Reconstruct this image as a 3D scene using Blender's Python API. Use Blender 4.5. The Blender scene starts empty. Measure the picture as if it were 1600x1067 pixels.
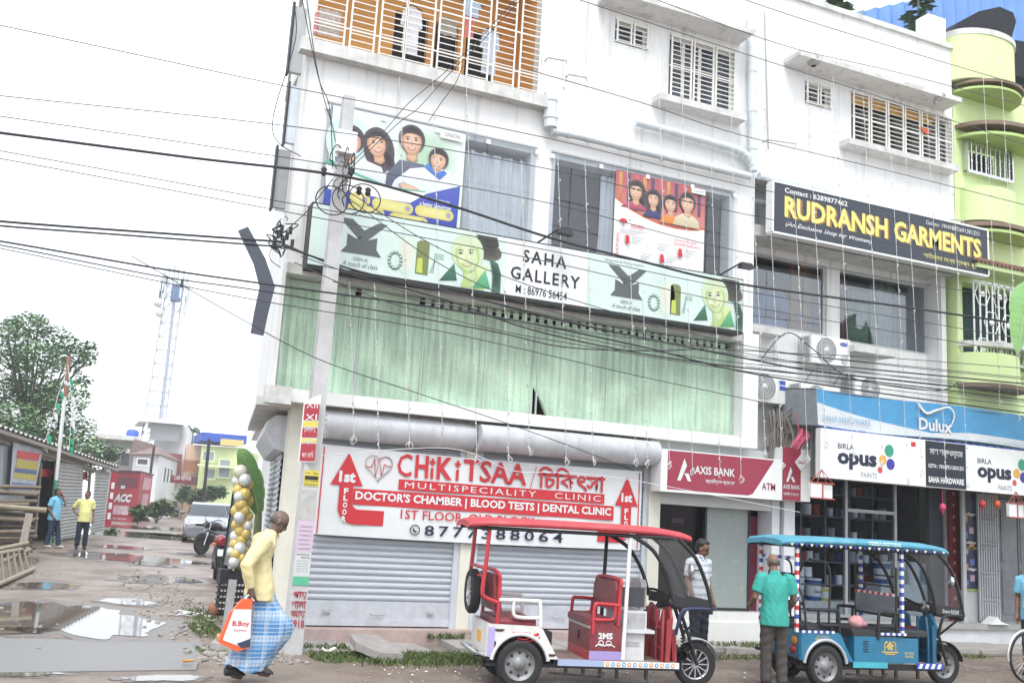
import bpy, math, random
from mathutils import Vector, Matrix
random.seed(7)
R = math.radians
S = bpy.context.scene
COL = S.collection
# ---------------------------------------------------------------- camera
F, PITCH, ROLL, YAW, CH = 1557.7, 0.177545, 0.059309, 0.406457, 1.8
cY, sY, cP, sP, cR, sR = math.cos(YAW), math.sin(YAW), math.cos(PITCH), math.sin(PITCH), math.cos(ROLL), math.sin(ROLL)
RIGHT = Vector((cR*cY - sR*sP*sY, -cR*sY - sR*sP*cY, sR*cP))
UP = Vector((-sR*cY - cR*sP*sY, sR*sY - cR*sP*cY, cR*cP))
FWD = Vector((cP*sY, cP*cY, sP))
cd = bpy.data.cameras.new('camera')
cam = bpy.data.objects.new('camera', cd)
COL.objects.link(cam)
m = Matrix.Identity(4)
for i in range(3):
    m[i][0], m[i][1], m[i][2] = RIGHT[i], UP[i], -FWD[i]
m[0][3], m[1][3], m[2][3] = 0, 0, CH
cam.matrix_world = m
cd.sensor_width = 36
cd.lens = 36*F/1600
cd.clip_end = 2000
S.camera = cam
# ---------------------------------------------------------------- world, sun, exposure
SUN_EL, SUN_AZ = R(58), R(205)
w = bpy.data.worlds.new('World')
S.world = w
w.use_nodes = True
nt = w.node_tree
nt.nodes.clear()
sky = nt.nodes.new('ShaderNodeTexSky')
sky.sky_type = 'NISHITA'
sky.sun_disc = False
sky.sun_elevation = SUN_EL
sky.sun_rotation = SUN_AZ
sky.air_density = 1.0
sky.dust_density = 4.0
cloud = nt.nodes.new('ShaderNodeMixRGB')          # an even overcast laid over the blue
cloud.inputs[0].default_value = 0.8
cloud.inputs[2].default_value = (9.3, 9.8, 10.3, 1)
bg = nt.nodes.new('ShaderNodeBackground')
bg.inputs[1].default_value = 0.1
wo = nt.nodes.new('ShaderNodeOutputWorld')
nt.links.new(sky.outputs[0], cloud.inputs[1])
nt.links.new(cloud.outputs[0], bg.inputs[0])
nt.links.new(bg.outputs[0], wo.inputs[0])
sl = bpy.data.lights.new('sun', 'SUN')
sl.energy = 1.1
sl.angle = R(25)
sl.color = (1, .97, .93)
so = bpy.data.objects.new('sun', sl)
COL.objects.link(so)
so.rotation_euler = (R(90)-SUN_EL, 0, R(180)-SUN_AZ+R(180))
so.rotation_euler = Vector((-math.sin(SUN_AZ)*math.cos(SUN_EL), -math.cos(SUN_AZ)*math.cos(SUN_EL), -math.sin(SUN_EL))).to_track_quat('-Z', 'Y').to_euler()
S.view_settings.view_transform = 'Standard'
S.view_settings.look = 'None'
S.view_settings.gamma = 1
S.view_settings.use_curve_mapping = False
S.view_settings.exposure = 1.12
try:
    S.cycles.use_denoising = True
    S.cycles.max_bounces = 6
    S.cycles.transparent_max_bounces = 12
    S.cycles.caustics_reflective = False
    S.cycles.caustics_refractive = False
except Exception:
    pass
# ---------------------------------------------------------------- picture -> place
def ray(px, py):
    u, v = (px-800)/F, -(py-533.5)/F
    return RIGHT*u + UP*v + FWD
def W(px, py, y):
    d = ray(px, py); t = y/d.y
    return Vector((d.x*t, y, CH + d.z*t))
def gz(x, y):                                       # the lane rises a little away from the road
    return .25*min(1, max(0, (y-13)/26)) if x < 2.9+.14*(y-14) or y > 40 else 0
def G(px, py, z=None):
    zz = z or 0
    for _ in range(8):
        d = ray(px, py); t = (zz-CH)/d.z; p = Vector((d.x*t, d.y*t, zz))
        if z is None: zz = gz(p.x, p.y)
    return p
def RC(tl, br, y):
    a, b = W(tl[0], tl[1], y), W(br[0], br[1], y)
    return a.x, b.x, b.z, a.z
# ---------------------------------------------------------------- materials
def lin(h, k=.82):
    h = h.lstrip('#')
    o = []
    for i in (0, 2, 4):
        c = int(h[i:i+2], 16)/255
        o.append((c/12.92 if c <= .04045 else ((c+.055)/1.055)**2.4)*k)
    return tuple(o)
MATS = {}
def mat(name, col, rough=.6, metal=0, var=.12, scale=6, bump=0, dirt=0, dirtcol=(.10,.09,.07), stretch=(1,1,1), spec=.5, trans=0, emit=0, streak=0):
    if name in MATS: return MATS[name]
    if isinstance(col, str): col = lin(col)
    M = bpy.data.materials.new(name)
    M.use_nodes = True
    t = M.node_tree; b = t.nodes['Principled BSDF']
    N, L = t.nodes.new, t.links.new
    b.inputs['Roughness'].default_value = rough
    b.inputs['Metallic'].default_value = metal
    b.inputs['Specular IOR Level'].default_value = spec
    tc = N('ShaderNodeNewGeometry')
    mp = N('ShaderNodeMapping'); mp.inputs['Scale'].default_value = stretch
    L(tc.outputs['Position'], mp.inputs[0])
    nz = N('ShaderNodeTexNoise'); nz.inputs['Scale'].default_value = scale; nz.inputs['Detail'].default_value = 6; nz.inputs['Roughness'].default_value = .65
    L(mp.outputs[0], nz.inputs[0])
    mx = N('ShaderNodeMixRGB'); mx.blend_type = 'MULTIPLY'; mx.inputs[0].default_value = 1
    mx.inputs[1].default_value = (*col, 1)
    rp = N('ShaderNodeMapRange'); rp.inputs[1].default_value = .3; rp.inputs[2].default_value = .7; rp.inputs[3].default_value = 1-var; rp.inputs[4].default_value = 1+var*.6
    L(nz.outputs[0], rp.inputs[0]); L(rp.outputs[0], mx.inputs[2])
    out = mx.outputs[0]
    if dirt:
        n2 = N('ShaderNodeTexNoise'); n2.inputs['Scale'].default_value = scale*.45; n2.inputs['Detail'].default_value = 8; n2.inputs['Roughness'].default_value = .75
        L(mp.outputs[0], n2.inputs[0])
        r2 = N('ShaderNodeMapRange'); r2.inputs[1].default_value = .52; r2.inputs[2].default_value = .78; r2.inputs[3].default_value = 0; r2.inputs[4].default_value = dirt
        L(n2.outputs[0], r2.inputs[0])
        m2 = N('ShaderNodeMixRGB'); L(r2.outputs[0], m2.inputs[0]); L(out, m2.inputs[1]); m2.inputs[2].default_value = (*dirtcol, 1)
        out = m2.outputs[0]
    if streak:
        m3p = N('ShaderNodeMapping'); m3p.inputs['Scale'].default_value = (3.2, 3.2, .16); L(tc.outputs['Position'], m3p.inputs[0])
        n3 = N('ShaderNodeTexNoise'); n3.inputs['Scale'].default_value = 2.2; n3.inputs['Detail'].default_value = 7; n3.inputs['Roughness'].default_value = .7; L(m3p.outputs[0], n3.inputs[0])
        r3 = N('ShaderNodeMapRange'); r3.inputs[1].default_value = .53; r3.inputs[2].default_value = .74; r3.inputs[3].default_value = 0; r3.inputs[4].default_value = streak; L(n3.outputs[0], r3.inputs[0])
        m3 = N('ShaderNodeMixRGB'); L(r3.outputs[0], m3.inputs[0]); L(out, m3.inputs[1]); m3.inputs[2].default_value = (.22,.23,.21,1); out = m3.outputs[0]
    L(out, b.inputs['Base Color'])
    rr = N('ShaderNodeMapRange'); rr.inputs[3].default_value = max(.02, rough-.12); rr.inputs[4].default_value = min(1, rough+.12)
    L(nz.outputs[0], rr.inputs[0]); L(rr.outputs[0], b.inputs['Roughness'])
    if bump:
        bp = N('ShaderNodeBump'); bp.inputs['Strength'].default_value = bump; bp.inputs['Distance'].default_value = .02
        L(nz.outputs[0], bp.inputs['Height']); L(bp.outputs[0], b.inputs['Normal'])
    if trans: b.inputs['Transmission Weight'].default_value = trans
    if emit:
        b.inputs['Emission Color'].default_value = (*col, 1); b.inputs['Emission Strength'].default_value = emit
    MATS[name] = M
    return M
def glass(name, tint=(.8,.85,.9), refl=.12, rough=.03, opac=0.0, col=(.1,.12,.15)):
    if name in MATS: return MATS[name]
    M = bpy.data.materials.new(name); M.use_nodes = True
    t = M.node_tree; t.nodes.clear(); N, L = t.nodes.new, t.links.new
    tr = N('ShaderNodeBsdfTransparent'); tr.inputs[0].default_value = (*tint, 1)
    df = N('ShaderNodeBsdfDiffuse'); df.inputs[0].default_value = (*col, 1)
    m1 = N('ShaderNodeMixShader'); m1.inputs[0].default_value = opac
    L(tr.outputs[0], m1.inputs[1]); L(df.outputs[0], m1.inputs[2])
    gl = N('ShaderNodeBsdfGlossy'); gl.inputs['Roughness'].default_value = rough
    lw = N('ShaderNodeLayerWeight'); lw.inputs[0].default_value = .5
    pw = N('ShaderNodeMath'); pw.operation = 'POWER'; pw.inputs[1].default_value = 4; L(lw.outputs['Facing'], pw.inputs[0])
    ad = N('ShaderNodeMath'); ad.operation = 'MULTIPLY_ADD'; ad.inputs[1].default_value = .3; ad.inputs[2].default_value = refl; ad.use_clamp = True
    L(pw.outputs[0], ad.inputs[0])
    m2 = N('ShaderNodeMixShader'); L(ad.outputs[0], m2.inputs[0]); L(m1.outputs[0], m2.inputs[1]); L(gl.outputs[0], m2.inputs[2])
    o = N('ShaderNodeOutputMaterial'); L(m2.outputs[0], o.inputs[0])
    MATS[name] = M
    return M
# ---------------------------------------------------------------- meshes
WLOC = {}
TXT = {}
def text_shape(s, bold=0, shear=0, spacing=1, lsp=1):
    k = (s, bold, shear, spacing, lsp)
    if k not in TXT:
        c = bpy.data.curves.new('lettering', 'FONT'); c.body = s; c.resolution_u = 2; c.offset = bold; c.shear = shear; c.space_character = spacing; c.space_line = lsp
        o = bpy.data.objects.new('lettering', c); COL.objects.link(o)
        dg = bpy.context.evaluated_depsgraph_get()
        me = bpy.data.meshes.new_from_object(o.evaluated_get(dg))
        vs = [(v.co.x, v.co.y) for v in me.vertices]; fs = [tuple(p.vertices) for p in me.polygons]
        bpy.data.objects.remove(o); bpy.data.curves.remove(c); bpy.data.meshes.remove(me)
        x0 = min(v[0] for v in vs); x1 = max(v[0] for v in vs); z0 = min(v[1] for v in vs); z1 = max(v[1] for v in vs)
        TXT[k] = ([((x-x0)/(x1-x0), (z-z0)/(z1-z0)) for x, z in vs], fs)
    return TXT[k]
def V(*a): return Vector(a)
class MB:
    def __init__(s): s.v = []; s.f = []; s.m = []; s.s = []
    def add(s, vs, fs, mi=0, sm=False):
        b = len(s.v); s.v += [Vector(v) for v in vs]
        for f in fs: s.f.append(tuple(b+i for i in f)); s.m.append(mi); s.s.append(sm)
        return s
    def box(s, x0, x1, y0, y1, z0, z1, mi=0):
        vs = [(x, y, z) for z in (z0, z1) for y in (y0, y1) for x in (x0, x1)]
        return s.add(vs, [(0,2,3,1), (4,5,7,6), (0,1,5,4), (2,6,7,3), (0,4,6,2), (1,3,7,5)], mi)
    def hexa(s, b4, t4, mi=0):                       # bottom four, top four, same order
        return s.add(list(b4)+list(t4), [(3,2,1,0), (4,5,6,7), (0,1,5,4), (1,2,6,5), (2,3,7,6), (3,0,4,7)], mi)
    def bar(s, p, q, w, h=None, mi=0, up=None):
        p, q = Vector(p), Vector(q); h = h or w
        d = (q-p).normalized(); u = Vector(up) if up else (Vector((0,0,1)) if abs(d.z) < .9 else Vector((0,1,0)))
        a = d.cross(u).normalized(); b = a.cross(d)
        c = lambda o: [o+a*w/2*i+b*h/2*j for i, j in ((-1,-1), (1,-1), (1,1), (-1,1))]
        return s.hexa(c(p), c(q), mi)
    def tube(s, pts, r, n=8, mi=0, cap=True, closed=False, sx=1, sm=True):
        P = [Vector(p) for p in pts]; k = len(P)
        rs = r if isinstance(r, (list, tuple)) else [r]*k
        vs = []; prev = None
        for i in range(k):
            if closed: d = P[(i+1) % k]-P[i-1]
            else: d = P[min(i+1, k-1)]-P[max(i-1, 0)]
            if d.length < 1e-9: d = Vector((0,0,1))
            d.normalize()
            if prev is None:
                u = Vector((0,0,1)) if abs(d.z) < .9 else Vector((1,0,0)); a = d.cross(u).normalized()
            else:
                a = prev - d*prev.dot(d)
                if a.length < 1e-6: a = d.orthogonal()
                a.normalize()
            prev = a; b = d.cross(a)
            for j in range(n):
                t = 2*math.pi*j/n
                vs.append(P[i]+(a*math.cos(t)*sx+b*math.sin(t))*rs[i])
        fs = []
        for i in range(k if closed else k-1):
            for j in range(n):
                i2 = (i+1) % k
                fs.append((i*n+j, i*n+(j+1) % n, i2*n+(j+1) % n, i2*n+j))
        s.add(vs, fs, mi, sm)
        if cap and not closed: s.add(vs[:n], [tuple(range(n))[::-1]], mi); s.add(vs[-n:], [tuple(range(n))], mi)
        return s
    def loft(s, rings, mi=0, cap=True, sm=True, wrap=True):
        n = len(rings[0]); vs = [p for r in rings for p in r]; fs = []
        for i in range(len(rings)-1):
            for j in range(n if wrap else n-1):
                fs.append((i*n+j, i*n+(j+1) % n, (i+1)*n+(j+1) % n, (i+1)*n+j))
        s.add(vs, fs, mi, sm)
        if cap: s.add(rings[0], [tuple(range(n))[::-1]], mi); s.add(rings[-1], [tuple(range(n))], mi)
        return s
    def lathe(s, prof, c=(0,0,0), ax='z', n=16, mi=0, sm=True, arc=1.0):
        c = Vector(c); rings = []
        for r, h in prof:
            ring = []
            for j in range(n):
                t = 2*math.pi*arc*j/(n if arc == 1 else n-1)
                a, b = r*math.cos(t), r*math.sin(t)
                ring.append(c+Vector({'z': (a,b,h), 'y': (a,h,b), 'x': (h,a,b)}[ax]))
            rings.append(ring)
        return s.loft(rings, mi, cap=False, sm=sm, wrap=(arc == 1))
    def ball(s, c, rx, ry=None, rz=None, nu=10, nv=7, mi=0, rot=None):
        ry = ry or rx; rz = rz or rx; c = Vector(c); rings = []
        for i in range(nv+1):
            ph = math.pi*min(max(i/nv, .02), .98)
            ring = []
            for j in range(nu):
                t = 2*math.pi*j/nu
                p = Vector((rx*math.sin(ph)*math.cos(t), ry*math.sin(ph)*math.sin(t), -rz*math.cos(ph)))
                ring.append(c+(rot @ p if rot else p))
            rings.append(ring)
        return s.loft(rings, mi)
    def poly(s, pts, mi=0): return s.add(pts, [tuple(range(len(pts)))], mi)
    def prism(s, pts, y0, y1, mi=0, sm=False):       # outline in x,z pushed along y
        n = len(pts); vs = [(x, y0, z) for x, z in pts]+[(x, y1, z) for x, z in pts]
        fs = [tuple(range(n)), tuple(range(2*n-1, n-1, -1))]
        s.add(vs, fs, mi); return s.add(vs, [(i, i+n, (i+1) % n+n, (i+1) % n) for i in range(n)], mi, sm)
    def fpoly(s, pxs, y, mi=0, yt=None):              # flat figure on a plane facing the road
        return s.poly([W(a, b, y) for a, b in pxs], mi)
    def letter(s, t, o, ux, uz, mi=0, **k):           # text in the parallelogram o, o+ux, o+uz
        vs, fs = text_shape(t, **k)
        return s.add([Vector(o)+Vector(ux)*a+Vector(uz)*b for a, b in vs], fs, mi)
    def wtext(s, t, tl, bl, tr, y, mi=0, **k):
        a, b, c = W(*tl, y), W(*bl, y), W(*tr, y)
        o = Vector((a.x, y, b.z)); return s.letter(t, o, (c.x-a.x, 0, 0), (0, 0, a.z-b.z), mi, **k)
    def holes(s, x0, x1, z0, z1, y0, y1, hs, mi=0):   # wall with openings
        xs = sorted({x0, x1, *[min(max(h[i], x0), x1) for h in hs for i in (0, 1)]}); zs = sorted({z0, z1, *[min(max(h[i], z0), z1) for h in hs for i in (2, 3)]})
        for j in range(len(zs)-1):
            run = None
            for i in range(len(xs)):
                op = i == len(xs)-1
                if not op:
                    cx, cz = (xs[i]+xs[i+1])/2, (zs[j]+zs[j+1])/2
                    op = any(h[0] < cx < h[1] and h[2] < cz < h[3] for h in hs)
                if op:
                    if run is not None: s.box(run, xs[i], y0, y1, zs[j], zs[j+1], mi)
                    run = None
                elif run is None: run = xs[i]
        return s
    def xf(s, M):
        s.v = [M @ v for v in s.v]; return s
    def build(s, name, mats, parent=None, label=None, cat=None, group=None, kind=None, local=False, loc=None):
        me = bpy.data.meshes.new(name)
        off = Vector((0,0,0))
        if parent is None:
            if loc is not None: off = Vector(loc)
            elif not local:
                xs = [v.x for v in s.v]; ys = [v.y for v in s.v]; zs = [v.z for v in s.v]
                off = Vector(((min(xs)+max(xs))/2, (min(ys)+max(ys))/2, min(zs)))
        elif not local: off = WLOC[parent.name]
        me.from_pydata([v-off for v in s.v], [], s.f)
        for mm in (mats if isinstance(mats, (list, tuple)) else [mats]): me.materials.append(mm)
        me.polygons.foreach_set('material_index', s.m); me.polygons.foreach_set('use_smooth', s.s)
        me.update()
        o = bpy.data.objects.new(name, me); COL.objects.link(o)
        if parent is None: o.location = off; WLOC[o.name] = off.copy()
        else: o.parent = parent; WLOC[o.name] = WLOC[parent.name]
        tag(o, label, cat, group, kind)
        return o
def tag(o, label=None, cat=None, group=None, kind=None):
    if label: o['label'] = label
    if cat: o['category'] = cat
    if group: o['group'] = group
    if kind: o['kind'] = kind
    return o
def thing(name, label, cat, loc, group=None, rotz=0):
    o = bpy.data.objects.new(name, None); COL.objects.link(o); o.empty_display_size = .2
    o.location = loc; o.rotation_euler = (0, 0, rotz); WLOC[o.name] = Vector(loc)
    return tag(o, label, cat, group)
def copy_tree(o, parent=None):
    c = o.copy(); COL.objects.link(c)
    if parent: c.parent = parent
    for ch in o.children: copy_tree(ch, c)
    return c
def arcp(c, r, a0, a1, n, ax='xz'):
    o = []
    for i in range(n+1):
        t = R(a0+(a1-a0)*i/n); a, b = r*math.cos(t), r*math.sin(t)
        o.append(Vector((c[0]+a, c[1], c[2]+b)) if ax == 'xz' else Vector((c[0]+a, c[1]+b, c[2])) if ax == 'xy' else Vector((c[0], c[1]+a, c[2]+b)))
    return o
def smooth_path(pts, k=4):                            # Catmull-Rom through the points
    P = [Vector(p) for p in pts]; o = []
    for i in range(len(P)-1):
        a, b, c, d = P[max(i-1,0)], P[i], P[i+1], P[min(i+2, len(P)-1)]
        for j in range(k):
            t = j/k
            o.append(.5*((2*b)+(c-a)*t+(2*a-5*b+4*c-d)*t*t+(3*b-a-3*c+d)*t**3))
    return o+[P[-1]]
def remesh(mb, voxel, smooth=2, name='body'):          # one continuous surface out of overlapping volumes
    me = bpy.data.meshes.new(name); me.from_pydata([tuple(v) for v in mb.v], [], mb.f)
    o = bpy.data.objects.new(name, me); COL.objects.link(o)
    r = o.modifiers.new('r', 'REMESH'); r.mode = 'VOXEL'; r.voxel_size = voxel
    q = o.modifiers.new('s', 'SMOOTH'); q.iterations = smooth; q.factor = .5
    dg = bpy.context.evaluated_depsgraph_get(); e = bpy.data.meshes.new_from_object(o.evaluated_get(dg))
    out = MB(); out.add([v.co.copy() for v in e.vertices], [tuple(p.vertices) for p in e.polygons], 0, True)
    bpy.data.objects.remove(o); bpy.data.meshes.remove(me); bpy.data.meshes.remove(e)
    return out
# ---------------------------------------------------------------- shared materials
WALL = mat('white_wall', (.77,.78,.78), .85, var=.05, scale=1.3, dirt=.36, dirtcol=(.40,.42,.40), stretch=(1,1,.3), streak=.6)
WALLD = mat('weathered_concrete', (.62,.63,.61), .9, var=.22, scale=3, streak=.5, dirt=.55, dirtcol=(.13,.14,.12))
CREAM = mat('cream_wall', (.68,.67,.58), .85, var=.08, scale=2, dirt=.2, dirtcol=(.35,.33,.27))
GREYP = mat('grey_paint', (.42,.44,.46), .7, var=.1)
SILVER = mat('galvanised_sheet', (.58,.60,.63), .6, metal=.1, var=.16, scale=4, dirt=.35, dirtcol=(.28,.28,.27), streak=.3)
SHUT = mat('shutter_steel', (.50,.53,.58), .45, metal=.15, var=.1, scale=3, stretch=(.5,.5,3), dirt=.15, dirtcol=(.35,.35,.36))
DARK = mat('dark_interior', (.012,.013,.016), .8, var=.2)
BLACK = mat('black_plastic', (.015,.016,.018), .5, var=.2)
RUBBER = mat('tyre_rubber', (.022,.022,.024), .85, var=.3, scale=20)
CONC = mat('pavement_concrete', (.33,.315,.30), .8, var=.2, scale=5, bump=.4, dirt=.5, dirtcol=(.15,.14,.11))
PINK = mat('pink_plinth', (.43,.33,.31), .85, var=.18, scale=6, dirt=.5, dirtcol=(.22,.2,.16), bump=.3)
WFRAME = mat('white_bars', (.80,.79,.74), .5, var=.05)
PVC = mat('pvc_pipe', (.62,.68,.71), .45, var=.08, dirt=.3, dirtcol=(.36,.38,.38))
WHITE = mat('white_board', (.78,.80,.80), .5, var=.03)
WIRE = mat('black_cable', (.02,.021,.025), .6)
STEEL = mat('bright_steel', (.6,.6,.6), .25, metal=.9)
WOOD = mat('grey_wood', (.30,.27,.24), .85, var=.3, scale=8, stretch=(4,4,.6))
ORANGE = mat('orange_wall', lin('#dfa25c', .92), .8, var=.1, scale=2)
GLASSM = glass('window_glass', (.7,.72,.74), .03, .02)
GLASSD = glass('dark_blue_glass', (.30,.36,.46), .05, .03, .5, (.07,.09,.13))
# ---------------------------------------------------------------- ground
def ground_mat():
    M = bpy.data.materials.new('wet_mud'); M.use_nodes = True
    t = M.node_tree; b = t.nodes['Principled BSDF']; N, L = t.nodes.new, t.links.new
    g = N('ShaderNodeNewGeometry')
    def noise(sc, det=8, ro=.65):
        n = N('ShaderNodeTexNoise'); n.inputs['Scale'].default_value = sc; n.inputs['Detail'].default_value = det; n.inputs['Roughness'].default_value = ro
        L(g.outputs['Position'], n.inputs[0]); return n.outputs[0]
    def ramp(x, a, b_, lo, hi):
        r = N('ShaderNodeMapRange'); r.inputs[1].default_value = a; r.inputs[2].default_value = b_; r.inputs[3].default_value = lo; r.inputs[4].default_value = hi
        L(x, r.inputs[0]); return r.outputs[0]
    def mix(f, a, b_, bl='MIX'):
        m_ = N('ShaderNodeMixRGB'); m_.blend_type = bl
        for k, x in enumerate((f, a, b_)):
            if isinstance(x, (int, float)): m_.inputs[k].default_value = x
            elif isinstance(x, tuple): m_.inputs[k].default_value = (*x, 1)
            else: L(x, m_.inputs[k])
        return m_.outputs[0]
    big = noise(.55); med = noise(2.6); fine = noise(26, 6, .8)
    c = mix(ramp(big, .38, .62, 0, 1), (.265,.20,.16), (.165,.13,.11))
    c = mix(ramp(med, .45, .7, 0, .6), c, (.32,.265,.22))
    c = mix(1.0, c, mix(ramp(fine, .3, .7, 0, 1), (.62,.62,.62), (1.22,1.22,1.22)), 'MULTIPLY')
    L(c, b.inputs['Base Color'])
    L(ramp(big, .4, .66, .28, .75), b.inputs['Roughness'])
    bp = N('ShaderNodeBump'); bp.inputs['Strength'].default_value = .7; bp.inputs['Distance'].default_value = .03
    ad = N('ShaderNodeMath'); ad.operation = 'ADD'; L(med, ad.inputs[0]); L(fine, ad.inputs[1]); L(ad.outputs[0], bp.inputs['Height']); L(bp.outputs[0], b.inputs['Normal'])
    return M
g_ = MB(); xs = [-260,-120,-60,-30,-16]+[-10+.7*i for i in range(44)]+[24,34,60,120,260]; ys = [-40,-20,-5,3]+[6+.55*i for i in range(64)]+[45,55,70,90,130,200,400]
rg = random.Random(3)
vs = [(x, y, .25*min(1, max(0, (y-13)/26))+(rg.uniform(-.005,.005)*(1 if x < 2.6 or y < 12 else 2) if 6 < y < 42 and -10 < x < 21 else 0)-(.05 if x > 2.4+.14*(y-14) and 13.6 < y < 40 else 0)-(.25*min(1, max(0, (y-13)/26)) if x > 2.9+.14*(y-14) and y < 45 else 0)) for y in ys for x in xs]
nx = len(xs)
g_.add(vs, [(j*nx+i, j*nx+i+1, (j+1)*nx+i+1, (j+1)*nx+i) for j in range(len(ys)-1) for i in range(nx-1)], 0, True)
g_.build('ground', ground_mat(), kind='structure', loc=(0,0,0))
def blob(cx, cy, rx, ry, rot, seed, n=150, amp=.3):
    r = random.Random(seed); ph = [r.uniform(0, 6.3) for _ in range(26)]; o = []
    for i in range(n):
        t = 2*math.pi*i/n
        k = 1+amp*sum(math.sin((j+2)*t+ph[j])/(j+1.6)**.85 for j in range(24))*.5
        a, b = rx*k*math.cos(t), ry*k*math.sin(t)
        o.append((cx+a*math.cos(rot)-b*math.sin(rot), cy+a*math.sin(rot)+b*math.cos(rot)))
    return o
WATER = mat('muddy_water', (.16,.135,.115), .03, var=.05, spec=1.0); WATER.node_tree.nodes['Principled BSDF'].inputs['Roughness'].default_value = .03
for l in list(WATER.node_tree.links):
    if l.to_socket.name == 'Roughness': WATER.node_tree.links.remove(l)
def puddle(c, px_w, px_h, seed, amp=.3):
    p = G(*c); a = G(c[0]-px_w/2, c[1]); b = G(c[0]+px_w/2, c[1]); f = G(c[0], c[1]-px_h/2); n_ = G(c[0], c[1]+px_h/2)
    rx_, ry_, ro = (b-a).length/2, (f-n_).length/2, math.atan2(b.y-a.y, b.x-a.x); z0 = gz(min(p.x, 2), p.y-ry_*.55)
    for q, nm, m_, dz in ((1.28, 'mud', MUD, .006), (1.0, 'puddle', WATER, .011)):
        mb = MB(); mb.poly([(x, y, gz(min(x, 2), y)+dz) for x, y in blob(p.x, p.y, rx_*q, ry_*q, ro, seed, amp=amp)]); mb.build(nm, m_, kind='structure')
MUD = mat('dark_wet_mud', (.115,.09,.075), .33, var=.35, scale=7, bump=.5, dirt=.5, dirtcol=(.19,.155,.13))
for k, (c, pw, ph) in enumerate([((95,966),270,52), ((205,872),130,16), ((255,838),120,14), ((250,905),110,12), ((60,915),110,10), ((225,824),90,8), ((330,868),60,7), ((30,1052),120,12), ((200,940),80,10), ((255,1060),130,9), ((190,855),60,6), ((20,985),120,10), ((330,840),70,8), ((240,882),50,6)]):
    puddle(c, pw, ph, 11+k)
# concrete strip across the mouth of the lane
q = [G(-60,995,.01), G(318,1004,.01), G(306,1046,.01), G(-60,1051,.01)]
mb = MB(); mb.hexa([p-V(0,0,.1) for p in q], [p+V(0,0,.004) for p in q])
APRON = mat('wet_concrete', (.165,.16,.16), .42, var=.12, scale=4, dirt=.4, dirtcol=(.15,.14,.13), bump=.12)
mb.build('concrete_path', APRON, kind='structure')
# footpath bed, slabs
PZ = .1
mb = MB()
mb.prism([(2.7, 0), (24, 0), (24, PZ-.045), (2.7, .0)], 12.9, 14.5)
mb.build('pavement_bed', mat('packed_earth', (.20,.175,.15), .9, var=.3, scale=9, bump=.6), kind='structure')
sl_px = [2.85, 3.62, 4.75, 5.1, 6.05, 6.75, 7.6, 8.5, 9.4, 10.4, 11.4, 12.5, 13.6, 14.7, 15.8, 17, 18.2, 19.6, 21]
rs = random.Random(5); CR = random.Random(8)
for i in range(len(sl_px)-1):
    if i == 2: continue
    x0, x1 = sl_px[i]+.02, sl_px[i+1]-.03; y0 = 12.95+rs.uniform(-.05,.05); y1 = 13.86; z = PZ-.01+rs.uniform(-.015,.015)-(.05 if i < 2 else 0)
    tl = rs.uniform(-.02,.02)
    mb = MB(); a, b = rs.uniform(-.08,.02), rs.uniform(-.05,.08)
    mb.hexa([(x0+a,y0,z-.07), (x1+b,y0,z-.07), (x1,y1,z-.07), (x0,y1,z-.07)], [(x0+a,y0,z+tl), (x1+b,y0,z-tl), (x1,y1,z+.01), (x0,y1,z+.01)])
    mb.build('pavement_slab', CONC, kind='structure')
# the tilted broken slab
pts = [W(545,998,13.75), W(590,993,13.8), W(600,1000,13.5), W(622,1022,12.9), W(585,1020,12.95), W(550,1008,13.2)]
mb = MB(); top = [tuple(G(p_,q_,z_)) for p_, q_, z_ in ((546,990,.27),(590,991,.20),(630,1021,.11),(592,1019,.12),(556,1003,.22))][::-1]
n = len(top); mb.poly(top); mb.poly([(x,y,z-.09) for x,y,z in top][::-1])
for i in range(n): a, b = top[i], top[(i+1)%n]; mb.poly([a,b,(b[0],b[1],b[2]-.09),(a[0],a[1],a[2]-.09)])
mb.build('broken_slab', CONC, label='broken concrete slab tilted up against the pink plinth below the left shutter', cat='slab')
# ---------------------------------------------------------------- grass (uncountable)
GRASS = [mat('grass_%s' % n, c, .8, var=.3, scale=5) for n, c in (('light',(.125,.165,.05)), ('dark',(.06,.095,.03)))]
def grass(regions, seed, h=.12, name='grass'):
    r = random.Random(seed); mb = MB()
    for pts_n, xf0, xf1, yf0, yf1, zb in regions:
        for _ in range(pts_n):
            u = r.random(); x = xf0+(xf1-xf0)*u; c = (yf0+yf1)/2; hw = (yf1-yf0)/2
            y = c+hw*r.gauss(0,.45)
            hh = h*r.uniform(.35,1.1); a = r.uniform(0, 6.3); wd = .008+.007*r.random(); lx, ly = r.gauss(0,.5)*hh, r.gauss(0,.5)*hh
            dx, dy = wd*math.cos(a), wd*math.sin(a)
            mb.add([(x-dx,y-dy,zb), (x+dx,y+dy,zb), (x+lx*.4+dx*.6,y+ly*.4+dy*.6,zb+hh*.6), (x+lx,y+ly,zb+hh)], [(0,1,2,3)], 0 if r.random() < .6 else 1)
    mb.build(name, GRASS, kind='stuff')
grass([(3800,3.0,5.9,12.15,12.95,.0), (1800,3.6,5.6,11.9,12.7,.0), (700,5.9,8.3,12.2,12.8,.0), (260,4.9,5.5,13.78,13.95,.1), (200,5.6,6.2,13.78,13.95,.1), (300,8.7,10.6,12.4,12.8,.0), (220,9.2,10.5,13.1,13.5,.09), (260,12.3,14.5,12.5,13,.0), (160,2.95,3.6,13.0,13.3,.04)], 4, .085)
grass([(800,1.85,2.25,14.2,16.4,.02), (400,2.0,2.4,15.5,18.5,.04), (500,1.7,2.3,12.9,13.6,.0), (300,-1.2,-.4,26,29,.14)], 9, .05)
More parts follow.
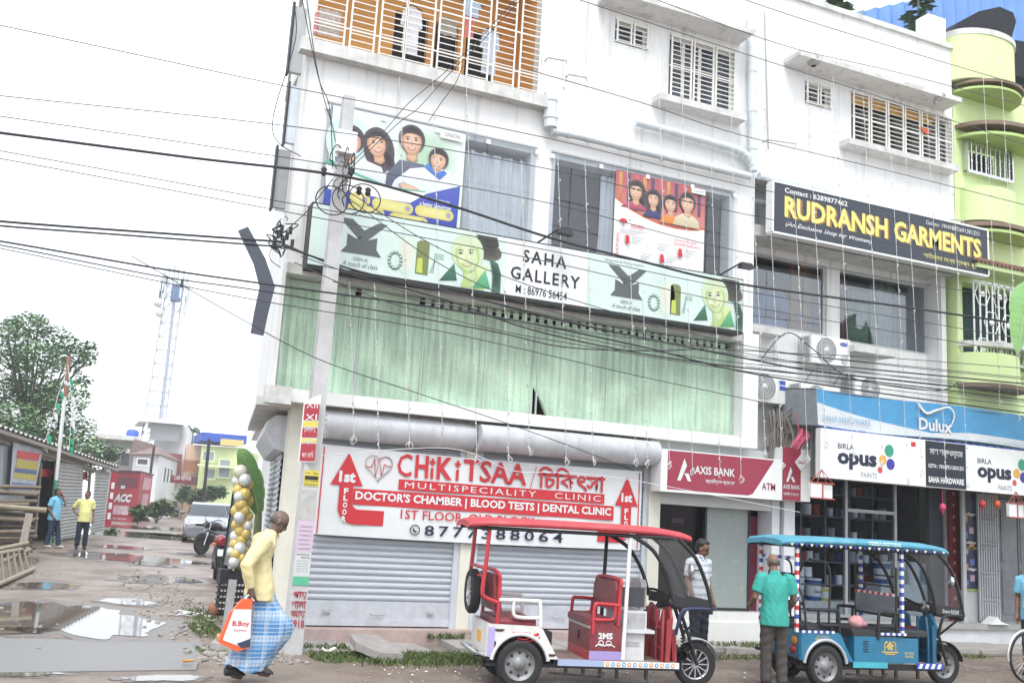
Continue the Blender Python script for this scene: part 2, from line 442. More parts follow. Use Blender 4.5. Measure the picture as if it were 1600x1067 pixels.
# rubble, stones and litter
STONE = mat('rubble_stone', (.30,.275,.25), .9, var=.3, scale=12, bump=.3)
def pebbles(n, x0, x1, y0, y1, smin, smax, z, seed, m, name):
    r = random.Random(seed); mb = MB()
    for _ in range(n):
        x, y, s_ = r.uniform(x0,x1), r.uniform(y0,y1), smin+(smax-smin)*r.random()**2
        zz = z if z is not None else gz(x,y)
        rot = Matrix.Rotation(r.uniform(0,6), 3, 'Z') @ Matrix.Rotation(r.uniform(-.6,.6), 3, 'X')
        mb.ball((x,y,zz+s_*.25), s_*r.uniform(.7,1.4), s_, s_*r.uniform(.4,.8), 6, 4, 0, rot)
    for i in range(len(mb.s)): mb.s[i] = False
    mb.build(name, m, kind='stuff')
pebbles(260, 1.55, 2.9, 12.1, 13.4, .01, .06, .0, 2, STONE, 'gravel')
pebbles(300, 1.2, 2.4, 14, 26, .008, .05, None, 3, STONE, 'gravel')
pebbles(420, 3, 15, 10.2, 12.4, .004, .022, 0, 6, STONE, 'gravel')
pebbles(160, -2, 2, 12, 36, .01, .04, None, 7, STONE, 'gravel')
LITTER = mat('litter_plastic', (.72,.72,.70), .5, var=.1)
def litter(n, cx, cy, sx, sy, z, seed, smax=.05):
    r = random.Random(seed); mb = MB()
    for _ in range(n):
        x, y, s_ = r.gauss(cx,sx), r.gauss(cy,sy), r.uniform(.012,smax); a = r.uniform(0,6.3)
        c, d = s_*math.cos(a), s_*math.sin(a); zz = (z if z is not None else gz(x,y))+.012
        mb.add([(x-c,y-d,zz), (x+d*.6,y-c*.6,zz+.012), (x+c,y+d,zz), (x-d*.6,y+c*.6,zz+.006)], [(0,1,2,3)])
    mb.build('litter', LITTER, kind='stuff')
litter(90, 9.4, 10.9, .5, .18, 0, 1, .03); litter(60, 4.6, 11.6, .8, .25, 0, 2, .03); litter(26, 2.02, 17.1, .16, .18, None, 3, .14); litter(40, 6.6, 11.6, .7, .3, 0, 4, .025); litter(50, 10.6, 12.2, .8, .3, .0, 6, .03)
# ---------------------------------------------------------------- the white building
YW, YG, YS, YR = 13.9, 14.05, 14.2, 14.5
BL = thing('commercial_building', 'white three storey shop building with roller shutters, glass fronts and caged balcony', 'building', (2.6, 14.2, 0))
XL, XM, XE, ZT = 2.42, 10.5, 15.3, 11.72
rb = lambda tl, br, y: RC(tl, br, y)
bal = [2.52, W(842,130,YW).x, W(600,80,YW).z+.02, 10.9]
zsl0, zsl1 = W(489,80,13.70).z, W(477,57,13.70).z                                    # balcony slab
bal = [2.52, W(842,130,YW).x, zsl1, 10.95]
pan1 = RC((512,162), (828,385), YW); pan2 = RC((862,236), (1145,440), YW)
pan1 = (pan1[0], W(834,300,YW).x, 5.9, pan1[3]); pan2 = (pan2[0], W(1145,360,YW).x, 5.9, pan1[3]-.0)
win_s = RC((962,28), (1012,80), YW); win_b = RC((1047,52), (1147,180), YW); win_s2 = RC((1258,125), (1298,172), YW); win_w = RC((1330,142), (1488,262), YW)
xz = lambda r: r
mb = MB()
mb.holes(XL, XM, 5.2, ZT, YW, YW+.25, [bal, (pan1[0]+.08, pan1[1]-.08, 5.95, pan1[3]-.08), (pan2[0]+.08, pan2[1]-.08, 5.95, pan2[3]-.08), win_s, win_b])
mb.holes(XM, XE, 8.05, ZT, YW, YW+.25, [win_s2, win_w])
mb.box(XM, XE, YW+.25, YR+.2, 8.05, 8.25)                  # soffit of the overhang
mb.build('wall', WALL, BL)
mb = MB()                                                  # the mass behind, with the slanted lane side
sx = lambda y, o: o+.137*(y-14)
for z0, z1, o, y0 in ((0,3.3,2.75,YS+.12), (3.3,ZT,XL+.02,16.0)):
    fp = [(sx(y0,o), y0), (sx(24,o), 24), (XE, 24), (XE, 16.0), (10.9, 16.0), (10.9, y0)] if y0 < 15 else [(sx(y0,o), y0), (sx(24,o), 24), (XE, 24), (XE, y0)]
    if y0 < 15: fp = [(sx(y0,o), y0), (sx(24,o), 24), (XE, 24), (XE, 18.2), (8.75, 18.2), (8.75, y0)]
    nn = len(fp); vs = [(x,y,z0) for x,y in fp]+[(x,y,z1) for x,y in fp]
    mb.add(vs, [tuple(range(nn))[::-1], tuple(range(nn,2*nn))]+[(i,(i+1)%nn,(i+1)%nn+nn,i+nn) for i in range(nn)])
mb.hexa([(XL,YW+.25,3.3),(XL+.12,YW+.25,3.3),(XL+.34,16.0,3.3),(XL+.22,16.0,3.3)], [(XL,YW+.25,ZT),(XL+.12,YW+.25,ZT),(XL+.34,16.0,ZT),(XL+.22,16.0,ZT)])
mb.box(XE-.12, XE, YW+.25, 16.0, 3.4, ZT)
mb.build('wall', WALL, BL)
mb = MB(); mb.box(XL-.04, XE+.02, YW-.06, YW+.31, ZT, ZT+.1); mb.hexa([(XL-.04,YW+.31,ZT),(XL+.4,YW+.31,ZT),(XL+1.8,23.9,ZT),(XL+1.33,23.9,ZT)], [(XL-.04,YW+.31,ZT+.1),(XL+.4,YW+.31,ZT+.1),(XL+1.8,23.9,ZT+.1),(XL+1.33,23.9,ZT+.1)])
mb.build('parapet', WALLD, BL)
p = W(1465,75,YW); mb = MB(); mb.box(p.x-.27, p.x+.2, YW-.03, YW+.3, ZT+.1, ZT+.62); mb.build('parapet_post', WALL, BL)
# balcony
mb = MB(); mb.box(XL-.12, bal[1]+.12, 13.70, YW, zsl0, zsl1); mb.build('balcony_slab', WALLD, BL)
mb = MB(); mb.box(2.5, bal[1]+.1, YW+.26, 15.4, zsl0+.1, zsl1-.01); mb.build('balcony_floor', WALLD, BL); mb = MB(); mb.box(2.5, bal[1]+.1, YW+.26, 15.4, 10.97, 11.1); mb.build('balcony_ceiling', WALLD, BL)
dz = [(W(617,30,15.1).x, W(668,60,15.1).x), (W(680,60,15.1).x, W(716,60,15.1).x), (W(727,80,15.1).x, W(772,90,15.1).x)]
mb = MB(); mb.holes(2.6, bal[1]+.1, zsl1, 10.96, 15.1, 15.2, [(a, b, zsl1+.02, W(640,22,15.1).z) for a, b in dz]); mb.box(bal[1], bal[1]+.1, YW+.26, 15.1, zsl1, 10.96)
mb.build('balcony_wall', ORANGE, BL)
for a, b in dz: mb = MB(); mb.box(a, b, 15.22, 15.4, zsl1, 10.9); mb.build('opening_shade', DARK, BL)  # near-black slabs paint the unlit rooms behind the door openings
mb = MB()
cols = [(491,534), (541,588), (593,631), (636,675), (681,721), (727,763), (770,806), (811,842)]
gy = 13.78
cols = [(492,505), (508,533), (540,583), (588,630), (676,690), (676,676)]
cxs = []
base = [(270,300),(410,440),(460,600),(632,768),(925,960),(925,960),(1090,1120),(1250,1275),(1395,1425),(1530,1545)]
pn = [(250,432),(465,600),(632,770),(775,930),(960,1092),(1130,1245),(1275,1392),(1425,1535)]
ztop = 10.7
for a, b in pn:
    xa, xb = W(420+a*.275, 60, gy).x, W(420+b*.275, 60, gy).x
    xa, xb = W(420+a*.275, 20+.22*(a*.275), gy).x, W(420+b*.275, 20+.22*(b*.275), gy).x
    for x in (xa, xb): mb.box(x-.012, x+.012, gy-.012, gy+.012, zsl1, ztop)
    z = zsl1+.06
    while z < ztop: mb.box(xa, xb, gy-.006, gy+.006, z-.0065, z+.0065); z += .103
x0, x1 = W(489,20,gy).x, W(842,120,gy).x
for z in (zsl1+.33, zsl1+1.0, ztop): mb.box(x0, x1, gy+.012, gy+.026, z-.012, z+.012)
mb.build('balcony_grille', WFRAME, BL)
# third floor windows
def barred(r, y, npan, pitch, nm, tint=GLASSD, gap=.06, frame=True):
    x0, x1, z0, z1 = r
    f = MB()
    for a, b, c, d in ((x0,x0+.05,z0,z1), (x1-.05,x1,z0,z1), (x0+.05,x1-.05,z0,z0+.05), (x0+.05,x1-.05,z1-.05,z1)): f.box(a, b, y+.1, y+.16, c, d)
    wo_ = f.build('window', WFRAME, BL)
    g = MB(); wd = (x1-x0)/npan
    for i in range(npan):
        a, b = x0+i*wd+gap/2, x0+(i+1)*wd-gap/2
        for x in (a, b): g.box(x-.013, x+.013, y-.05, y-.024, z0, z1)
        z = z0+pitch*.5
        while z < z1: g.box(a, b, y-.043, y-.031, z-.0065, z+.0065); z += pitch
    for z in (z0+.02, z1-.03, (z0+z1)/2): g.box(x0, x1, y-.026, y-.012, z-.012, z+.012)
    g.build('grille', WFRAME, wo_)
    p = MB(); p.box(x0+.05, x1-.05, y+.12, y+.135, z0+.05, z1-.05); p.build('pane', tint, wo_)
    return wo_
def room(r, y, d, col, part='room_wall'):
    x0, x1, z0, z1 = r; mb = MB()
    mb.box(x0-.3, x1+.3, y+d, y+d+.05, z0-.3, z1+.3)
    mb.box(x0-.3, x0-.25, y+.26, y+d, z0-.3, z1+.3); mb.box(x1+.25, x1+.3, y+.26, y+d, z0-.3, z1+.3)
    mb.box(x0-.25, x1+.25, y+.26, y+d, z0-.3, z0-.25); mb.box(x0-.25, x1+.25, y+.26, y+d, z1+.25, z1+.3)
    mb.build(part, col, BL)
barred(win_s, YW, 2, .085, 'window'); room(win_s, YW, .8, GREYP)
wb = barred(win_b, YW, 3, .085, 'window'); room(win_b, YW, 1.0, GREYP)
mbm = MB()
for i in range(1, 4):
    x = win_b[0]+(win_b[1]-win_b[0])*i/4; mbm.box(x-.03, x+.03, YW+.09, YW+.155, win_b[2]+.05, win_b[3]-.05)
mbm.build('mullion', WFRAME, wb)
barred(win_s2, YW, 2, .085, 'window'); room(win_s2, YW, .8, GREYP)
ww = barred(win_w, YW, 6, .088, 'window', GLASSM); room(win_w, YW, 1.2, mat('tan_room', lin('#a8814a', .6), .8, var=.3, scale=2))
mbm = MB()
mbm.box(win_w[0]+.05, win_w[1]-.45, YW+.05, YW+.09, win_w[3]-.22, win_w[3]-.02); mbm.build('blind', mat('ochre_blind', lin('#d0a048', .8), .8, var=.2), ww)
for (l, r_, yy), dep in (((RC((950,5), (1178,70), 13.4)), None, 0), None) if False else (): pass
def ledge(x0, x1, z0, z1, dep, nm):
    mb = MB(); mb.hexa([(x0,YW-dep,z0+.02),(x1,YW-dep,z0+.02),(x1,YW,z0),(x0,YW,z0)], [(x0,YW-dep,z1-.05),(x1,YW-dep,z1-.05),(x1,YW,z1),(x0,YW,z1)]); o = mb.build(nm, WALL, BL); mb = MB(); mb.box(x0-.004, x1+.004, YW-dep-.012, YW-dep-.001, z0+.012, z1-.04); mb.box(x0-.012, x0-.001, YW-dep, YW, z0+.022, z1-.045); mb.build('edge', WALLD, o)
a = W(953,22,13.45); b = W(1178,78,13.45); zc = win_b[3]+.14
ledge(a.x, b.x, zc, zc+.14, .45, 'window_canopy')
a = W(1250,108,13.45); b = W(1503,180,13.45); zc = win_w[3]+.12
ledge(a.x, b.x, zc, zc+.15, .45, 'window_canopy')
a = W(1030,180,13.65); b = W(1165,215,13.65); ledge(a.x, b.x, win_b[2]-.2, win_b[2]-.03, .26, 'window_sill')
a = W(1327,250,13.65); b = W(1498,290,13.65); ledge(a.x, b.x, win_w[2]-.2, win_w[2]-.03, .26, 'window_sill')
# second floor glass sheets pinned to the wall, with curtains behind
CUR = mat('pale_curtain', (.70,.73,.76), .8, var=.08)
def wavy(x0, x1, z0, z1, y, amp, wl, nx, nz, seed, lift=None):
    r = random.Random(seed); ph = [r.uniform(0, 6.3) for _ in range(3)]; vs = []
    for j in range(nz+1):
        for i in range(nx+1):
            x = x0+(x1-x0)*i/nx; z = z0+(z1-z0)*j/nz
            yy = y+amp*(math.sin(2*math.pi*x/wl+ph[0]+.4*math.sin(z*2))+.5*math.sin(2*math.pi*x/wl*2.3+ph[1]+z)+.35*math.sin(z*5+x*3+ph[2]))
            p = Vector((x, yy, z))
            if lift: p = lift(p)
            vs.append(p)
    mb = MB(); w_ = nx+1
    mb.add(vs, [(j*w_+i, j*w_+i+1, (j+1)*w_+i+1, (j+1)*w_+i) for j in range(nz) for i in range(nx)], 0, True)
    return mb
for k, pn_ in enumerate((pan1, pan2)):
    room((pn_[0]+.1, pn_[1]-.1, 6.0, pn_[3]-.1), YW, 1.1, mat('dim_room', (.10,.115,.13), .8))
    mb = MB(); n_ = 4
    for i in range(n_):
        a, b = pn_[0]+(pn_[1]-pn_[0])*i/n_+.004, pn_[0]+(pn_[1]-pn_[0])*(i+1)/n_-.004
        mb.box(a, b, YW-.035, YW-.025, pn_[2], pn_[3])
    wo_ = mb.build('window', glass('tinted_pane', (.86,.88,.90), .07, .02), BL)
    cl = MB()
    for i in range(n_+1):
        for z in (pn_[3]-.07,):
            x = pn_[0]+(pn_[1]-pn_[0])*i/n_; cl.box(x-.035, x+.035, YW-.06, YW-.035, z-.035, z+.035)
    cl.build('clip', WHITE, wo_)
    ed = MB(); ed.box(pn_[0]-.01, pn_[1]+.01, YW-.045, YW-.02, pn_[3]+.002, pn_[3]+.03); ed.build('rail', GREYP, wo_)
mb = wavy(W(722,290,YW+.1).x, pan1[1]-.05, 5.95, pan1[3]-.2, YW+.14, .035, .22, 60, 14, 3)
mb.build('curtain', CUR, label='pale grey pleated curtain behind the glass right of the family poster', cat='curtain')
mb = wavy(pan2[0]+1.0, pan2[0]+1.32, 5.95, pan2[3]-.15, YW+.14, .03, .16, 26, 10, 5)
mb.build('curtain', CUR, label='narrow pale curtain gathered at the left edge of the red festive poster', cat='curtain')
# first floor bay with the green curtains
bz0, bz1 = 3.42, 5.02
bx0, bx1 = W(430,560,YG).x, W(1147,600,YG).x
mb = MB(); mb.box(XL-.02, XM+.06, 13.8, YG+.2, 3.24, bz0); mb.box(bx1, XM+.06, 13.8, YG+.2, bz0, 5.2); mb.box(XL-.02, bx0, 13.86, YG+.2, bz0, 5.2)
mb.build('window_surround', mat('clean_white', (.80,.81,.79), .7, var=.04), BL)
mb = MB(); mb.box(bx0, bx1, 13.84, YG+.2, bz1+.03, 5.2); mb.build('beam', WALLD, BL)
a = MB(); a.box(W(411,640,13.7).x, W(452,640,13.7).x, 13.62, 13.8, 3.18, 3.42); a.build('slab_end', WALLD, BL)
fw = MB(); fw.box(bx0, bx1, YG-.03, YG+.03, bz0-.004, bz0+.02)
wo_ = fw.build('window', mat('pale_frame', (.5,.56,.53), .5), BL)
for px in (430, 557, 659, 758, 841, 949, 1147):
    x = W(px, 560, YG).x; fw = MB(); fw.box(x-.007, x+.007, YG-.02, YG+.02, bz0+.02, bz1+.03); fw.build('mullion', mat('pale_frame', (.5,.56,.53), .5), wo_)
mb = MB(); mb.box(bx0, bx1, YG+.0, YG+.008, bz0, bz1+.03); mb.build('pane', glass('clear_pane', (.97,1,.98), .0, .04), wo_)
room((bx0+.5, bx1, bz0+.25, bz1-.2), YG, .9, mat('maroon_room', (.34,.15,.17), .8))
def lace():
    M = mat('green_lace', lin('#cfdfd1', 1.0), .85, var=.12, scale=14)
    t = M.node_tree; b = t.nodes['Principled BSDF']; N, L = t.nodes.new, t.links.new
    src = [l.from_socket for l in t.links if l.to_socket == b.inputs['Base Color']][0]
    g = N('ShaderNodeNewGeometry'); mp = N('ShaderNodeMapping'); mp.inputs['Scale'].default_value = (16, 16, 11); L(g.outputs['Position'], mp.inputs[0])
    vo = N('ShaderNodeTexVoronoi'); vo.feature = 'DISTANCE_TO_EDGE'; vo.inputs['Scale'].default_value = 1.0; vo.inputs['Randomness'].default_value = .55; L(mp.outputs[0], vo.inputs[0])
    r = N('ShaderNodeMapRange'); r.inputs[1].default_value = .02; r.inputs[2].default_value = .22; r.inputs[3].default_value = .6; r.inputs[4].default_value = 0; L(vo.outputs[0], r.inputs[0])
    m_ = N('ShaderNodeMixRGB'); L(r.outputs[0], m_.inputs[0]); L(src, m_.inputs[1]); m_.inputs[2].default_value = (*lin('#e2efe2', .9), 1)
    n2 = N('ShaderNodeTexNoise'); n2.inputs['Scale'].default_value = 1.4; L(g.outputs['Position'], n2.inputs[0])
    r2 = N('ShaderNodeMapRange'); r2.inputs[1].default_value = .35; r2.inputs[2].default_value = .7; r2.inputs[3].default_value = .78; r2.inputs[4].default_value = 1.1; L(n2.outputs[0], r2.inputs[0])
    m3 = N('ShaderNodeMixRGB'); m3.blend_type = 'MULTIPLY'; m3.inputs[0].default_value = 1; L(m_.outputs[0], m3.inputs[1]); L(r2.outputs[0], m3.inputs[2])
    L(m3.outputs[0], b.inputs['Base Color']); return M
LACE = lace()
cpx = [430, 557, 659, 758, 841, 949, 1147]
clab = ['green lace curtain panel at the lane end, partly behind the concrete pole', 'green lace curtain panel just right of the concrete pole', 'green lace curtain panel, third from the pole side under the gallery sign',
        'green lace curtain panel left of the folded corner', 'green lace curtain panel with its lower left corner folded up', 'widest green lace curtain panel, at the right end of the window']
for i in range(6):
    a, b = W(cpx[i],560,YG).x+.001-.01*(i > 0), W(cpx[i+1],560,YG).x+.004
    lf = None
    if i == 4:
        def lf(p, a=a):
            u, v_ = p.x-a, p.z-bz0; s_ = .5-(v_+u*1.9)
            if s_ > 0: p = p+Vector((s_*.42, -.02, s_*.22))
            return p
    mb = wavy(a, b, bz0+.02, bz1-.085, YG+.12+.012*(i % 2), .036, .15, max(30, int((b-a)*64)), 22, 20+i, lf)
    x = a+.04
    while x < b-.08:
        mb.box(x, x+(.15 if i < 2 else .09), YG+.115, YG+.125, bz1-.085, bz1+.02); x += .15
    mb.build('curtain', LACE, label=clab[i], cat='curtain', group='green lace curtains in the first floor window')
mb = MB(); mb.tube([(bx0,YG+.13,bz1-.01),(bx1,YG+.13,bz1-.01)], .014, 8); mb.build('curtain_rail', STEEL, wo_)
# ground floor: plinth, pillars, shutters, hoods
mb = MB(); mb.box(2.78, 8.78, 13.86, YS+.1, 0, .2); mb.build('plinth', PINK, BL)
sx0, sx1, sx2, sx3 = W(471,940,YS).x, W(700,960,YS).x, W(737,960,YS).x, W(996,940,YS).x
for q_, nm in (((2.75, sx0-.06, YS-.1, YS+.12, .2, 3.24),'pillar'), ((sx1+.09, sx2-.09, YS-.1, YS+.1, .2, 2.8),'pillar'), ((sx3+.08, 8.86, YS-.12, YS+.3, 0.0, 3.24),'pillar'), ((2.8, sx3+.08, YS-.02, YS+.11, 2.82, 3.24),'lintel')): mb = MB(); mb.box(*q_); mb.build(nm, CREAM, BL)
def shutter(x0, x1, z0, z1, y):
    mb = MB(); pitch = .088; pr = []
    z = z0+.36
    while z < z1:
        for k, (dy, dz) in enumerate(((0,0), (-.012,.008), (-.026,.026), (-.030,.044), (-.026,.062), (-.010,.078))): pr.append((y+dy, z+dz))
        z += pitch
    vs = [(x, yy, zz) for yy, zz in pr for x in (x0, x1)]
    mb.add(vs, [(2*i, 2*i+1, 2*i+3, 2*i+2) for i in range(len(pr)-1)], 0, False)
    so_ = mb.build('shutter', SHUT, BL)
    mb = MB(); mb.box(x0, x1, y-.03, y+.01, z0+.1, z0+.36); mb.box(x0, x1, y-.05, y-.03, z0+.02, z0+.1); mb.build('bottom_rail', mat('rail_steel', (.55,.58,.63), .5, metal=.2, var=.15, dirt=.3, dirtcol=(.3,.28,.26)), so_)
    for t in (.14, .84):
        h = MB(); xx = x0+(x1-x0)*t; h.box(xx, xx+.1, y-.05, y-.03, z0+.18, z0+.24); h.tube([(xx+.02,y-.05,z0+.21),(xx+.03,y-.075,z0+.21),(xx+.08,y-.075,z0+.21)], .008, 6); h.build('lock', GREYP, so_)
    h = MB(); xx = (x0+x1)/2; h.tube([(xx-.1,y-.03,z0+.2),(xx-.08,y-.07,z0+.18),(xx+.08,y-.07,z0+.18),(xx+.1,y-.03,z0+.2)], .008, 6); h.build('handle', GREYP, so_)
    for x in (x0-.05, x1+.05):
        g = MB(); g.box(x-.05, x+.05, y-.07, y+.03, z0, z1); g.build('guide_rail', mat('guide_grey', (.56,.60,.66), .5, metal=.15, var=.1), so_)
shutter(sx0, sx1, .2, 2.82, YS); shutter(sx2, sx3, .2, 2.82, YS)
def hood(x0, x1, y, z, r, nm):
    prof = [(YS, z+.02), (y+.10, z+.02), (y+.02, z-.05), (y, z-.16), (y+.05, z-.29), (y+.16, z-.36), (YS, z-.38)]
    mb = MB(); n_ = max(2, int((x1-x0)/.35)); rr = random.Random(int(x0*10))
    rings = []
    for i in range(n_+1):
        x = x0+(x1-x0)*i/n_; j = rr.uniform(-.012,.012); rings.append([Vector((x, yy+j, zz+rr.uniform(-.006,.006))) for yy, zz in prof])
    mb.loft(rings, 0, True, True); mb.build(nm, SILVER, BL)
hxa, hxb, hxc = W(492,670,13.9).x, W(745,680,13.85).x, W(1029,690,13.8).x
hood(hxa, hxb+.01, 13.84, 3.16, .3, 'shutter_hood'); hood(hxb+.03, hxc, 13.70, 3.17, .3, 'shutter_hood')
mb = MB()
for i in range(3): mb.box(sx0-.05, sx3+.05, YS-.04-.012*i, YS-.01, 2.72-.0+.03*i, 2.74+.03*i)
mb.build('lintel_rail', GREYP, BL)
# the lane side: hood, shutter, signboards
dl = Vector((.1357,.9907,0)); nl = Vector((-.9907,.1357,0)); c0 = Vector((2.75+.137*.2,14.2,0))
mb = MB(); pr = []; z = .3
while z < 2.55:
    for a, b in ((0,0), (.012,.01), (.03,.04), (.02,.07)): pr.append((a, z+b))
    z += .088
vs = [c0+dl*t+nl*(.03+a)+V(0,0,zz) for a, zz in pr for t in (.55, 2.1)]
mb.add(vs, [(2*i, 2*i+1, 2*i+3, 2*i+2) for i in range(len(pr)-1)]); mb.build('shutter', SHUT, BL)
mb = MB(); vs = [c0+dl*t+nl*(.03+a)+V(0,0,zz) for a, zz in pr for t in (2.3, 4.1)]
mb.add(vs, [(2*i, 2*i+1, 2*i+3, 2*i+2) for i in range(len(pr)-1)]); mb.build('shutter', SHUT, BL)
mb = MB(); rings = []
for t in (.3, 4.2):
    rings.append([c0+dl*t+nl*a+V(0,0,z) for a, z in ((0,3.1),(.2,3.1),(.32,3.0),(.34,2.85),(.18,2.62),(0,2.58))])
mb.loft(rings, 0, True, False); mb.build('shutter_hood', SILVER, BL)
mb = MB(); q_ = [c0+dl*a+nl*b for a, b in ((-.25,0),(5,0),(5,.5),(-.25,.5))]; mb.hexa([p+V(0,0,3.18) for p in q_], [p+V(0,0,3.3) for p in q_]); mb.build('slab_end', WALLD, BL)
SG = thing('signboard', 'tall stack of grey signboards fixed edge on to the lane side of the white building', 'signboard', (2.3,14.2,5))
for (x0p, x1p, yt, yb, mm, nm) in ((456,487,12,116,GREYP,'panel'), (449,472,135,225,mat('pale_sign', (.62,.68,.74), .6),'panel'), (430,454,234,326,mat('grey_sign', (.30,.31,.33), .7),'panel')):
    b = W((x0p+x1p)/2, (yt+yb)/2, 14.2); z1_, z0_ = W((x0p+x1p)/2, yt, 14.2).z, W((x0p+x1p)/2, yb, 14.2).z
    h = (W(x1p,(yt+yb)/2,14.2).x-W(x0p,(yt+yb)/2,14.2).x)/2
    mb = MB(); mb.box(b.x-h, b.x+h-.03, 14.2, 14.28, z0_, z1_); mb.build('sign_panel', mm, SG)
    mb = MB(); mb.box(b.x-h-.03, b.x-h, 14.17, 14.3, z0_-.05, z1_+.05); mb.build('frame', BLACK, SG)
# right part: recessed first floor with shop windows
z_l = W(1300,560,YR).z
w1 = RC((1171,388), (1292,530), YR); w2 = RC((1312,425), (1484,560), YR)
wz0, wz1 = min(w1[2], w2[2])+.05, w1[3]-.05
w1 = (w1[0], w1[1], wz0, wz1); w2 = (w2[0], W(1484,500,YR).x, wz0-.05, wz1)
mb = MB(); mb.holes(XM+.06, XE, 2.9, 8.05, YR, YR+.2, [w1, w2]); mb.build('wall', WALL, BL)
mb = MB(); mb.box(XM+.06, XE+.05, YR-.55, YR, wz1+.12, wz1+.32); mb.build('window_canopy', WALLD, BL)
for r_, nn in ((w1,2), (w2,3)):
    f = MB(); x0, x1, z0, z1 = r_
    for a, b, c, d in ((x0,x0+.05,z0,z1), (x1-.05,x1,z0,z1), (x0+.05,x1-.05,z0,z0+.05), (x0+.05,x1-.05,z1-.05,z1)): f.box(a, b, YR+.05, YR+.12, c, d)
    wo_ = f.build('window', mat('aluminium', (.5,.52,.52), .4), BL)
    p = MB(); p.box(x0+.05, x1-.05, YR+.08, YR+.09, z0+.05, z1-.05); p.build('pane', glass('shop_pane', (.78,.82,.86), .13, .02), wo_)
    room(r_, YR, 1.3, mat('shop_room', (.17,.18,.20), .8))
mb = MB(); a = W(1326,570,14.1); b = W(1392,570,14.1); mb.box(a.x, b.x, 13.95, YR, wz0-.32, wz0-.2); mb.build('window_sill', WALLD, BL); mb = MB(); mb.box(XM+.1, XM+.9, 14.15, YR, wz0-.2, wz0-.1); mb.build('window_sill', WALLD, BL)
# ---------------------------------------------------------------- signs
def flat(name, h, rough=.55, k=.82, var=.03): return mat(name, lin(h, k), rough, var=var)
RED = flat('banner_red', '#d5303a'); INK = flat('ink', '#22242c'); INKB = flat('navy_ink', '#1d2440'); BWHITE = flat('vinyl_white', '#eef1f2'); MAROON = flat('maroon', '#a63a52')
YEL = flat('yellow_print', '#e8d878'); BLUE = flat('print_blue', '#3d55b8'); TEALP = flat('mint_print', '#c5e8dc'); GREENP = flat('print_green', '#58a878')
SKIN = flat('print_skin', '#e2b898'); HAIR = flat('print_hair', '#3a3238'); GRN = flat('grey_print', '#6d7076'); LAV = flat('lavender_print', '#c9b7c0')
# -- clinic banner
YB = 14.04
BN = thing('clinic_banner', 'wide white and red clinic banner with phone number tied across both roller shutters', 'banner', W(745,850,YB))
bx_0, bx_1 = W(508,697,YB).x-.06, W(1003,741,YB).x; bz_0, bz_1 = 1.46, 2.71
rr = random.Random(2); mb = MB(); nx_, nz_ = 40, 10; vs = []
for j in range(nz_+1):
    for i in range(nx_+1):
        u, v_ = i/nx_, j/nz_; vs.append((bx_0+(bx_1-bx_0)*u, YB+.006*math.sin(u*23)+.004*math.sin(v_*9+u*11)-.0, bz_0+(bz_1-bz_0)*v_-.02*math.sin(math.pi*u)))
mb.add(vs, [(j*(nx_+1)+i, j*(nx_+1)+i+1, (j+1)*(nx_+1)+i+1, (j+1)*(nx_+1)+i) for j in range(nz_) for i in range(nx_)], 0, True)
mb.build('sheet', BWHITE, BN)
y1, y2 = YB-.016, YB-.020
def sub(name, mats, parent, fn):
    mb = MB(); fn(mb); return mb.build(name, mats, parent)
def ar(mb, dx0, top, hw, sw, zb, foot, y, m=0):       # an arrow with a foot, in metres on the banner
    x = dx0
    mb.poly([(x-hw,y,top-.46), (x+hw,y,top-.46), (x,y,top)], m)
    mb.poly([(x-sw,y,zb), (x+sw,y,zb+.0), (x+sw,y,top-.46), (x-sw,y,top-.46)], m)
xA = W(541,760,YB).x; xB = W(978,790,YB).x
def fa_(mb):
    ar(mb, xA, 2.62, .235, .10, 1.86, 0, y1)
    pts = [(xA-.10,1.86)]+[(xA+.16+.26*math.cos(t), 1.86+.24*math.sin(t)-.0) for t in [math.pi+i*math.pi/16 for i in range(9)]]+[(xA+.58,1.62),(xA+.58,1.83),(xA+.2,1.83)]+[(xA+.20+.10*math.cos(t), 1.93+.10*math.sin(t)) for t in [math.pi*1.5-i*math.pi/12 for i in range(7)]]+[(xA+.1,1.86)]
    mb.poly([(a,y1,b) for a, b in pts])
def fb_(mb):
    ar(mb, xB, 2.60, .21, .09, 1.80, 0, y1)
    pts = [(xB+.09,1.80)]+[(xB-.14+.23*math.cos(t), 1.80+.24*math.sin(t)) for t in [-i*math.pi/16 for i in range(9)]]+[(xB-.50,1.56),(xB-.50,1.78),(xB-.09,1.78)]
    mb.poly([(a,y1,b) for a, b in pts])
pass
def f(mb):
    for x in (bx_0+.05, bx_1-.05): mb.box(x-.008, x+.008, y1, y1+.004, bz_0+.01, bz_1-.03)
    x0, x1 = W(622,760,YB).x, W(944,770,YB).x
    mb.poly([(x0,y1,2.15),(x1,y1,2.15),(x1,y1,2.30),(x0,y1,2.30)])
    x0, x1 = W(551,775,YB).x, W(958,800,YB).x
    mb.poly([(x0,y1,1.90),(x1,y1,1.90),(x1,y1,2.125),(x0,y1,2.125)])
sub('red_band', RED, BN, f)
sub('arrow', RED, BN, fa_); sub('arrow', RED, BN, fb_)
Tb = lambda mb, t, xa, xb, za, zb, y=y2, mi=0, **k: mb.letter(t, (xa,y,za), (xb-xa,0,0), (0,0,zb-za), mi, **k)
bxx = lambda px, py=770: W(px, py, YB).x
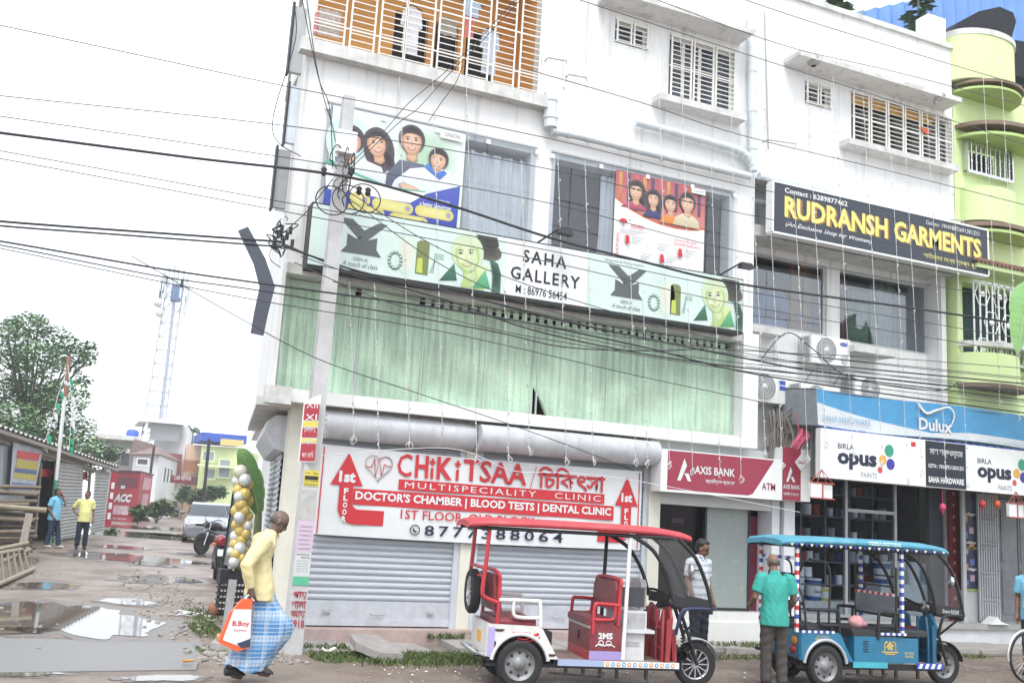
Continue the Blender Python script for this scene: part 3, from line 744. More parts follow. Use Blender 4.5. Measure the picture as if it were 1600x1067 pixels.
def f(mb):
    for t, a, b, z0, z1, bo in (('C',617,640,2.34,2.67,.01), ('H',645,666,2.34,2.67,.03), ('K',679,704,2.34,2.67,.03), ('TSAA',721,821,2.34,2.67,.02)):
        Tb(mb, t, bxx(a), bxx(b), z0, z1, bold=bo)
    for px in (672, 712):
        x = bxx(px); mb.box(x-.022, x+.022, y2, y2+.003, 2.34, 2.50); mb.box(x-.045, x+.045, y2, y2+.003, 2.565, 2.60); mb.box(x-.018, x+.018, y2-.002, y2+.001, 2.53, 2.635)
    mb.poly([(bxx(826),y2,2.29),(bxx(827),y2,2.29),(bxx(836),y2,2.64),(bxx(835),y2,2.64)])
    Tb(mb, 'িচিকৎসা', bxx(839), bxx(944), 2.32, 2.66, bold=.02)
    Tb(mb, '1ST FLOOR, OLD BLOCK', bxx(628), bxx(838), 1.72, 1.87, bold=.01)
sub('lettering', RED, BN, f)
def f(mb):
    Tb(mb, 'MULTISPECIALITY', bxx(631), bxx(837), 2.18, 2.27, spacing=1.25); Tb(mb, 'CLINIC', bxx(866), bxx(938), 2.18, 2.27, spacing=1.25)
    Tb(mb, "DOCTOR'S CHAMBER | BLOOD TESTS | DENTAL CLINIC", bxx(555), bxx(955), 1.935, 2.095, bold=.035)
    Tb(mb, '1st', xA-.12, xA+.12, 2.20, 2.36, bold=.05); Tb(mb, '1st', xB-.10, xB+.10, 2.20, 2.34, bold=.05)
    for x, n_, z0 in ((xA, 'FLOOR', 2.12), (xB, 'FLOOR', 2.10)):
        for i, ch in enumerate(n_): Tb(mb, ch, x-.033, x+.033, z0-.098*i-.08, z0-.098*i, bold=.05)
sub('lettering', BWHITE, BN, f)
def f(mb):
    for i, ch in enumerate('8777388064'):
        px = 667+i*22.2; Tb(mb, ch, bxx(px), bxx(px+15), 1.515, 1.665, bold=.012)
    c_ = (bxx(652), 1.59); ring = [(c_[0]+.07*math.cos(t), y2, c_[1]+.07*math.sin(t)) for t in [i*math.pi/10 for i in range(21)]]
    mb.tube([Vector(p) for p in ring[:-1]], .007, 4, closed=True); mb.tube(arcp((c_[0]+.02,y2,c_[1]+.02), .045, 180, 280, 5), .011, 4)
sub('phone_number', INKB, BN, f)
def f(mb):
    cx, cz = bxx(588), 2.46; hx, hz = .20, .2
    pts = []
    for i in range(28):
        t = 2*math.pi*i/28; x = 16*math.sin(t)**3; z = 13*math.cos(t)-5*math.cos(2*t)-2*math.cos(3*t)-math.cos(4*t)
        pts.append(Vector((cx+x/16*hx, y2, cz+z/16*hz)))
    mb.tube(pts[2:16], .012, 4); mb.tube(pts[16:], .007, 4)
    mb.tube([(cx-.2,y2-.002,cz-.02),(cx-.11,y2-.002,cz-.02),(cx-.07,y2-.002,cz+.1),(cx-.04,y2-.002,cz-.16),(cx,y2-.002,cz+.14),(cx+.05,y2-.002,cz-.14),(cx+.08,y2-.002,cz+.03),(cx+.2,y2-.002,cz)], .008, 4, 1)
sub('tooth_heart_emblem', [LAV, RED], BN, f)
# soft printed pictures: a print holds its own colours point by point
class Print:
    def __init__(s, y): s.v = []; s.f = []; s.c = []; s.y = y; s.k = 0
    def up(s): s.k += 1
    def yy(s): return s.y-.0004*s.k
    def fan(s, P, c0, c1, mid=.62, cm=None):           # centre to rim
        n = len(P); cx = sum(p[0] for p in P)/n; cz = sum(p[1] for p in P)/n; b = len(s.v); y = s.yy(); s.k += 1
        s.v.append((cx,y,cz)); s.c.append(c0)
        for q, c in ((mid, cm or [(a*.7+d*.3) for a, d in zip(c0,c1)]), (1, c1)):
            for p in P: s.v.append((cx+(p[0]-cx)*q, y, cz+(p[1]-cz)*q)); s.c.append(c)
        for i in range(n):
            j = (i+1) % n; s.f += [(b, b+1+i, b+1+j), (b+1+i, b+1+n+i, b+1+n+j, b+1+j)]
    def flatp(s, P, c, grad=None):                      # a figure of one colour, or of one running into another downwards
        z = [p[1] for p in P]; z0, z1 = min(z), max(z); b = len(s.v); y = s.yy(); s.k += 1
        for p in P:
            u = (z1-p[1])/(z1-z0+1e-6); s.v.append((p[0],y,p[1])); s.c.append(c if not grad else tuple(a*(1-u)+d*u for a, d in zip(c,grad)))
        s.f.append(tuple(range(b, b+len(P))))
    def oval(s, c, rx, ry, c0, c1, tilt=0, n=22, mid=.62, cm=None):
        t = R(tilt); s.fan([(c[0]+rx*math.cos(a)*math.cos(t)-ry*math.sin(a)*math.sin(t), c[1]+rx*math.cos(a)*math.sin(t)+ry*math.sin(a)*math.cos(t)) for a in [2*math.pi*i/n for i in range(n)]], c0, c1, mid, cm)
    def build(s, name, parent):
        me = bpy.data.meshes.new(name); me.from_pydata([Vector(v)-WLOC[parent.name] for v in s.v], [], s.f)
        ca = me.color_attributes.new('print', 'FLOAT_COLOR', 'POINT')
        for i, c in enumerate(s.c): ca.data[i].color = (*c, 1)
        me.materials.append(PRINTM); o = bpy.data.objects.new(name, me); COL.objects.link(o); o.parent = parent; WLOC[o.name] = WLOC[parent.name]; return o
PRINTM = mat('photo_print', (1,1,1), .5, var=.04, scale=3)
_t = PRINTM.node_tree; _b = _t.nodes['Principled BSDF']; _src = [l.from_socket for l in _t.links if l.to_socket == _b.inputs['Base Color']][0]
_at = _t.nodes.new('ShaderNodeAttribute'); _at.attribute_name = 'print'; _mm = _t.nodes.new('ShaderNodeMixRGB'); _mm.blend_type = 'MULTIPLY'; _mm.inputs[0].default_value = 1
_t.links.new(_src, _mm.inputs[1]); _t.links.new(_at.outputs['Color'], _mm.inputs[2]); _t.links.new(_mm.outputs[0], _b.inputs['Base Color'])
C = lambda h: lin(h, .82)
SKN = (C('#f0d2ba'), C('#e4bc9e'), C('#b98a70')); SKG = (C('#eef4d4'), C('#dcebb4'), C('#a8c878'))
def portrait(p, cx, cz, r, hair=('#2c262c','#5c545c'), long=0, turn=0, tilt=0, sk=SKN, lips='#c07a70', body=None, shirt=('#eef2f4','#c4ced6'), man=0):
    t = R(tilt); q = lambda a, b: (cx+r*(a*math.cos(t)-b*math.sin(t)), cz+r*(a*math.sin(t)+b*math.cos(t)))
    h0, h1 = C(hair[0]), C(hair[1])
    if long: p.oval(q(.15,-.45), r*1.30, r*1.9, h0, h1, tilt); p.oval(q(.7,-1.2), r*.55, r*1.1, h0, h1, tilt+15)
    if body: p.flatp(body, C(shirt[0]), C(shirt[1]))
    p.fan([q(a,b) for a, b in ((-.38,-.6),(.42,-.6),(.50,-1.45),(.1,-1.7),(-.42,-1.45))], sk[1], sk[2])
    p.oval(q(.02,.22), r*1.08, r*1.16, h0, h1, tilt)
    w = .80 if not man else .84
    face = [(w*math.cos(a)*(1-.16*max(0,-math.sin(a))), 1.08*math.sin(a)-.05) for a in [2*math.pi*i/26 for i in range(26)]]
    p.fan([q(a,b) for a, b in face], sk[0], sk[2], .66, sk[1])
    p.oval(q(-.40,-.28), r*.22, r*.17, C('#eebca4') if sk is SKN else sk[0], sk[1], tilt, 12); p.oval(q(.42,-.28), r*.22, r*.17, C('#e8b098') if sk is SKN else sk[1], sk[1], tilt, 12)
    fr = [(-.86,.25),(-.80,.62),(-.5,.92),(0,1.10),(.5,.95),(.82,.6),(.86,.2),(.66,.46),(.35,.66),(-.1,.62),(-.5,.56),(-.7,.42)] if not man else [(-.88,.18),(-.84,.62),(-.5,1.02),(0,1.18),(.55,1.02),(.88,.6),(.88,.12),(.74,.45),(.45,.60),(0,.66),(-.4,.62),(-.74,.42)]
    p.flatp([q(a,b) for a, b in fr], h0, h1)
    for sg in (-1,1):
        ex = sg*.34+turn; p.oval(q(ex,.16), r*.17, r*.085, C('#f2efec'), C('#8a6a5c') if sk is SKN else C('#6a8a58'), tilt, 12); p.oval(q(ex+turn*.2,.16), r*.075, r*.08, C('#241c1c'), C('#4a3a34'), tilt, 10)
        p.fan([q(a,b) for a, b in ((ex-.20,.32),(ex,.41),(ex+.20,.33),(ex+.18,.29),(ex,.35),(ex-.18,.29))], C('#5a4640'), C('#8a7064') if sk is SKN else C('#7a8a60'))
    p.fan([q(a,b) for a, b in ((turn-.03,.20),(turn+.10,-.18),(turn+.14,-.27),(turn,-.32),(turn-.14,-.27),(turn-.08,-.15))], sk[0], sk[2], .5, sk[1])
    p.fan([q(turn*.8+.36*math.cos(a), -.52+.05*math.cos(2*a)+(.14 if math.sin(a) < 0 else .06)*math.sin(a)) for a in [2*math.pi*i/16 for i in range(16)]], C(lips), C(lips))
    p.fan([q(turn*.8+.28*math.cos(a), -.515+.05*math.cos(2*a)+(.075 if math.sin(a) < 0 else .02)*math.sin(a)) for a in [2*math.pi*i/14 for i in range(14)]], C('#f6f3f0'), C('#e6dcd6'))
# -- gallery sign: long lightbox
YSG = 13.58
SGN = thing('gallery_sign', 'long mint lightbox sign with perfume bottles and green tinted portraits under the glass panes', 'sign', W(820,440,YSG))
gx0, gx1 = W(480,400,YSG).x, W(1161,480,YSG).x
gzb = (W(480,418,YSG).z+W(1161,522,YSG).z)/2; gzt = gzb+.93
sub('sign_box', BLACK, SGN, lambda mb: mb.box(gx0, gx1, YSG, 13.88, gzb, gzt+.02))
y0 = YSG-.004
sxL, sxR = W(787,440,YSG).x, W(917,445,YSG).x
def gp(u, v_): return gx0+u*(sxL-gx0)/1.0, gzb+v_*(gzt-gzb)
def f(mb):
    mb.poly([(gx0+.01,y0,gzb+.05),(sxL,y0,gzb+.05),(sxL,y0,gzt),(gx0+.01,y0,gzt)], 0); mb.poly([(sxR,y0,gzb+.05),(gx1-.01,y0,gzb+.05),(gx1-.01,y0,gzt),(sxR,y0,gzt)], 0)
    mb.poly([(sxL,y0,gzb+.05),(sxR,y0,gzb+.05),(sxR,y0,gzt),(sxL,y0,gzt)], 1)
sub('face', [mat('mint_face', lin('#dbeee8'), .5, var=.1, scale=1.1), BWHITE], SGN, f)
def f(mb):
    for a in ((805,378,.14), ): pass
    Tb(mb, 'SAHA', W(817,400,YSG).x, W(885,410,YSG).x, gzt-.33, gzt-.13, y0-.004, bold=.02, spacing=1.25)
    Tb(mb, 'GALLERY', W(798,420,YSG).x, W(906,440,YSG).x, gzt-.62, gzt-.42, y0-.004, bold=.02, spacing=1.2)
    Tb(mb, 'M : 86976 56454', W(806,445,YSG).x, W(886,455,YSG).x, gzt-.83, gzt-.70, y0-.004, bold=.008)
sub('lettering', INK, SGN, f)
def motif(mb, px0):
    P = lambda x, z, y=0: (W(px0,430,YSG).x+x*(.82 if x > .5 else 1), YSG-.008-y, gzb+z)
    mb.poly([P(-.36,.80),P(-.05,.52),P(0,.58),P(.08,.52),P(.36,.80),P(.22,.80),P(.02,.66),P(-.16,.80)], 0)   # folded crest
    mb.poly([P(-.22,.40),P(.22,.40),P(.22,.58),P(.08,.52),P(0,.58),P(-.08,.52),P(-.22,.58)], 0); mb.poly([P(-.30,.30),P(.30,.30),P(.22,.40),P(-.22,.40)], 0)
    Tb(mb, 'GEN-X', P(0,0)[0]-.11, P(0,0)[0]+.11, gzb+.20, gzb+.255, YSG-.008); Tb(mb, 'A touch of class', P(0,0)[0]-.26, P(0,0)[0]+.26, gzb+.11, gzb+.18, YSG-.008, shear=.3)
    Tb(mb, 'Gorgeous & Precise Luxury', P(0,0)[0]-.42, P(0,0)[0]+.3, gzb+.84, gzb+.89, YSG-.008, shear=.3)
    for i in range(14):
        t = 2*math.pi*i/14; c_ = P(.62+.11*math.cos(t), .30+.12*math.sin(t)); mb.lathe([(.001,-.002),(.03,-.002),(.001,-.003)], c_, 'y', 6, 1)
    mb.poly([P(1.0,.15),P(1.24,.15),P(1.24,.62),P(1.18,.66),P(1.06,.66),P(1.0,.62)], 2); mb.poly([P(1.02,.17,.002),P(1.14,.17,.002),P(1.12,.40,.002),P(1.03,.38,.002)], 3)
    mb.poly([P(1.26,.2),P(1.34,.2),P(1.34,.5),P(1.52,.5),P(1.52,.42),P(1.36,.42)], 1)
    return
    h = [(1.86,.22),(1.75,.5),(1.72,.72),(1.8,.88),(2.1,.88),(2.25,.74),(2.2,.5),(2.05,.25)]
    mb.poly([P(a,b) for a, b in h], 4); mb.poly([P(1.95,.88,.002),P(2.42,.88,.002),P(2.42,.7,.002),P(2.30,.66,.002),P(2.2,.80,.002)], 5)
    mb.poly([P(1.62,.14,.001),P(1.95,.30,.001),P(1.72,.40,.001)], 6); mb.poly([P(1.9,.12,.003),P(2.3,.10,.003),P(2.22,.42,.003),P(2.05,.26,.003)], 4); mb.poly([P(2.12,.10,.004),P(2.36,.10,.004),P(2.22,.42,.004)], 6)
    mb.poly([P(2.38,.06,.004),P(2.66,.06,.004),P(2.60,.36,.004),P(2.44,.52,.004),P(2.32,.5,.004)], 5)
    mb.poly([P(1.80,.66,.004),P(1.90,.64,.004),P(1.86,.69,.004)], 5); mb.poly([P(2.0,.66,.004),P(2.12,.67,.004),P(2.06,.71,.004)], 5); mb.poly([P(1.86,.37,.004),P(2.0,.37,.004),P(1.93,.42,.004)], 3)
GM = [flat('grey_metal_print','#5e6668'), flat('pale_gem','#a8c8bc'), flat('bottle_olive','#7c8a52'), flat('lime_print','#c8d860'), flat('face_print','#e6efc8'), flat('dark_green_print','#2e4a44'), flat('leaf_print','#6fbf86')]
sub('printed_motif', GM, SGN, lambda mb: motif(mb, 561)); sub('printed_motif', GM, SGN, lambda mb: motif(mb, 980))
def lady(px, mir):
    pr = Print(YSG-.008); cx = W(px,430,YSG).x; q = lambda a, b: (cx+a, gzb+b)
    pr.oval(q(-.95,.42), .16, .30, C('#e8e4d4'), C('#d4eee2')); pr.oval(q(.26,.70), .30, .16, C('#3a3a34'), C('#6a6a58'), -15)
    pr.flatp([q(-.42,.10),q(-.20,.40),q(-.14,.14)], C('#4a8a6c'), C('#2e5a4a')); pr.flatp([q(-.08,.06),q(.02,.40),q(.34,.44),q(.30,.06)], C('#e2ecb8'), C('#b4d07c'))
    pr.flatp([q(.10,.06),q(.30,.38),q(.40,.10)], C('#74c890'), C('#4a9a6c'))
    portrait(pr, cx, gzb+.55, .245, hair=('#d8e6c0','#cfe6c4'), sk=SKG, lips='#b8c850', tilt=10, turn=-.08); pr.up()
    pr.fan([q(a,b) for a, b in ((.10,.90),(.46,.90),(.50,.78),(.40,.72),(.30,.76),(.22,.84))], C('#2a2a28'), C('#4a4a42'))
    pr.fan([q(a,b) for a, b in ((.42,.06),(.56,.06),(.56,.34),(.50,.50),(.36,.56),(.42,.30))], C('#223a34'), C('#4a7a64'))
    pr.build('portrait', SGN)
lady(728, 0); lady(1118, 1)
for px, lab in ((858,'black arm floodlight above the gallery sign lettering'), (1140,'black arm floodlight at the right end of the gallery sign')):
    p = W(px, 375 if px < 1000 else 430, YSG); fl = thing('floodlight', lab, 'lamp', (p.x-.1,YSG,gzt))
    sub('arm', BLACK, fl, lambda mb: mb.tube([(p.x-.18,YSG+.1,gzt+.02),(p.x+.05,YSG-.25,gzt+.22)], .014, 6)); sub('lamp_head', BLACK, fl, lambda mb: mb.hexa([(p.x+.0,YSG-.34,gzt+.13),(p.x+.26,YSG-.34,gzt+.13),(p.x+.26,YSG-.2,gzt+.13),(p.x,YSG-.2,gzt+.13)], [(p.x+.03,YSG-.31,gzt+.22),(p.x+.23,YSG-.31,gzt+.22),(p.x+.23,YSG-.24,gzt+.22),(p.x+.03,YSG-.24,gzt+.22)]))
# -- family posters stuck on the panes
YP = YW-.04
YP_ = YW-.04
def wp(a, b): v = W(a, b, YP); return (v.x, v.z)
PM = [flat('poster_green','#cfe6dc'), HAIR, flat('poster_shirt','#e9f0f4'), flat('poster_jacket','#5a6478'), flat('nose_shade','#cc9c80'), flat('poster_face','#eac4a6'), flat('teeth_white','#ffffff'), BLUE, YEL, BWHITE, flat('collar_blue','#4b7fd0'), flat('poster_teal','#5fb39c')]
PO = thing('poster', 'large family poster with two parents and two children on the left glass panes', 'poster', W(610,330,YP))
q_ = lambda mb, pts, m, dy: mb.poly([V(W(a,b,YP).x, YP-dy, W(a,b,YP).z) for a, b in pts], m)
px_l, px_r = W(508,300,YP).x, W(722,300,YP).x
zt_, zb_ = pan1[3]-.02, W(712,357,YP).z
pr = Print(YP); L_ = lambda *pts: [wp(*q) for q in pts]
pr.flatp([(px_l,zb_),(px_r,zb_),(px_r,zt_),(px_l,zt_)], C('#e2efed'), C('#ecf5ec'))
pr.oval(wp(668,246), .50, .46, C('#b8d8bc'), C('#dcede4')); pr.oval(wp(545,222), .34, .42, C('#c2e2e0'), C('#d8ece8'))
m_ = W(590,240,YP).x-W(580,240,YP).x; u_ = m_/10
portrait(pr, *wp(548,222), 20*u_, body=L_((512,300),(520,262),(540,250),(562,252),(576,300)))
portrait(pr, *wp(588,226), 19*u_, long=1, tilt=14, turn=.1, body=L_((540,300),(545,268),(564,248),(596,262),(608,300)))
portrait(pr, *wp(643,222), 20*u_, man=1, tilt=4, body=L_((600,300),(604,272),(624,250),(662,258),(690,300)), shirt=('#6c7488','#4c5468'))
portrait(pr, *wp(684,252), 15.5*u_, man=1, tilt=-6, turn=-.08, body=L_((604,306),(616,282),(640,264),(668,262),(702,268),(712,306)), shirt=('#f2f5f7','#d4e0e8'))
pr.flatp(L_((662,262),(669,255),(680,272),(692,267),(698,272),(686,282)), C('#5c90dc'), C('#3f6fc0'))
pr.oval(wp(640,296), 20*u_, 6*u_, C('#ecc8ac'), C('#c89c80'), -12)
pr.flatp(L_((508,256),(514,252),(560,276),(610,296),(664,302),(668,306),(650,318),(508,318)), C('#f2f7f6'), C('#ffffff'))
pr.flatp(L_((508,252),(514,249),(560,273),(610,293),(664,300),(664,302),(610,296),(560,277),(508,257)), C('#5fb39c'))
pr.flatp(L_((508,292),(520,293),(600,312),(640,318),(665,304),(718,292),(712,357),(504,321)), C('#5262bc'), C('#3a4cb0')); pr.up()
pr.flatp(L_((512,286),(560,288),(640,306),(640,316),(600,311),(512,296)), C('#ffffff'))
for a, b, cx, cy in ((545,578,562,312), (580,645,612,323), (647,708,677,334), (540,600,570,331), (606,668,640,346)):
    x0, x1 = W(a,cy,YP).x, W(b,cy,YP).x; z = W(cx,cy,YP).z; rd = .085
    pr.fan([(x1-rd+rd*math.cos(t), z+rd*math.sin(t)) for t in [-math.pi/2+i*math.pi/8 for i in range(9)]]+[(x0+rd+rd*math.cos(t), z+rd*math.sin(t)) for t in [math.pi/2+i*math.pi/8 for i in range(9)]], C('#efe79a'), C('#d8cf72'))
    pr.oval((x1-rd,z), .05, .05, C('#9a9ab8'), C('#cfc890'))
pr.flatp(L_((688,204),(722,213),(721,224),(687,216)), C('#f4f7f6'))
pr.build('print', PO)
ly = pr.yy()-.002
sub('lettering', BWHITE, PO, lambda mb: (Tb(mb, 'First secure solutions for', W(665,310,YP).x, W(702,314,YP).x, W(665,313,YP).z, W(665,308,YP).z, ly), Tb(mb, 'a better tomorrow', W(655,315,YP).x, W(704,322,YP).x, W(655,322,YP).z, W(655,315,YP).z, ly, bold=.02)))
sub('lettering', GRN, PO, lambda mb: Tb(mb, 'UNISON', W(694,210,YP).x, W(718,214,YP).x, W(694,214,YP).z, W(694,208,YP).z, ly))
PM2 = [flat('festive_red','#b8404e'), HAIR, flat('saree_red','#b94a60'), flat('navy_dress','#323a6a'), flat('nose_shade','#cc9c80'), flat('poster_face','#eac4a6'), flat('teeth_white','#ffffff'), flat('kurta_orange','#e8924a'), flat('kurta_cream','#dcd2b4'), BWHITE, RED, YEL, GRN, flat('curtain_gold','#d8a860')]
PO2 = thing('poster', 'red and white insurance poster with a smiling family in festive clothes on the right panes', 'poster', W(1030,350,YP))
ax0, ax1 = W(960,330,YP).x, W(1101,340,YP).x; az1, az0 = pan2[3]-.06, W(1030,418,YP).z
pr = Print(YP); wdt, hgt = ax1-ax0, az1-az0
pr.flatp([(ax0,az0),(ax1,az0),(ax1,az1),(ax0,az1)], C('#f6f7f8'))
dep_ = [.30,.40,.46,.50,.51,.50,.46]
edge = lambda dv: [(ax0,az1)]+[(ax0+wdt*i/6, az1-hgt*(d-dv)) for i, d in enumerate(dep_)]+[(ax1,az1)]
pr.flatp(edge(-.022), C('#e0a050')); pr.flatp(edge(-.012), C('#d04854')); pr.flatp(edge(.0), C('#b85e66'), C('#d48a86'))
for i in range(11):
    x = ax0+.06+i*wdt/11.4; pr.flatp([(x,az1-.02),(x+.07,az1-.02),(x+.065,az1-hgt*.34),(x+.01,az1-hgt*.34)], C(('#d8a868','#5a5478','#d07078')[i % 3]), C(('#b8743c','#6a4a5a','#a84858')[i % 3]))
v_ = lambda du, dv: (ax0+wdt*du, az1-hgt*dv)
ru = wdt*.078
for (du, dv, sc_, lg, mn, sh_, bw) in ((.22,.20,1.05,1,0,('#c8647a','#a84860'),.16), (.41,.25,.92,1,0,('#46507e','#343c66'),.11), (.60,.27,.92,0,1,('#ec9c58','#d8843c'),.12), (.79,.22,1.1,0,1,('#e6dcc0','#c8bc98'),.16)):
    c_ = v_(du,dv); bt = az1-hgt*min(.49, dep_[min(5,int(du*6))]+.0)
    portrait(pr, *c_, ru*sc_, long=lg, man=mn, body=[(c_[0]-wdt*bw,bt),(c_[0]-wdt*bw*.85,c_[1]-ru*2.0),(c_[0]-ru*.6,c_[1]-ru*1.35),(c_[0]+ru*.6,c_[1]-ru*1.35),(c_[0]+wdt*bw*.8,c_[1]-ru*2.0),(c_[0]+wdt*bw*.9,bt)], shirt=sh_)
pr.flatp([(ax1-.30,az1-.03),(ax1-.02,az1-.03),(ax1-.02,az1-.13),(ax1-.30,az1-.13)], C('#eef2ee'))
pr.build('print', PO2); ly = pr.yy()-.002
def f(mb):
    mb.poly([V(ax0+.16+.08*math.cos(a), ly, az1-hgt*.58+.07*math.sin(a)) for a in [math.pi*i/10 for i in range(11)]]); mb.box(ax0+.155, ax0+.165, ly, ly+.001, az1-hgt*.58-.07, az1-hgt*.58)
    Tb(mb, 'ASSURED', ax0+.30, ax0+.56, az1-hgt*.62, az1-hgt*.575, ly, bold=.01); Tb(mb, 'Assured life goals\nSecured loved ones', ax1-.62, ax1-.10, az1-hgt*.72, az1-hgt*.64, ly)
    for du, dv in ((.12,.76),(.50,.90),(.70,.80)): x, z = v_(du,dv); mb.poly([(x,ly,z-.07),(x+.09,ly,z-.07),(x+.06,ly,z+.07),(x,ly,z+.07)])
    mb.letter('FEATURES', (ax0+.09,ly,az0+.06), (0,0,.40), (-.05,0,0), 0)
sub('lettering', RED, PO2, f)
def f(mb):
    for du, dv in ((.12,.76),(.50,.90),(.70,.80),(.40,.78),(.22,.92)):
        x, z = v_(du,dv)
        for k in range(3): mb.box(x+.12, x+.36-.06*k, ly, ly+.001, z+.05-.045*k, z+.06-.045*k)
    for k in range(3): mb.box(ax0+.1, ax0+.6-.1*k, ly, ly+.001, az1-hgt*(.655+.018*k), az1-hgt*(.655+.018*k)+.008)
    Tb(mb, 'UNISON', ax1-.26, ax1-.06, az1-.10, az1-.06, ly)
sub('lettering', flat('pale_grey_print','#aeb2b8'), PO2, f)
# -- garments sign
YR2 = 13.55
RS = thing('garments_sign', 'long dark grey signboard with big yellow shop lettering above the right shop windows', 'sign', W(1375,350,YR2))
rx0, rx1 = W(1209,320,YR2).x, W(1543,400,YR2).x; rz1 = (W(1208,281,YR2).z+W(1543,364,YR2).z)/2; rz0 = (W(1209,358,YR2).z+W(1544,433,YR2).z)/2
sub('sign_box', mat('sign_charcoal', lin('#3a414e'), .55, var=.05), RS, lambda mb: mb.box(rx0, rx1, YR2, YR2+.16, rz0, rz1))
def f(mb):
    t_ = .035
    mb.box(rx0-.01, rx1+.01, YR2-.01, YR2+.17, rz1, rz1+t_); mb.box(rx0-.01, rx1+.01, YR2-.01, YR2+.17, rz0-t_, rz0); mb.box(rx0-t_, rx0, YR2-.01, YR2+.17, rz0, rz1); mb.box(rx1, rx1+t_, YR2-.01, YR2+.17, rz0, rz1)
sub('frame', WHITE, RS, f)
rw, rh = rx1-rx0, rz1-rz0
rT = lambda mb, t, u0, u1, v0, v1, mi=0, dy=.006, **k: Tb(mb, t, rx0+u0*rw, rx0+u1*rw, rz0+v0*rh, rz0+v1*rh, YR2-dy, mi, **k)
def f(mb):
    rT(mb, 'RUDRANSH', .045, .505, .33, .77, bold=.035); rT(mb, 'GARMENTS', .535, .965, .33, .77, bold=.035)
    rT(mb, 'সািহত্যর মেধ্য স্বপ্ন পূরণ', .675, .96, .07, .22)
sub('lettering', flat('sign_yellow','#efe684'), RS, f)
def f(mb):
    rT(mb, 'RUDRANSH', .053, .513, .315, .755, 0, .003, bold=.05); rT(mb, 'GARMENTS', .543, .973, .315, .755, 0, .003, bold=.05)
sub('letter_shadow', flat('sign_ochre','#a2733e'), RS, f)
def f(mb):
    rT(mb, 'Contact : 6289877462', .045, .32, .83, .94, bold=.02); rT(mb, 'Gst no: 19HVBPD6913E1ZO', .69, .96, .84, .93); rT(mb, '(An Exclusive Shop for Women)', .05, .43, .13, .25, shear=.35, bold=.01)
sub('lettering', BWHITE, RS, f)
def f(mb):
    for u in (.25, .62): mb.bar((rx0+u*rw,YR2+.1,rz1), (rx0+u*rw+.25,13.88,rz1+.18), .03)
sub('bracket', BLACK, RS, f)
# -- hardware awning and paint board
YD = 13.25
DX = thing('awning_banner', 'faded blue and white paint shop awning banner sagging above the white paint board', 'awning', W(1430,650,YD))
dx0, dx1 = W(1278,640,YD).x, W(1600,670,YD).x+2.2
dz1 = (W(1277,607,YD).z+W(1600,648,YD).z)/2; dz0 = (W(1280,664,YD).z+W(1600,702,YD).z)/2
VY = lambda u: YD+.03*math.sin(u*14)
def f(mb):
    n_ = 40
    vs = []
    for i in range(n_+1):
        u = i/n_; x = dx0+(dx1-dx0)*u
        for v_ in (0,.5,1): vs.append((x, VY(u)+.05*v_, dz0+(dz1-dz0)*v_-.03*math.sin(u*9)))
    mb.add(vs, [(3*i+j, 3*i+3+j, 3*i+4+j, 3*i+1+j) for i in range(n_) for j in (0,1)], 0, True)
    mb.hexa([(dx0,YD,dz0),(dx0+.01,YD,dz0),(dx0+.01,14.4,dz0+.1),(dx0,14.4,dz0+.1)], [(dx0,YD+.05,dz1),(dx0+.01,YD+.05,dz1),(dx0+.01,14.4,dz1+.12),(dx0,14.4,dz1+.12)], 1)
    mb.hexa([(dx0,YD+.06,dz1-.02),(dx1,YD+.06,dz1-.02),(dx1,14.4,dz1+.1),(dx0,14.4,dz1+.1)], [(dx0,YD+.06,dz1-.01),(dx1,YD+.06,dz1-.01),(dx1,14.4,dz1+.12),(dx0,14.4,dz1+.12)], 1)
sub('cloth', [flat('faded_blue','#4fa0d4', var=.12), flat('grey_tarpaulin','#9aa2a8', var=.2)], DX, f)
dzh = dz1-dz0
def wavepoly(mb, fn0, fn1, m, dy, x0=None, x1=None, n_=40):
    x0 = dx0 if x0 is None else x0; x1 = dx1 if x1 is None else x1
    for i in range(n_):
        a, b = x0+(x1-x0)*i/n_, x0+(x1-x0)*(i+1)/n_; q4 = []
        for x, fn in ((a,fn0),(b,fn0),(b,fn1),(a,fn1)):
            u = (x-dx0)/(dx1-dx0); v_ = fn((x-dx0)/3.3); q4.append((x, VY(u)+.05*v_-dy, dz0+dzh*v_-.03*math.sin(u*9)))
        mb.poly(q4, m)
def f(mb):
    wavepoly(mb, lambda s_: .02, lambda s_: max(.04, .62-.55*min(1,s_*1.15)+.12*max(0,s_-1)) if s_ < 1.5 else .3, 0, .006)
    wavepoly(mb, lambda s_: .02, lambda s_: .02+.22*max(0,(s_-.45))/.6 if s_ < 1.05 else .24, 0, .008)
sub('swoosh', flat('cloth_white','#dfe6ea', var=.08), DX, f)
dT = lambda mb, t, a, b, v0, v1, mi=0, dy=.03, **k: Tb(mb, t, dx0+a, dx0+b, dz0+dzh*v0, dz0+dzh*v1, YD-dy, mi, **k)
sub('lettering', flat('pale_blue_letter','#9cc0d8'), DX, lambda mb: (dT(mb, 'SAHA HARDWARE', .08, 1.12, .14, .30, bold=.02), dT(mb, 'www.paints.com', 3.9, 5.0, .06, .14)))
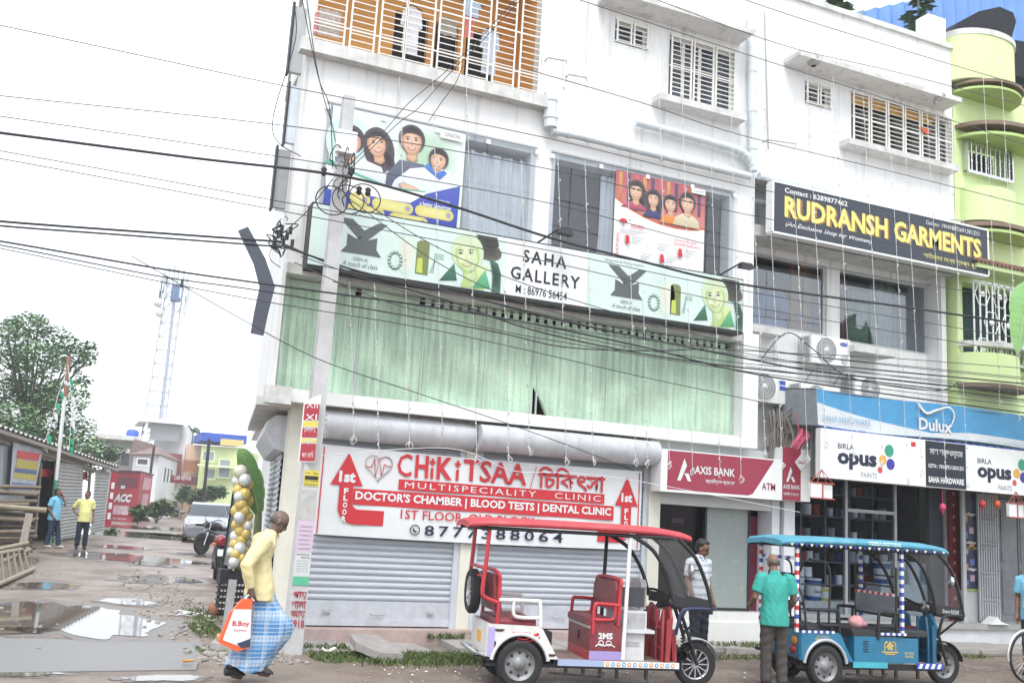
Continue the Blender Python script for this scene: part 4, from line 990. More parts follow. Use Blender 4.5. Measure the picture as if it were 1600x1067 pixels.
def f(mb):
    dT(mb, 'Dulux', 2.22, 3.02, .20, .55, bold=.03)
    mb.tube(smooth_path([(dx0+2.2,YD-.035,dz0+dzh*.95),(dx0+2.4,YD-.035,dz0+dzh*.68),(dx0+2.65,YD-.035,dz0+dzh*.80),(dx0+2.95,YD-.035,dz0+dzh*.93),(dx0+3.08,YD-.035,dz0+dzh*.72),(dx0+2.98,YD-.035,dz0+dzh*.36)], 4), [.006]+[.030]*8+[.02]*11+[.006], 5)
    mb.v = [V(v.x, YD-.03+(v.y-YD+.03)*.08, v.z) for v in mb.v]
sub('logo', BWHITE, DX, f)
YO = 13.2
OB = thing('paint_shop_board', 'long white paint board with coloured dots and a black panel of shop details', 'sign', W(1440,720,YO))
ox0, ox1 = W(1282,710,YO).x, W(1600,740,YO).x+2.2; oz1 = (W(1283,670,YO).z+W(1600,703,YO).z)/2; oz0 = (W(1281,747,YO).z+W(1600,772,YO).z)/2
sub('board', WHITE, OB, lambda mb: mb.box(ox0, ox1, YO, YO+.12, oz0, oz1))
oh = oz1-oz0
def opus(px):
    x0 = W(px,715,YO).x; sc = oh/.85
    def f(mb):
        Tb(mb, 'BIRLA', x0, x0+.36*sc, oz0+.62*oh, oz0+.73*oh, YO-.004, bold=.004); Tb(mb, 'opus', x0-.01, x0+.88*sc, oz0+.21*oh, oz0+.545*oh, YO-.004, bold=.045)
    sub('lettering', INKB, OB, f)
    sub('lettering', flat('light_grey_print','#8b8f99'), OB, lambda mb: Tb(mb, 'PAINTS', x0+.52*sc, x0+.88*sc, oz0+.07*oh, oz0+.18*oh, YO-.004))
    def f(mb):
        for k, (dx, v_, r_) in enumerate(((1.17,.68,.105), (1.02,.475,.085), (1.20,.40,.095), (.955,.26,.055))):
            c_ = V(x0+dx*sc, YO-.006, oz0+v_*oh); mb.poly([c_+V(r_*sc*math.cos(t),0,r_*sc*1.05*math.sin(t)) for t in [i*math.pi/10 for i in range(20)]], k)
    sub('colour_dots', [flat('dot_green','#35a585'), flat('dot_amber','#eeb14f'), flat('dot_blue','#4338a8'), flat('dot_red','#e0524a')], OB, f)
opus(1309); opus(1527)
kx0, kx1 = W(1446,720,YO).x, W(1509,730,YO).x
sub('black_panel', flat('panel_navy','#1d2433'), OB, lambda mb: mb.poly([(kx0,YO-.004,oz0+.01),(kx1,YO-.004,oz0+.01),(kx1,YO-.004,oz1-.01),(kx0,YO-.004,oz1-.01)]))
kw = kx1-kx0
sub('lettering', BWHITE, OB, lambda mb: (Tb(mb, 'সাহা হার্ডওয়্যার', kx0+.1*kw, kx1-.08*kw, oz0+.66*oh, oz0+.83*oh, YO-.008, bold=.01), Tb(mb, 'GSTN : 19AVJPS1155N1ZX', kx0+.06*kw, kx1-.06*kw, oz0+.39*oh, oz0+.50*oh, YO-.008, bold=.02), Tb(mb, 'SAHA HARDWARE', kx0+.06*kw, kx1-.06*kw, oz0+.10*oh, oz0+.23*oh, YO-.008, bold=.04)))
p = W(1427,694,YO); sub('red_sticker', RED, OB, lambda mb: mb.box(p.x-.05, p.x+.05, YO-.004, YO, p.z-.04, p.z+.04))
mb = MB(); n_ = 34
for i in range(n_):
    x = dx0+.1+(dx1-dx0-.2)*i/n_; mb.hexa([(x,YD+.02,dz0-.10),(x+.12,YD+.02,dz0-.09),(x+.12,YD+.06,dz0-.09),(x,YD+.06,dz0-.10)], [(x,YD+.02,dz0-.01),(x+.15,YD+.02,dz0-.01),(x+.15,YD+.06,dz0-.01),(x,YD+.06,dz0-.01)])
mb.build('tarpaulin', flat('tarp_blue','#3a58c0', var=.2), label='blue tarpaulin edge peeping out between the awning banner and the white paint board', cat='tarpaulin')
# -- bank sign and lightbox
YA = 13.72
AS = thing('bank_sign', 'white and maroon lightbox bank sign over the cash machine room', 'sign', W(1130,740,YA))
ax0, ax1 = W(1035,740,YA).x, W(1222,755,YA).x; az1 = (W(1040,697,YA).z+W(1221,722,YA).z)/2; az0 = (W(1027,764,YA).z+W(1221,780,YA).z)/2
sub('light_box', WHITE, AS, lambda mb: mb.box(ax0-.03, ax1, YA, 14.02, az0-.02, az1))
def f(mb):
    a, b = W(1043,730,YA).x, W(1214,730,YA).x; c_ = W(1178,775,YA).x
    mb.poly([(a,YA-.004,az0+.02),(c_-.12,YA-.004,az0+.02),(c_-.03,YA-.004,az0+.05),(c_+.04,YA-.004,az0+.14),(b-.06,YA-.004,az1-.02),(a,YA-.004,az1-.02)])
sub('maroon_field', MAROON, AS, f)
def axis(mb, x, z, s_, y):
    mb.poly([(x,y,z),(x+.07*s_,y,z),(x+.19*s_,y,z+.26*s_),(x+.135*s_,y,z+.38*s_)]); mb.poly([(x+.215*s_,y,z),(x+.285*s_,y,z),(x+.225*s_,y,z+.13*s_),(x+.14*s_,y,z+.13*s_)])
def f(mb):
    axis(mb, W(1058,735,YA).x, az0+.17, .95, YA-.008); Tb(mb, 'AXIS BANK', W(1085,735,YA).x, W(1148,740,YA).x, az0+.30, az0+.43, YA-.008, bold=.02); Tb(mb, 'অ্যািক্সস ব্যাঙ্ক', W(1102,750,YA).x, W(1148,752,YA).x, az0+.15, az0+.24, YA-.008, bold=.02)
sub('lettering', BWHITE, AS, f)
sub('lettering', MAROON, AS, lambda mb: Tb(mb, 'ATM', W(1190,757,YA).x, W(1211,760,YA).x, az0+.13, az0+.25, YA-.008, bold=.01))
YA2 = 13.74
a, b = W(1222,740,YA2), W(1266,745,YA2); A2 = thing('bank_sign', 'small square maroon bank lightbox sticking out beside the larger bank sign', 'sign', (b.x,YA2,2.4))
zt2, zb2 = W(1240,700,YA2).z, W(1240,782,YA2).z; mx2 = W(1251,740,YA2).x
sub('light_box', WHITE, A2, lambda mb: mb.box(a.x+.005, b.x, YA2, YA2+.3, zb2, zt2))
sub('maroon_field', MAROON, A2, lambda mb: mb.poly([(a.x+.005,YA2-.004,zb2),(mx2,YA2-.004,zb2),(mx2,YA2-.004,zt2),(a.x+.005,YA2-.004,zt2)]))
sub('lettering', BWHITE, A2, lambda mb: (axis(mb, a.x+.08, zb2+.31, .68, YA2-.008), Tb(mb, 'AXIS BANK', a.x+.02, mx2-.02, zb2+.19, zb2+.265, YA2-.008, bold=.02), Tb(mb, 'অ্যািক্সস ব্যাঙ্ক', a.x+.03, mx2-.04, zb2+.07, zb2+.14, YA2-.008, bold=.02)))
c_ = W(1252,733,YA2-.02); mb = MB()
D = [(c_.x-.13,c_.z), (c_.x,c_.z-.14), (c_.x+.13,c_.z), (c_.x,c_.z+.14)]
S24 = thing('diamond_sign', 'small white diamond shaped lightbox on top of the square bank lightbox', 'sign', (c_.x,YA2-.02,c_.z-.14))
sub('light_box', WHITE, S24, lambda mb: mb.prism([(x, z+.11) for x, z in D], YA2-.02, YA2+.4))
sub('lettering', MAROON, S24, lambda mb: Tb(mb, '24x7', c_.x-.07, c_.x+.07, c_.z+.09, c_.z+.14, YA2-.026, bold=.02))
# -- the small boards and papers on the pole and pillar come with the pole
# ---------------------------------------------------------------- cash machine room
fa = .52
ax_0, ax_1 = 8.86, W(1200,850,YS).x
mb = MB(); mb.box(8.86, 11.05, YS-.05, 15.9, 0, fa-.16); mb.box(8.88, 11.05, YS-.02, 15.9, fa-.16, fa); mb.build('floor_slab', mat('white_tile', (.70,.71,.69), .3, var=.05), BL)
mb = MB(); mb.box(8.86, 11.3, YS+.1, 18.2, 3.24, 3.36); mb.box(11.3, XE, YS+.25, 18.2, 2.95, 3.05); mb.build('ceiling', GREYP, BL)
azt = W(1110,792,YS).z
mb = MB(); mb.box(8.86, ax_1+.02, YS-.08, YS+.3, azt, 3.24); mb.build('lintel', mat('pale_grey_paint', (.60,.62,.62), .6, var=.06), BL)
for q_ in ((ax_1, ax_1+.16, YS-.1, YS+.3, .1, 3.24), (ax_1+.22, W(1229,850,YS).x+.05, YS-.15, YS+.5, .1, 2.92)): mb = MB(); mb.box(*q_); mb.build('pillar', mat('white_pillar', (.66,.69,.73), .5, var=.06), BL)
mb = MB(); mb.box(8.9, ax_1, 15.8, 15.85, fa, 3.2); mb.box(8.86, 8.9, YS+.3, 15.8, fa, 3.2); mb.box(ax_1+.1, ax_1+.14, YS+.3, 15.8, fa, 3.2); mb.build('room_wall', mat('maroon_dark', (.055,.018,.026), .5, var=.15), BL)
gx_0, gx_1 = W(1103,850,YS+.2).x, W(1168,850,YS+.2).x
mb = MB(); mb.box(gx_0, gx_1, YS+.2, YS+.23, fa+.04, azt); dO = mb.build('door', mat('frosted_film', (.27,.31,.30), .25, var=.04), BL)
mb = MB()
for x in (gx_0-.04, gx_1): mb.box(x, x+.04, YS+.18, YS+.25, fa, azt)
mb.box(gx_0, gx_1, YS+.18, YS+.25, fa, fa+.05); mb.build('frame', BLACK, dO)
p = W(1099,880,YS+.1); mb = MB(); mb.tube([(p.x-.02,YS+.2,p.z-.25),(p.x-.02,YS+.1,p.z-.25),(p.x-.02,YS+.1,p.z+.2),(p.x-.02,YS+.2,p.z+.2)], .014, 6); mb.build('handle', STEEL, dO)
mb = MB(); mb.box(gx_1+.06, ax_1-.02, YS+.28, YS+.34, fa, azt-.1); mb.build('wall_panel', mat('maroon_panel', lin('#7c1f3e', .7), .35, var=.1), BL)
sx_0, sx_1 = W(1046,820,YS+.4).x, W(1070,820,YS+.4).x; zs0, zs1 = W(1058,828,YS+.4).z, W(1058,797,YS+.4).z
mb = MB(); mb.box(sx_0, sx_1, YS+.4, YS+.44, zs0, zs1); nb = mb.build('notice_board', mat('maroon_notice', lin('#7a2848', .7), .5), BL)
mb = MB()
for i in range(3): x = sx_0+.05+(sx_1-sx_0-.08)*i/3; mb.box(x, x+.07, YS+.395, YS+.40, zs0+.12, zs0+.2)
mb.build('icon', BWHITE, nb)
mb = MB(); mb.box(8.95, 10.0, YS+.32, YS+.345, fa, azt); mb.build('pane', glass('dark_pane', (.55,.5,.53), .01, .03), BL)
# shop door lamp of the bank: none lit. ------------------------------------------------ hardware shop
hx0, hx1 = W(1229,850,YS).x+.06, XE
hf = .42
mb = MB(); mb.box(hx0, 19.5, YS-.1, YS+.5, .02, hf-.1); mb.build('plinth', mat('white_plinth', (.62,.64,.66), .7, var=.12, dirt=.4, dirtcol=(.3,.29,.27)), BL)
mb = MB(); mb.box(hx0, 19.5, YS-.16, YS+.6, hf-.1, hf); mb.box(hx0, 19.5, YS+.6, 18.1, hf-.12, hf-.01); mb.build('floor_slab', mat('stone_step', (.33,.33,.32), .6, var=.12), BL)
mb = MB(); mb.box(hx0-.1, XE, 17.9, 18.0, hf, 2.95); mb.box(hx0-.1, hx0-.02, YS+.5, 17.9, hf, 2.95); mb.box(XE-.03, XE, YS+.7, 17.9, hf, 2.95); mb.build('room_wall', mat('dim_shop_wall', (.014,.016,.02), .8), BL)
yg = YS+.4
mxs = [W(p_, 840, yg).x for p_ in (1232, 1321, 1398, 1476)]
mb = MB()
for x in mxs: mb.box(x-.03, x+.03, yg-.03, yg+.03, hf, 2.9)
mb.box(mxs[0], mxs[3], yg-.025, yg+.025, hf, hf+.07); mb.box(mxs[1], mxs[2], yg-.025, yg+.025, 2.33, 2.39)
wo_ = mb.build('window', mat('dull_aluminium', (.36,.38,.40), .4, metal=.4), BL)
mb = MB(); mb.box(mxs[0], mxs[3], yg, yg+.008, hf+.07, 2.9); mb.build('pane', glass('shopfront_pane', (.84,.87,.9), .0, .02), wo_)
mb = MB(); mb.box(mxs[3]+.04, W(1500,850,YS+.3).x, YS+.3, YS+.42, hf, 2.9); rp_ = mb.build('pillar', mat('red_tiles', lin('#8e2430', .6), .4, var=.1), BL)
mb = MB()
for i in range(11):
    z = hf+.2+i*.22; x = mxs[3]+.14; mb.poly([(x+.05*math.cos(t+i)*(.6+.4*math.cos(4*t)),YS+.297,z+.05*math.sin(t+i)*(.6+.4*math.cos(4*t))) for t in [k*math.pi/8 for k in range(16)]])
mb.build('floral_pattern', flat('pale_rose','#d8b0a8'), rp_)
# shelves with tins, one thing per shelf; every tin its own thing is past counting at this size, so they stay in rows
LAB = ['#dfe3e8','#3554a4','#dfe3e8','#c84a3a','#e8d8a0','#33486e','#8fb0d0','#e0e4ea']
TINM = [mat('tin_white', (.8,.82,.85), .35), mat('tin_navy', lin('#2c3e7a', .7), .4), mat('tin_grey', (.28,.30,.33), .35), mat('tin_red', lin('#b84238', .7), .4), mat('tin_black', (.03,.03,.035), .4)]
def can(mb, x, y, z, r, h, m, n=10):
    mb.lathe([(r*.96,0),(r,.01),(r,h*.93),(r*1.04,h*.94),(r*1.04,h),(r*.9,h)], (x,y,z), 'z', n, m)
rt = random.Random(12)
sh = thing('paint_shelf', 'tall dark shelf rack holding rows of paint tins inside the hardware shop', 'shelf', ((mxs[0]+mxs[2])/2,15.2,hf))
mb = MB()
x0, x1 = mxs[0]+.1, mxs[2]+.5
for k in range(5): mb.box(x0, x1, 15.1, 15.5, .95+.42*k, .98+.42*k)
for i in range(6): x = x0+(x1-x0)*i/5; mb.box(x-.02, x+.02, 15.08, 15.52, hf, 2.9)
mb.build('rack', mat('rack_steel', (.10,.10,.11), .5), sh)
for k in range(5):
    mb = MB(); x = x0+.1
    while x < x1-.1:
        if rt.random() < .88:
            r_ = rt.choice((.06,.07,.085)); mi = rt.choice((0,1,2,2,1,4,0,3)); can(mb, x, 15.2, .985+.42*k, r_, r_*2.4, mi, 8); x += r_*2+.03
        else: x += .2
    o_ = mb.build('row_of_tins', TINM, sh); o_['kind'] = 'stuff'
BW, BB = mat('bucket_white', (.62,.64,.66), .4), mat('bucket_blue', lin('#3560a8', .7), .4)
def bucket(x, y, z, r, h, cap_, band, lab, txt=None, group='paint buckets standing inside the shop glass'):
    t = thing('paint_bucket', lab, 'bucket', (x,y,z), group)
    sub('tub', cap_, t, lambda mb: mb.lathe([(r*.86,0),(r,h*.9),(r,h*.93)], (x,y,z), 'z', 18))
    sub('lid', BW, t, lambda mb: mb.lathe([(r*1.05,h*.93),(r*1.05,h),(r*.95,h*1.01),(.001,h*1.01)], (x,y,z), 'z', 18))
    sub('label', band, t, lambda mb: mb.lathe([(r*.935,h*.2),(r*.99,h*.68)], (x,y,z), 'z', 18, arc=.999))
    if txt: sub('lettering', INKB, t, lambda mb: mb.letter(txt, (x-r*.6,y-r*1.02,z+h*.35), (r*1.2,0,0), (0,0,h*.14), 0, bold=.02))
    return t
yb = yg+.3
zb_ = hf+.0
mb = MB(); mb.box(mxs[0]+.1, mxs[2]+.9, yb-.15, yb+.3, hf, hf+.28); mb.build('display_ledge', mat('pale_ledge', (.5,.5,.48), .6), BL)
zl = hf+.28
for px, r_, h_, c1, c2, lb, tx in ((1243,.155,.40,BW,BW,'white paint bucket leftmost on the display ledge behind the blue rickshaw','POLO'), (1270,.15,.39,BB,BW,'blue and white paint bucket second from the left on the display ledge','DuluxA'), (1287,.10,.24,mat('tin_yellow', lin('#d8c848', .7), .4),BW,'small yellow topped tin at the right end of the left row of buckets',None),
                                   (1378,.16,.40,BB,BW,'blue paint bucket leftmost behind the front seat of the blue rickshaw',None), (1402,.16,.42,BW,mat('label_green', (.2,.4,.25), .5),'white paint bucket with green mark in the right half of the shop window',None), (1425,.16,.42,BW,BW,'plain white paint bucket second from the right in the shop window',None), (1446,.16,.40,BW,mat('label_teal', (.25,.45,.45), .5),'white paint bucket rightmost in the shop window behind the windscreen',None)):
    bucket(W(px,930,yb).x, yb, zl if px < 1300 else zl+.35, r_, h_, c1, c2, lb, tx)
mb = MB(); mb.box(W(1366,930,yb).x, W(1470,930,yb).x, yb-.18, yb+.25, zl, zl+.35); mb.build('white_crate', mat('crate_white', (.5,.53,.53), .6), label='pale box shelf carrying the right hand row of paint buckets', cat='box')
for px, rr_, lb in ((1250,.075,'steel tin stacked on the leftmost paint bucket'), (1262,.075,'steel tin stacked on the second paint bucket from the left')):
    x = W(px,890,yb).x; mb = MB(); can(mb, x, yb, zl+.42, rr_, .17, 0, 14); mb.build('paint_tin', TINM, label=lb, cat='tin')
p = W(1420,850,yg+.8); mb = MB(); mb.lathe([(.02,.32),(.16,.26),(.30,.12),(.34,0)], (p.x,yg+.8,p.z-.1), 'z', 20); mb.build('blue_umbrella', mat('umbrella_blue', lin('#2a5ab8', .7), .5), label='blue umbrella canopy showing through the shop glass above the blue rickshaw roof', cat='umbrella')
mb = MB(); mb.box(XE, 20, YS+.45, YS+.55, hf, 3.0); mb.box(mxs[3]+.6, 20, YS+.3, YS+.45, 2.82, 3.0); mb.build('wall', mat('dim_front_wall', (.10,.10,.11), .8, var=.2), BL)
# colour card stand, gates
cx0, cx1 = W(1503,850,YS+.15).x, W(1527,850,YS+.15).x
zc0, zc1 = W(1515,922,YS+.15).z, W(1512,776,YS+.15).z
ST = thing('display_board', 'narrow navy display board of paint tin pictures beside the red pillar', 'board', ((cx0+cx1)/2,YS+.15,hf))
sub('panel', [mat('board_navy', lin('#2a3050', .6), .5)], ST, lambda mb: mb.box(cx0, cx1, YS+.15, YS+.2, zc0, zc1+.3)); sub('stand', GREYP, ST, lambda mb: (mb.box(cx0, cx1, YS+.17, YS+.22, hf, zc0), mb.box(cx0-.09, cx0-.005, YS+.05, YS+.1, hf, 2.9)))
sub('lettering', BWHITE, ST, lambda mb: [Tb(mb, 'indigo', cx0+.05, cx1-.04, zc0+v_, zc0+v_+.07, YS+.145, bold=.02) for v_ in (.36, .86, 1.4)])
sub('pictures', [mat('pic_blue', lin('#5a78b8', .7), .5), mat('pic_pink', lin('#c0a0b8', .7), .5), mat('pic_orange', lin('#c89048', .7), .5), mat('pic_lime', lin('#a8c048', .7), .5)], ST, lambda mb: [mb.box(cx0+.03+.16*(i%2), cx0+.15+.16*(i%2), YS+.142, YS+.149, zc0+.08+.15*i-.06*(i%2), zc0+.2+.15*i-.06*(i%2), i%3) for i in range(9)]+[mb.box(cx0, cx1, YS+.142, YS+.149, zc0+v_, zc0+v_+.03, 3) for v_ in (.0,.78)])
CG = thing('collapsible_gate', 'folded grey collapsible steel gate standing on the step at the right of the shop', 'gate', (W(1545,900,YS+.1).x,YS+.1,hf))
g0, g1 = W(1530,900,YS+.1).x, W(1560,900,YS+.1).x
sub('bars', GREYP, CG, lambda mb: [mb.box(g0+(g1-g0)*i/8-.014, g0+(g1-g0)*i/8+.014, YS+.08, YS+.115, hf+.03, 2.85) for i in range(9)])
sub('lattice', GREYP, CG, lambda mb: [mb.bar((g0+(g1-g0)*i/8,YS+.072,z), (g0+(g1-g0)*(i+2)/8,YS+.072,z+.16), .018, .006) for i in range(0,7) for z in (.75,1.25,1.8,2.3)])
mb = MB()
for a, b in ((1562,1590),(1592,1640)):
    xa, xb = W(a,880,YS+.35).x, W(b,880,YS+.35).x; mb.box(xa, xb, YS+.35, YS+.4, hf, 2.8)
    mb.box(xa+.05, xb-.05, YS+.335, YS+.35, hf+.15, hf+1.0); mb.box(xa+.05, xb-.05, YS+.335, YS+.35, hf+1.15, 2.6)
mb.build('wooden_door', mat('worn_grey_door', (.19,.20,.22), .7, var=.3, scale=3, dirt=.5, dirtcol=(.16,.09,.06)), label='worn grey double door with rust stains at the far right of the shop front', cat='door')
# corrugated patch between bank and hardware signs
mb = MB(); vs = []; xa, xb = W(1207,700,14.1).x, W(1284,700,14.1).x; n_ = 60
for i in range(n_+1):
    x = xa+(xb-xa)*i/n_; yy = 14.12+.014*math.sin(i*1.25); vs += [(x,yy,2.9),(x,yy,3.72)]
mb.add(vs, [(2*i,2*i+2,2*i+3,2*i+1) for i in range(n_)], 0, True); mb.build('corrugated_sheet', SILVER, BL)
# ---------------------------------------------------------------- goods seen in the upper shop windows
def hang(px0, px1, pyt, pyb, h, lab, seed, y=YR+.35, nm='hanging_dress', cat='clothes', amp=.03):
    a, b = W(px0,pyt,y), W(px1,pyb,y); mb = wavy(a.x, b.x, b.z, a.z, y, amp, .16, 22, 8, seed)
    mb.build(nm, mat('cloth_'+h.strip('#'), lin(h, .75), .85, var=.25, scale=9), label=lab, cat=cat)
hang(1233,1266,405,520,'#c98f56','orange dress hanging in the left garment shop window',1)
hang(1325,1358,452,545,'#9fb8a8','pale green flowered dress in the right garment window, left of the group',2)
hang(1360,1400,440,550,'#b9c4bc','grey white flowered dress in the middle of the right garment window',3)
hang(1432,1462,450,545,'#a8dcdc','aqua dress hanging near the right end of the garment window',4)
hang(1466,1484,515,548,'#d84a4a','red garment low at the right end of the garment window',5)
hang(1316,1325,435,530,'#c86a90','pink scarf hanging at the left edge of the right garment window',6)
mb = MB(); a = W(1172,540,YR+.5); b = W(1262,540,YR+.5); rw_ = random.Random(4)
for i in range(7): mb.ball((a.x+(b.x-a.x)*(i+.3)/7, YR+.6, wz0+.3+.35*math.sin(i*.45+.5)), .22, .25, .26, 10, 7)
mb.box(a.x, b.x-.1, YR+.4, YR+.8, wz0, wz0+.28)
mb.build('cloth_bundle', mat('blue_bundle', lin('#5a86c8', .8), .6, var=.2), label='heap of blue wrapped cloth filling the bottom of the left garment window', cat='bundle')
# laundry on the balcony
def shirt(px, pyt, wpx, hpx, h, lab, nm='hanging_shirt', y=13.86):
    c = W(px,pyt,y); s_ = W(px+wpx,pyt,y).x-W(px-wpx,pyt,y).x; hh = c.z-W(px,pyt+hpx,y).z
    pts = [(-.12,0),(.12,0),(.42,-.10),(.5,-.42),(.36,-.45),(.33,-.28),(.36,-1),(-.36,-1),(-.33,-.28),(-.36,-.45),(-.5,-.42),(-.42,-.10)]
    mb = MB(); mb.prism([(c.x+a*s_, c.z+b*hh) for a, b in pts], y-.02, y+.02); o = mb.build(nm, mat('laundry_'+h.strip('#'), lin(h, .8), .9, var=.15, scale=9), label=lab, cat='clothes')
    mb = MB(); mb.tube([(c.x-.2,y,c.z-.05),(c.x,y,c.z+.04),(c.x+.2,y,c.z-.05)], .008, 5); mb.tube([(c.x,y,c.z+.03),(c.x,y,c.z+.12)], .006, 5); mb.build('hanger', BLACK, o)
shirt(645,12,17,74,'#e9e8ee','white shirt on a hanger inside the balcony grille, leftmost of the laundry')
shirt(767,48,15,70,'#cdd6e6','pale blue shirt hanging low at the right of the balcony laundry')
shirt(738,2,15,26,'#b8c8dc','blue patterned top hanging at the top of the balcony grille')
for px0, px1, a_, b_, h, lb in ((728,739,24,62,'#e88a8a','red pink towel hanging under the blue patterned top on the balcony'), (686,712,24,60,'#a8a498','grey cloth hanging in the middle of the balcony grille'), (500,530,12,62,'#c8bcb4','grey speckled cloth at the left end of the balcony'), (489,496,20,54,'#e89aa4','pink cloth at the far left corner of the balcony grille')):
    a, b = W(px0,a_,13.86), W(px1,b_,13.86); mb = wavy(a.x, b.x, b.z, a.z, 13.86, .015, .14, 10, 6, int(px0)); mb.build('hanging_cloth', mat('laundry_'+h.strip('#'), lin(h,.8), .9, var=.3, scale=30 if px0 == 500 else 9), label=lb, cat='clothes')
mb = MB(); a, b = W(1442,196,13.78), W(1453,210,13.78); mb.poly([(a.x,13.83,a.z),(b.x+.05,13.82,a.z-.04),(b.x,13.83,b.z),(a.x+.03,13.81,b.z+.03)]); mb.build('orange_rag', mat('rag_orange', lin('#f0724a', .8), .9), label='small orange cloth caught on the bars of the wide top window', cat='cloth')
# ---------------------------------------------------------------- air conditioners
def aircon(tl, br, lab, y=14.1, d=.32, badge=None, slats=False):
    x0, x1, z0, z1 = RC(tl, br, y); t = thing('air_conditioner', lab, 'air conditioner', ((x0+x1)/2,y,z0), 'outdoor air conditioner units')
    wd, ht = x1-x0, z1-z0; cx, cz, r = x0+wd*.38, z0+ht*.5, min(wd*.34, ht*.45)
    sub('case', mat('ac_white', (.78,.79,.77), .4, var=.05, dirt=.12, dirtcol=(.4,.38,.33)), t, lambda mb: mb.box(x0, x1, y, y+d, z0, z1))
    sub('side_grille', GREYP, t, lambda mb: [mb.box(x0-.012, x0-.001, y+.05, y+d-.03, z0+ht*k/14+.02, z0+ht*k/14+.045) for k in range(13)])
    sub('fan_grille', mat('ac_grille', (.30,.31,.31), .5), t, lambda mb: mb.lathe([(.001,-.004),(r,-.004)], (cx,y,cz), 'y', 28))
    def f(mb):
        for k in range(26): a = 2*math.pi*k/26; mb.bar((cx+r*.2*math.cos(a),y-.01,cz+r*.2*math.sin(a)), (cx+r*math.cos(a+.25),y-.01,cz+r*math.sin(a+.25)), .008, .006)
        for q in (.25,.5,.75,1): mb.tube([(cx+r*q*math.cos(k*math.pi/12),y-.012,cz+r*q*math.sin(k*math.pi/12)) for k in range(24)], .005, 4, closed=True)
        mb.lathe([(.001,-.016),(r*.22,-.016),(r*.22,-.005)], (cx,y,cz), 'y', 16)
    sub('fan_guard', BW, t, f)
    sub('bracket', GREYP, t, lambda mb: [mb.bar((x,y+d-.02,z0-.3),(x,y-.02,z0-.02), .03) or mb.box(x-.02, x+.02, y-.03, YR, z0-.035, z0-.005) for x in (x0+.12, x1-.12)])
    if badge == 'oval': sub('badge', BLUE, t, lambda mb: mb.poly([V(x1-wd*.16+wd*.11*math.cos(a), y-.005, z1-ht*.2+ht*.07*math.sin(a)) for a in [k*math.pi/9 for k in range(18)]])); sub('lettering', BWHITE, t, lambda mb: Tb(mb, 'Carrier', x1-wd*.24, x1-wd*.08, z1-ht*.225, z1-ht*.175, y-.008, shear=.2)); sub('vent', GREYP, t, lambda mb: [mb.tube([(x1-wd*.14+q*math.cos(k*math.pi/8),y-.006,z0+ht*.25+q*math.sin(k*math.pi/8)) for k in range(16)], .005, 4, closed=True) for q in (.03,.06,.09)])
    if badge == 'square': sub('badge', BLUE, t, lambda mb: (mb.box(x1-wd*.2, x1-wd*.04, y-.006, y-.001, z1-ht*.36, z1-ht*.22), mb.box(x1-wd*.2, x1-wd*.04, y-.006, y-.001, z1-ht*.54, z1-ht*.40)))
    return t
aircon((1268,522), (1328,574), 'white outdoor unit with round fan and blue oval badge, highest of the four', badge='oval')
aircon((1173,578), (1229,632), 'white outdoor unit with a blue square label, lowest and beside the green curtain window', badge='square')
aircon((1252,597), (1312,640), 'dull outdoor unit half hidden behind the left end of the blue awning banner', 14.15)
aircon((1336,584), (1398,634), 'outdoor unit with a round fan guard peeping over the top of the blue awning banner', 14.15)
# ---------------------------------------------------------------- pipes
def pipe(pts, r, lab, y=YW-.12, nm='drain_pipe', m=PVC, cat='pipe', collars=True):
    P = [W(a,b,y) for a, b in pts]; t = thing(nm, lab, cat, P[-1])
    sub('tube', m, t, lambda mb: mb.tube(smooth_path(P, 3) if len(P) > 3 else P, r, 12))
    def f(mb):
        for i in range(len(P)-1):
            d = (P[i+1]-P[i])
            for s_ in (.2,.7):
                c = P[i]+d*s_; mb.tube([c-d.normalized()*.03, c+d.normalized()*.03], r*1.13, 12)
    if collars: sub('collar', m, t, f)
    return t
pipe([(1174,22),(1175,150),(1177,268)], .075, 'tall white vertical drain pipe on the wall right of the big barred window')
pipe([(860,146),(860,200)], .11, 'short thick white downpipe stub at the right end of the balcony slab')
pipe([(862,205),(900,212),(1000,236),(1172,276)], .065, 'long white drain pipe sloping under the big barred window, lower of the two')
pipe([(993,191),(1080,214),(1150,234),(1168,245),(1177,262)], .065, 'shorter white drain pipe sloping just under the window sill, upper of the two')
pipe([(1186,275),(1230,284),(1292,299)], .065, 'white drain pipe running along the top of the garment shop sign')
pipe([(1166,312),(1180,315),(1204,320)], .06, 'white drain pipe crossing the dark recess left of the garment sign', YR-.3)
pipe([(885,2),(883,70),(881,137)], .02, 'thin white conduit running down the wall right of the balcony', YW-.03, 'conduit', WHITE)
pipe([(1195,20),(1198,130),(1201,233)], .012, 'thin dark conduit on the wall right of the tall drain pipe', YW-.02, 'conduit', GREYP)
for pts, lb in (((( 852,95),(880,100)), 'small bent wall hook left of the thin conduit'), (((884,121),(912,126)), 'small bent wall hook right of the thin conduit'), (((1192,222),(1236,228)), 'small iron bracket on the wall under the small right window'), (((1483,345),(1497,347)), 'small iron bracket at the right edge of the white wall')):
    a, b = W(*pts[0],YW), W(*pts[1],YW); mb = MB(); mb.tube([(a.x,YW-.01,a.z),(a.x,YW-.12,a.z),(b.x,YW-.12,b.z),(b.x,YW-.12,b.z-.06)], .014, 6); mb.build('wall_hook', GREYP, label=lb, cat='hook')
p = W(1274,98,13.5); mb = MB(); mb.lathe([(.05,0),(.11,.05),(.12,.16),(.10,.17)], (p.x,13.55,p.z-.05), 'z', 14); mb.build('clay_pot', mat('grey_pot', (.33,.33,.31), .8), label='small grey pot standing on the right window canopy', cat='pot')
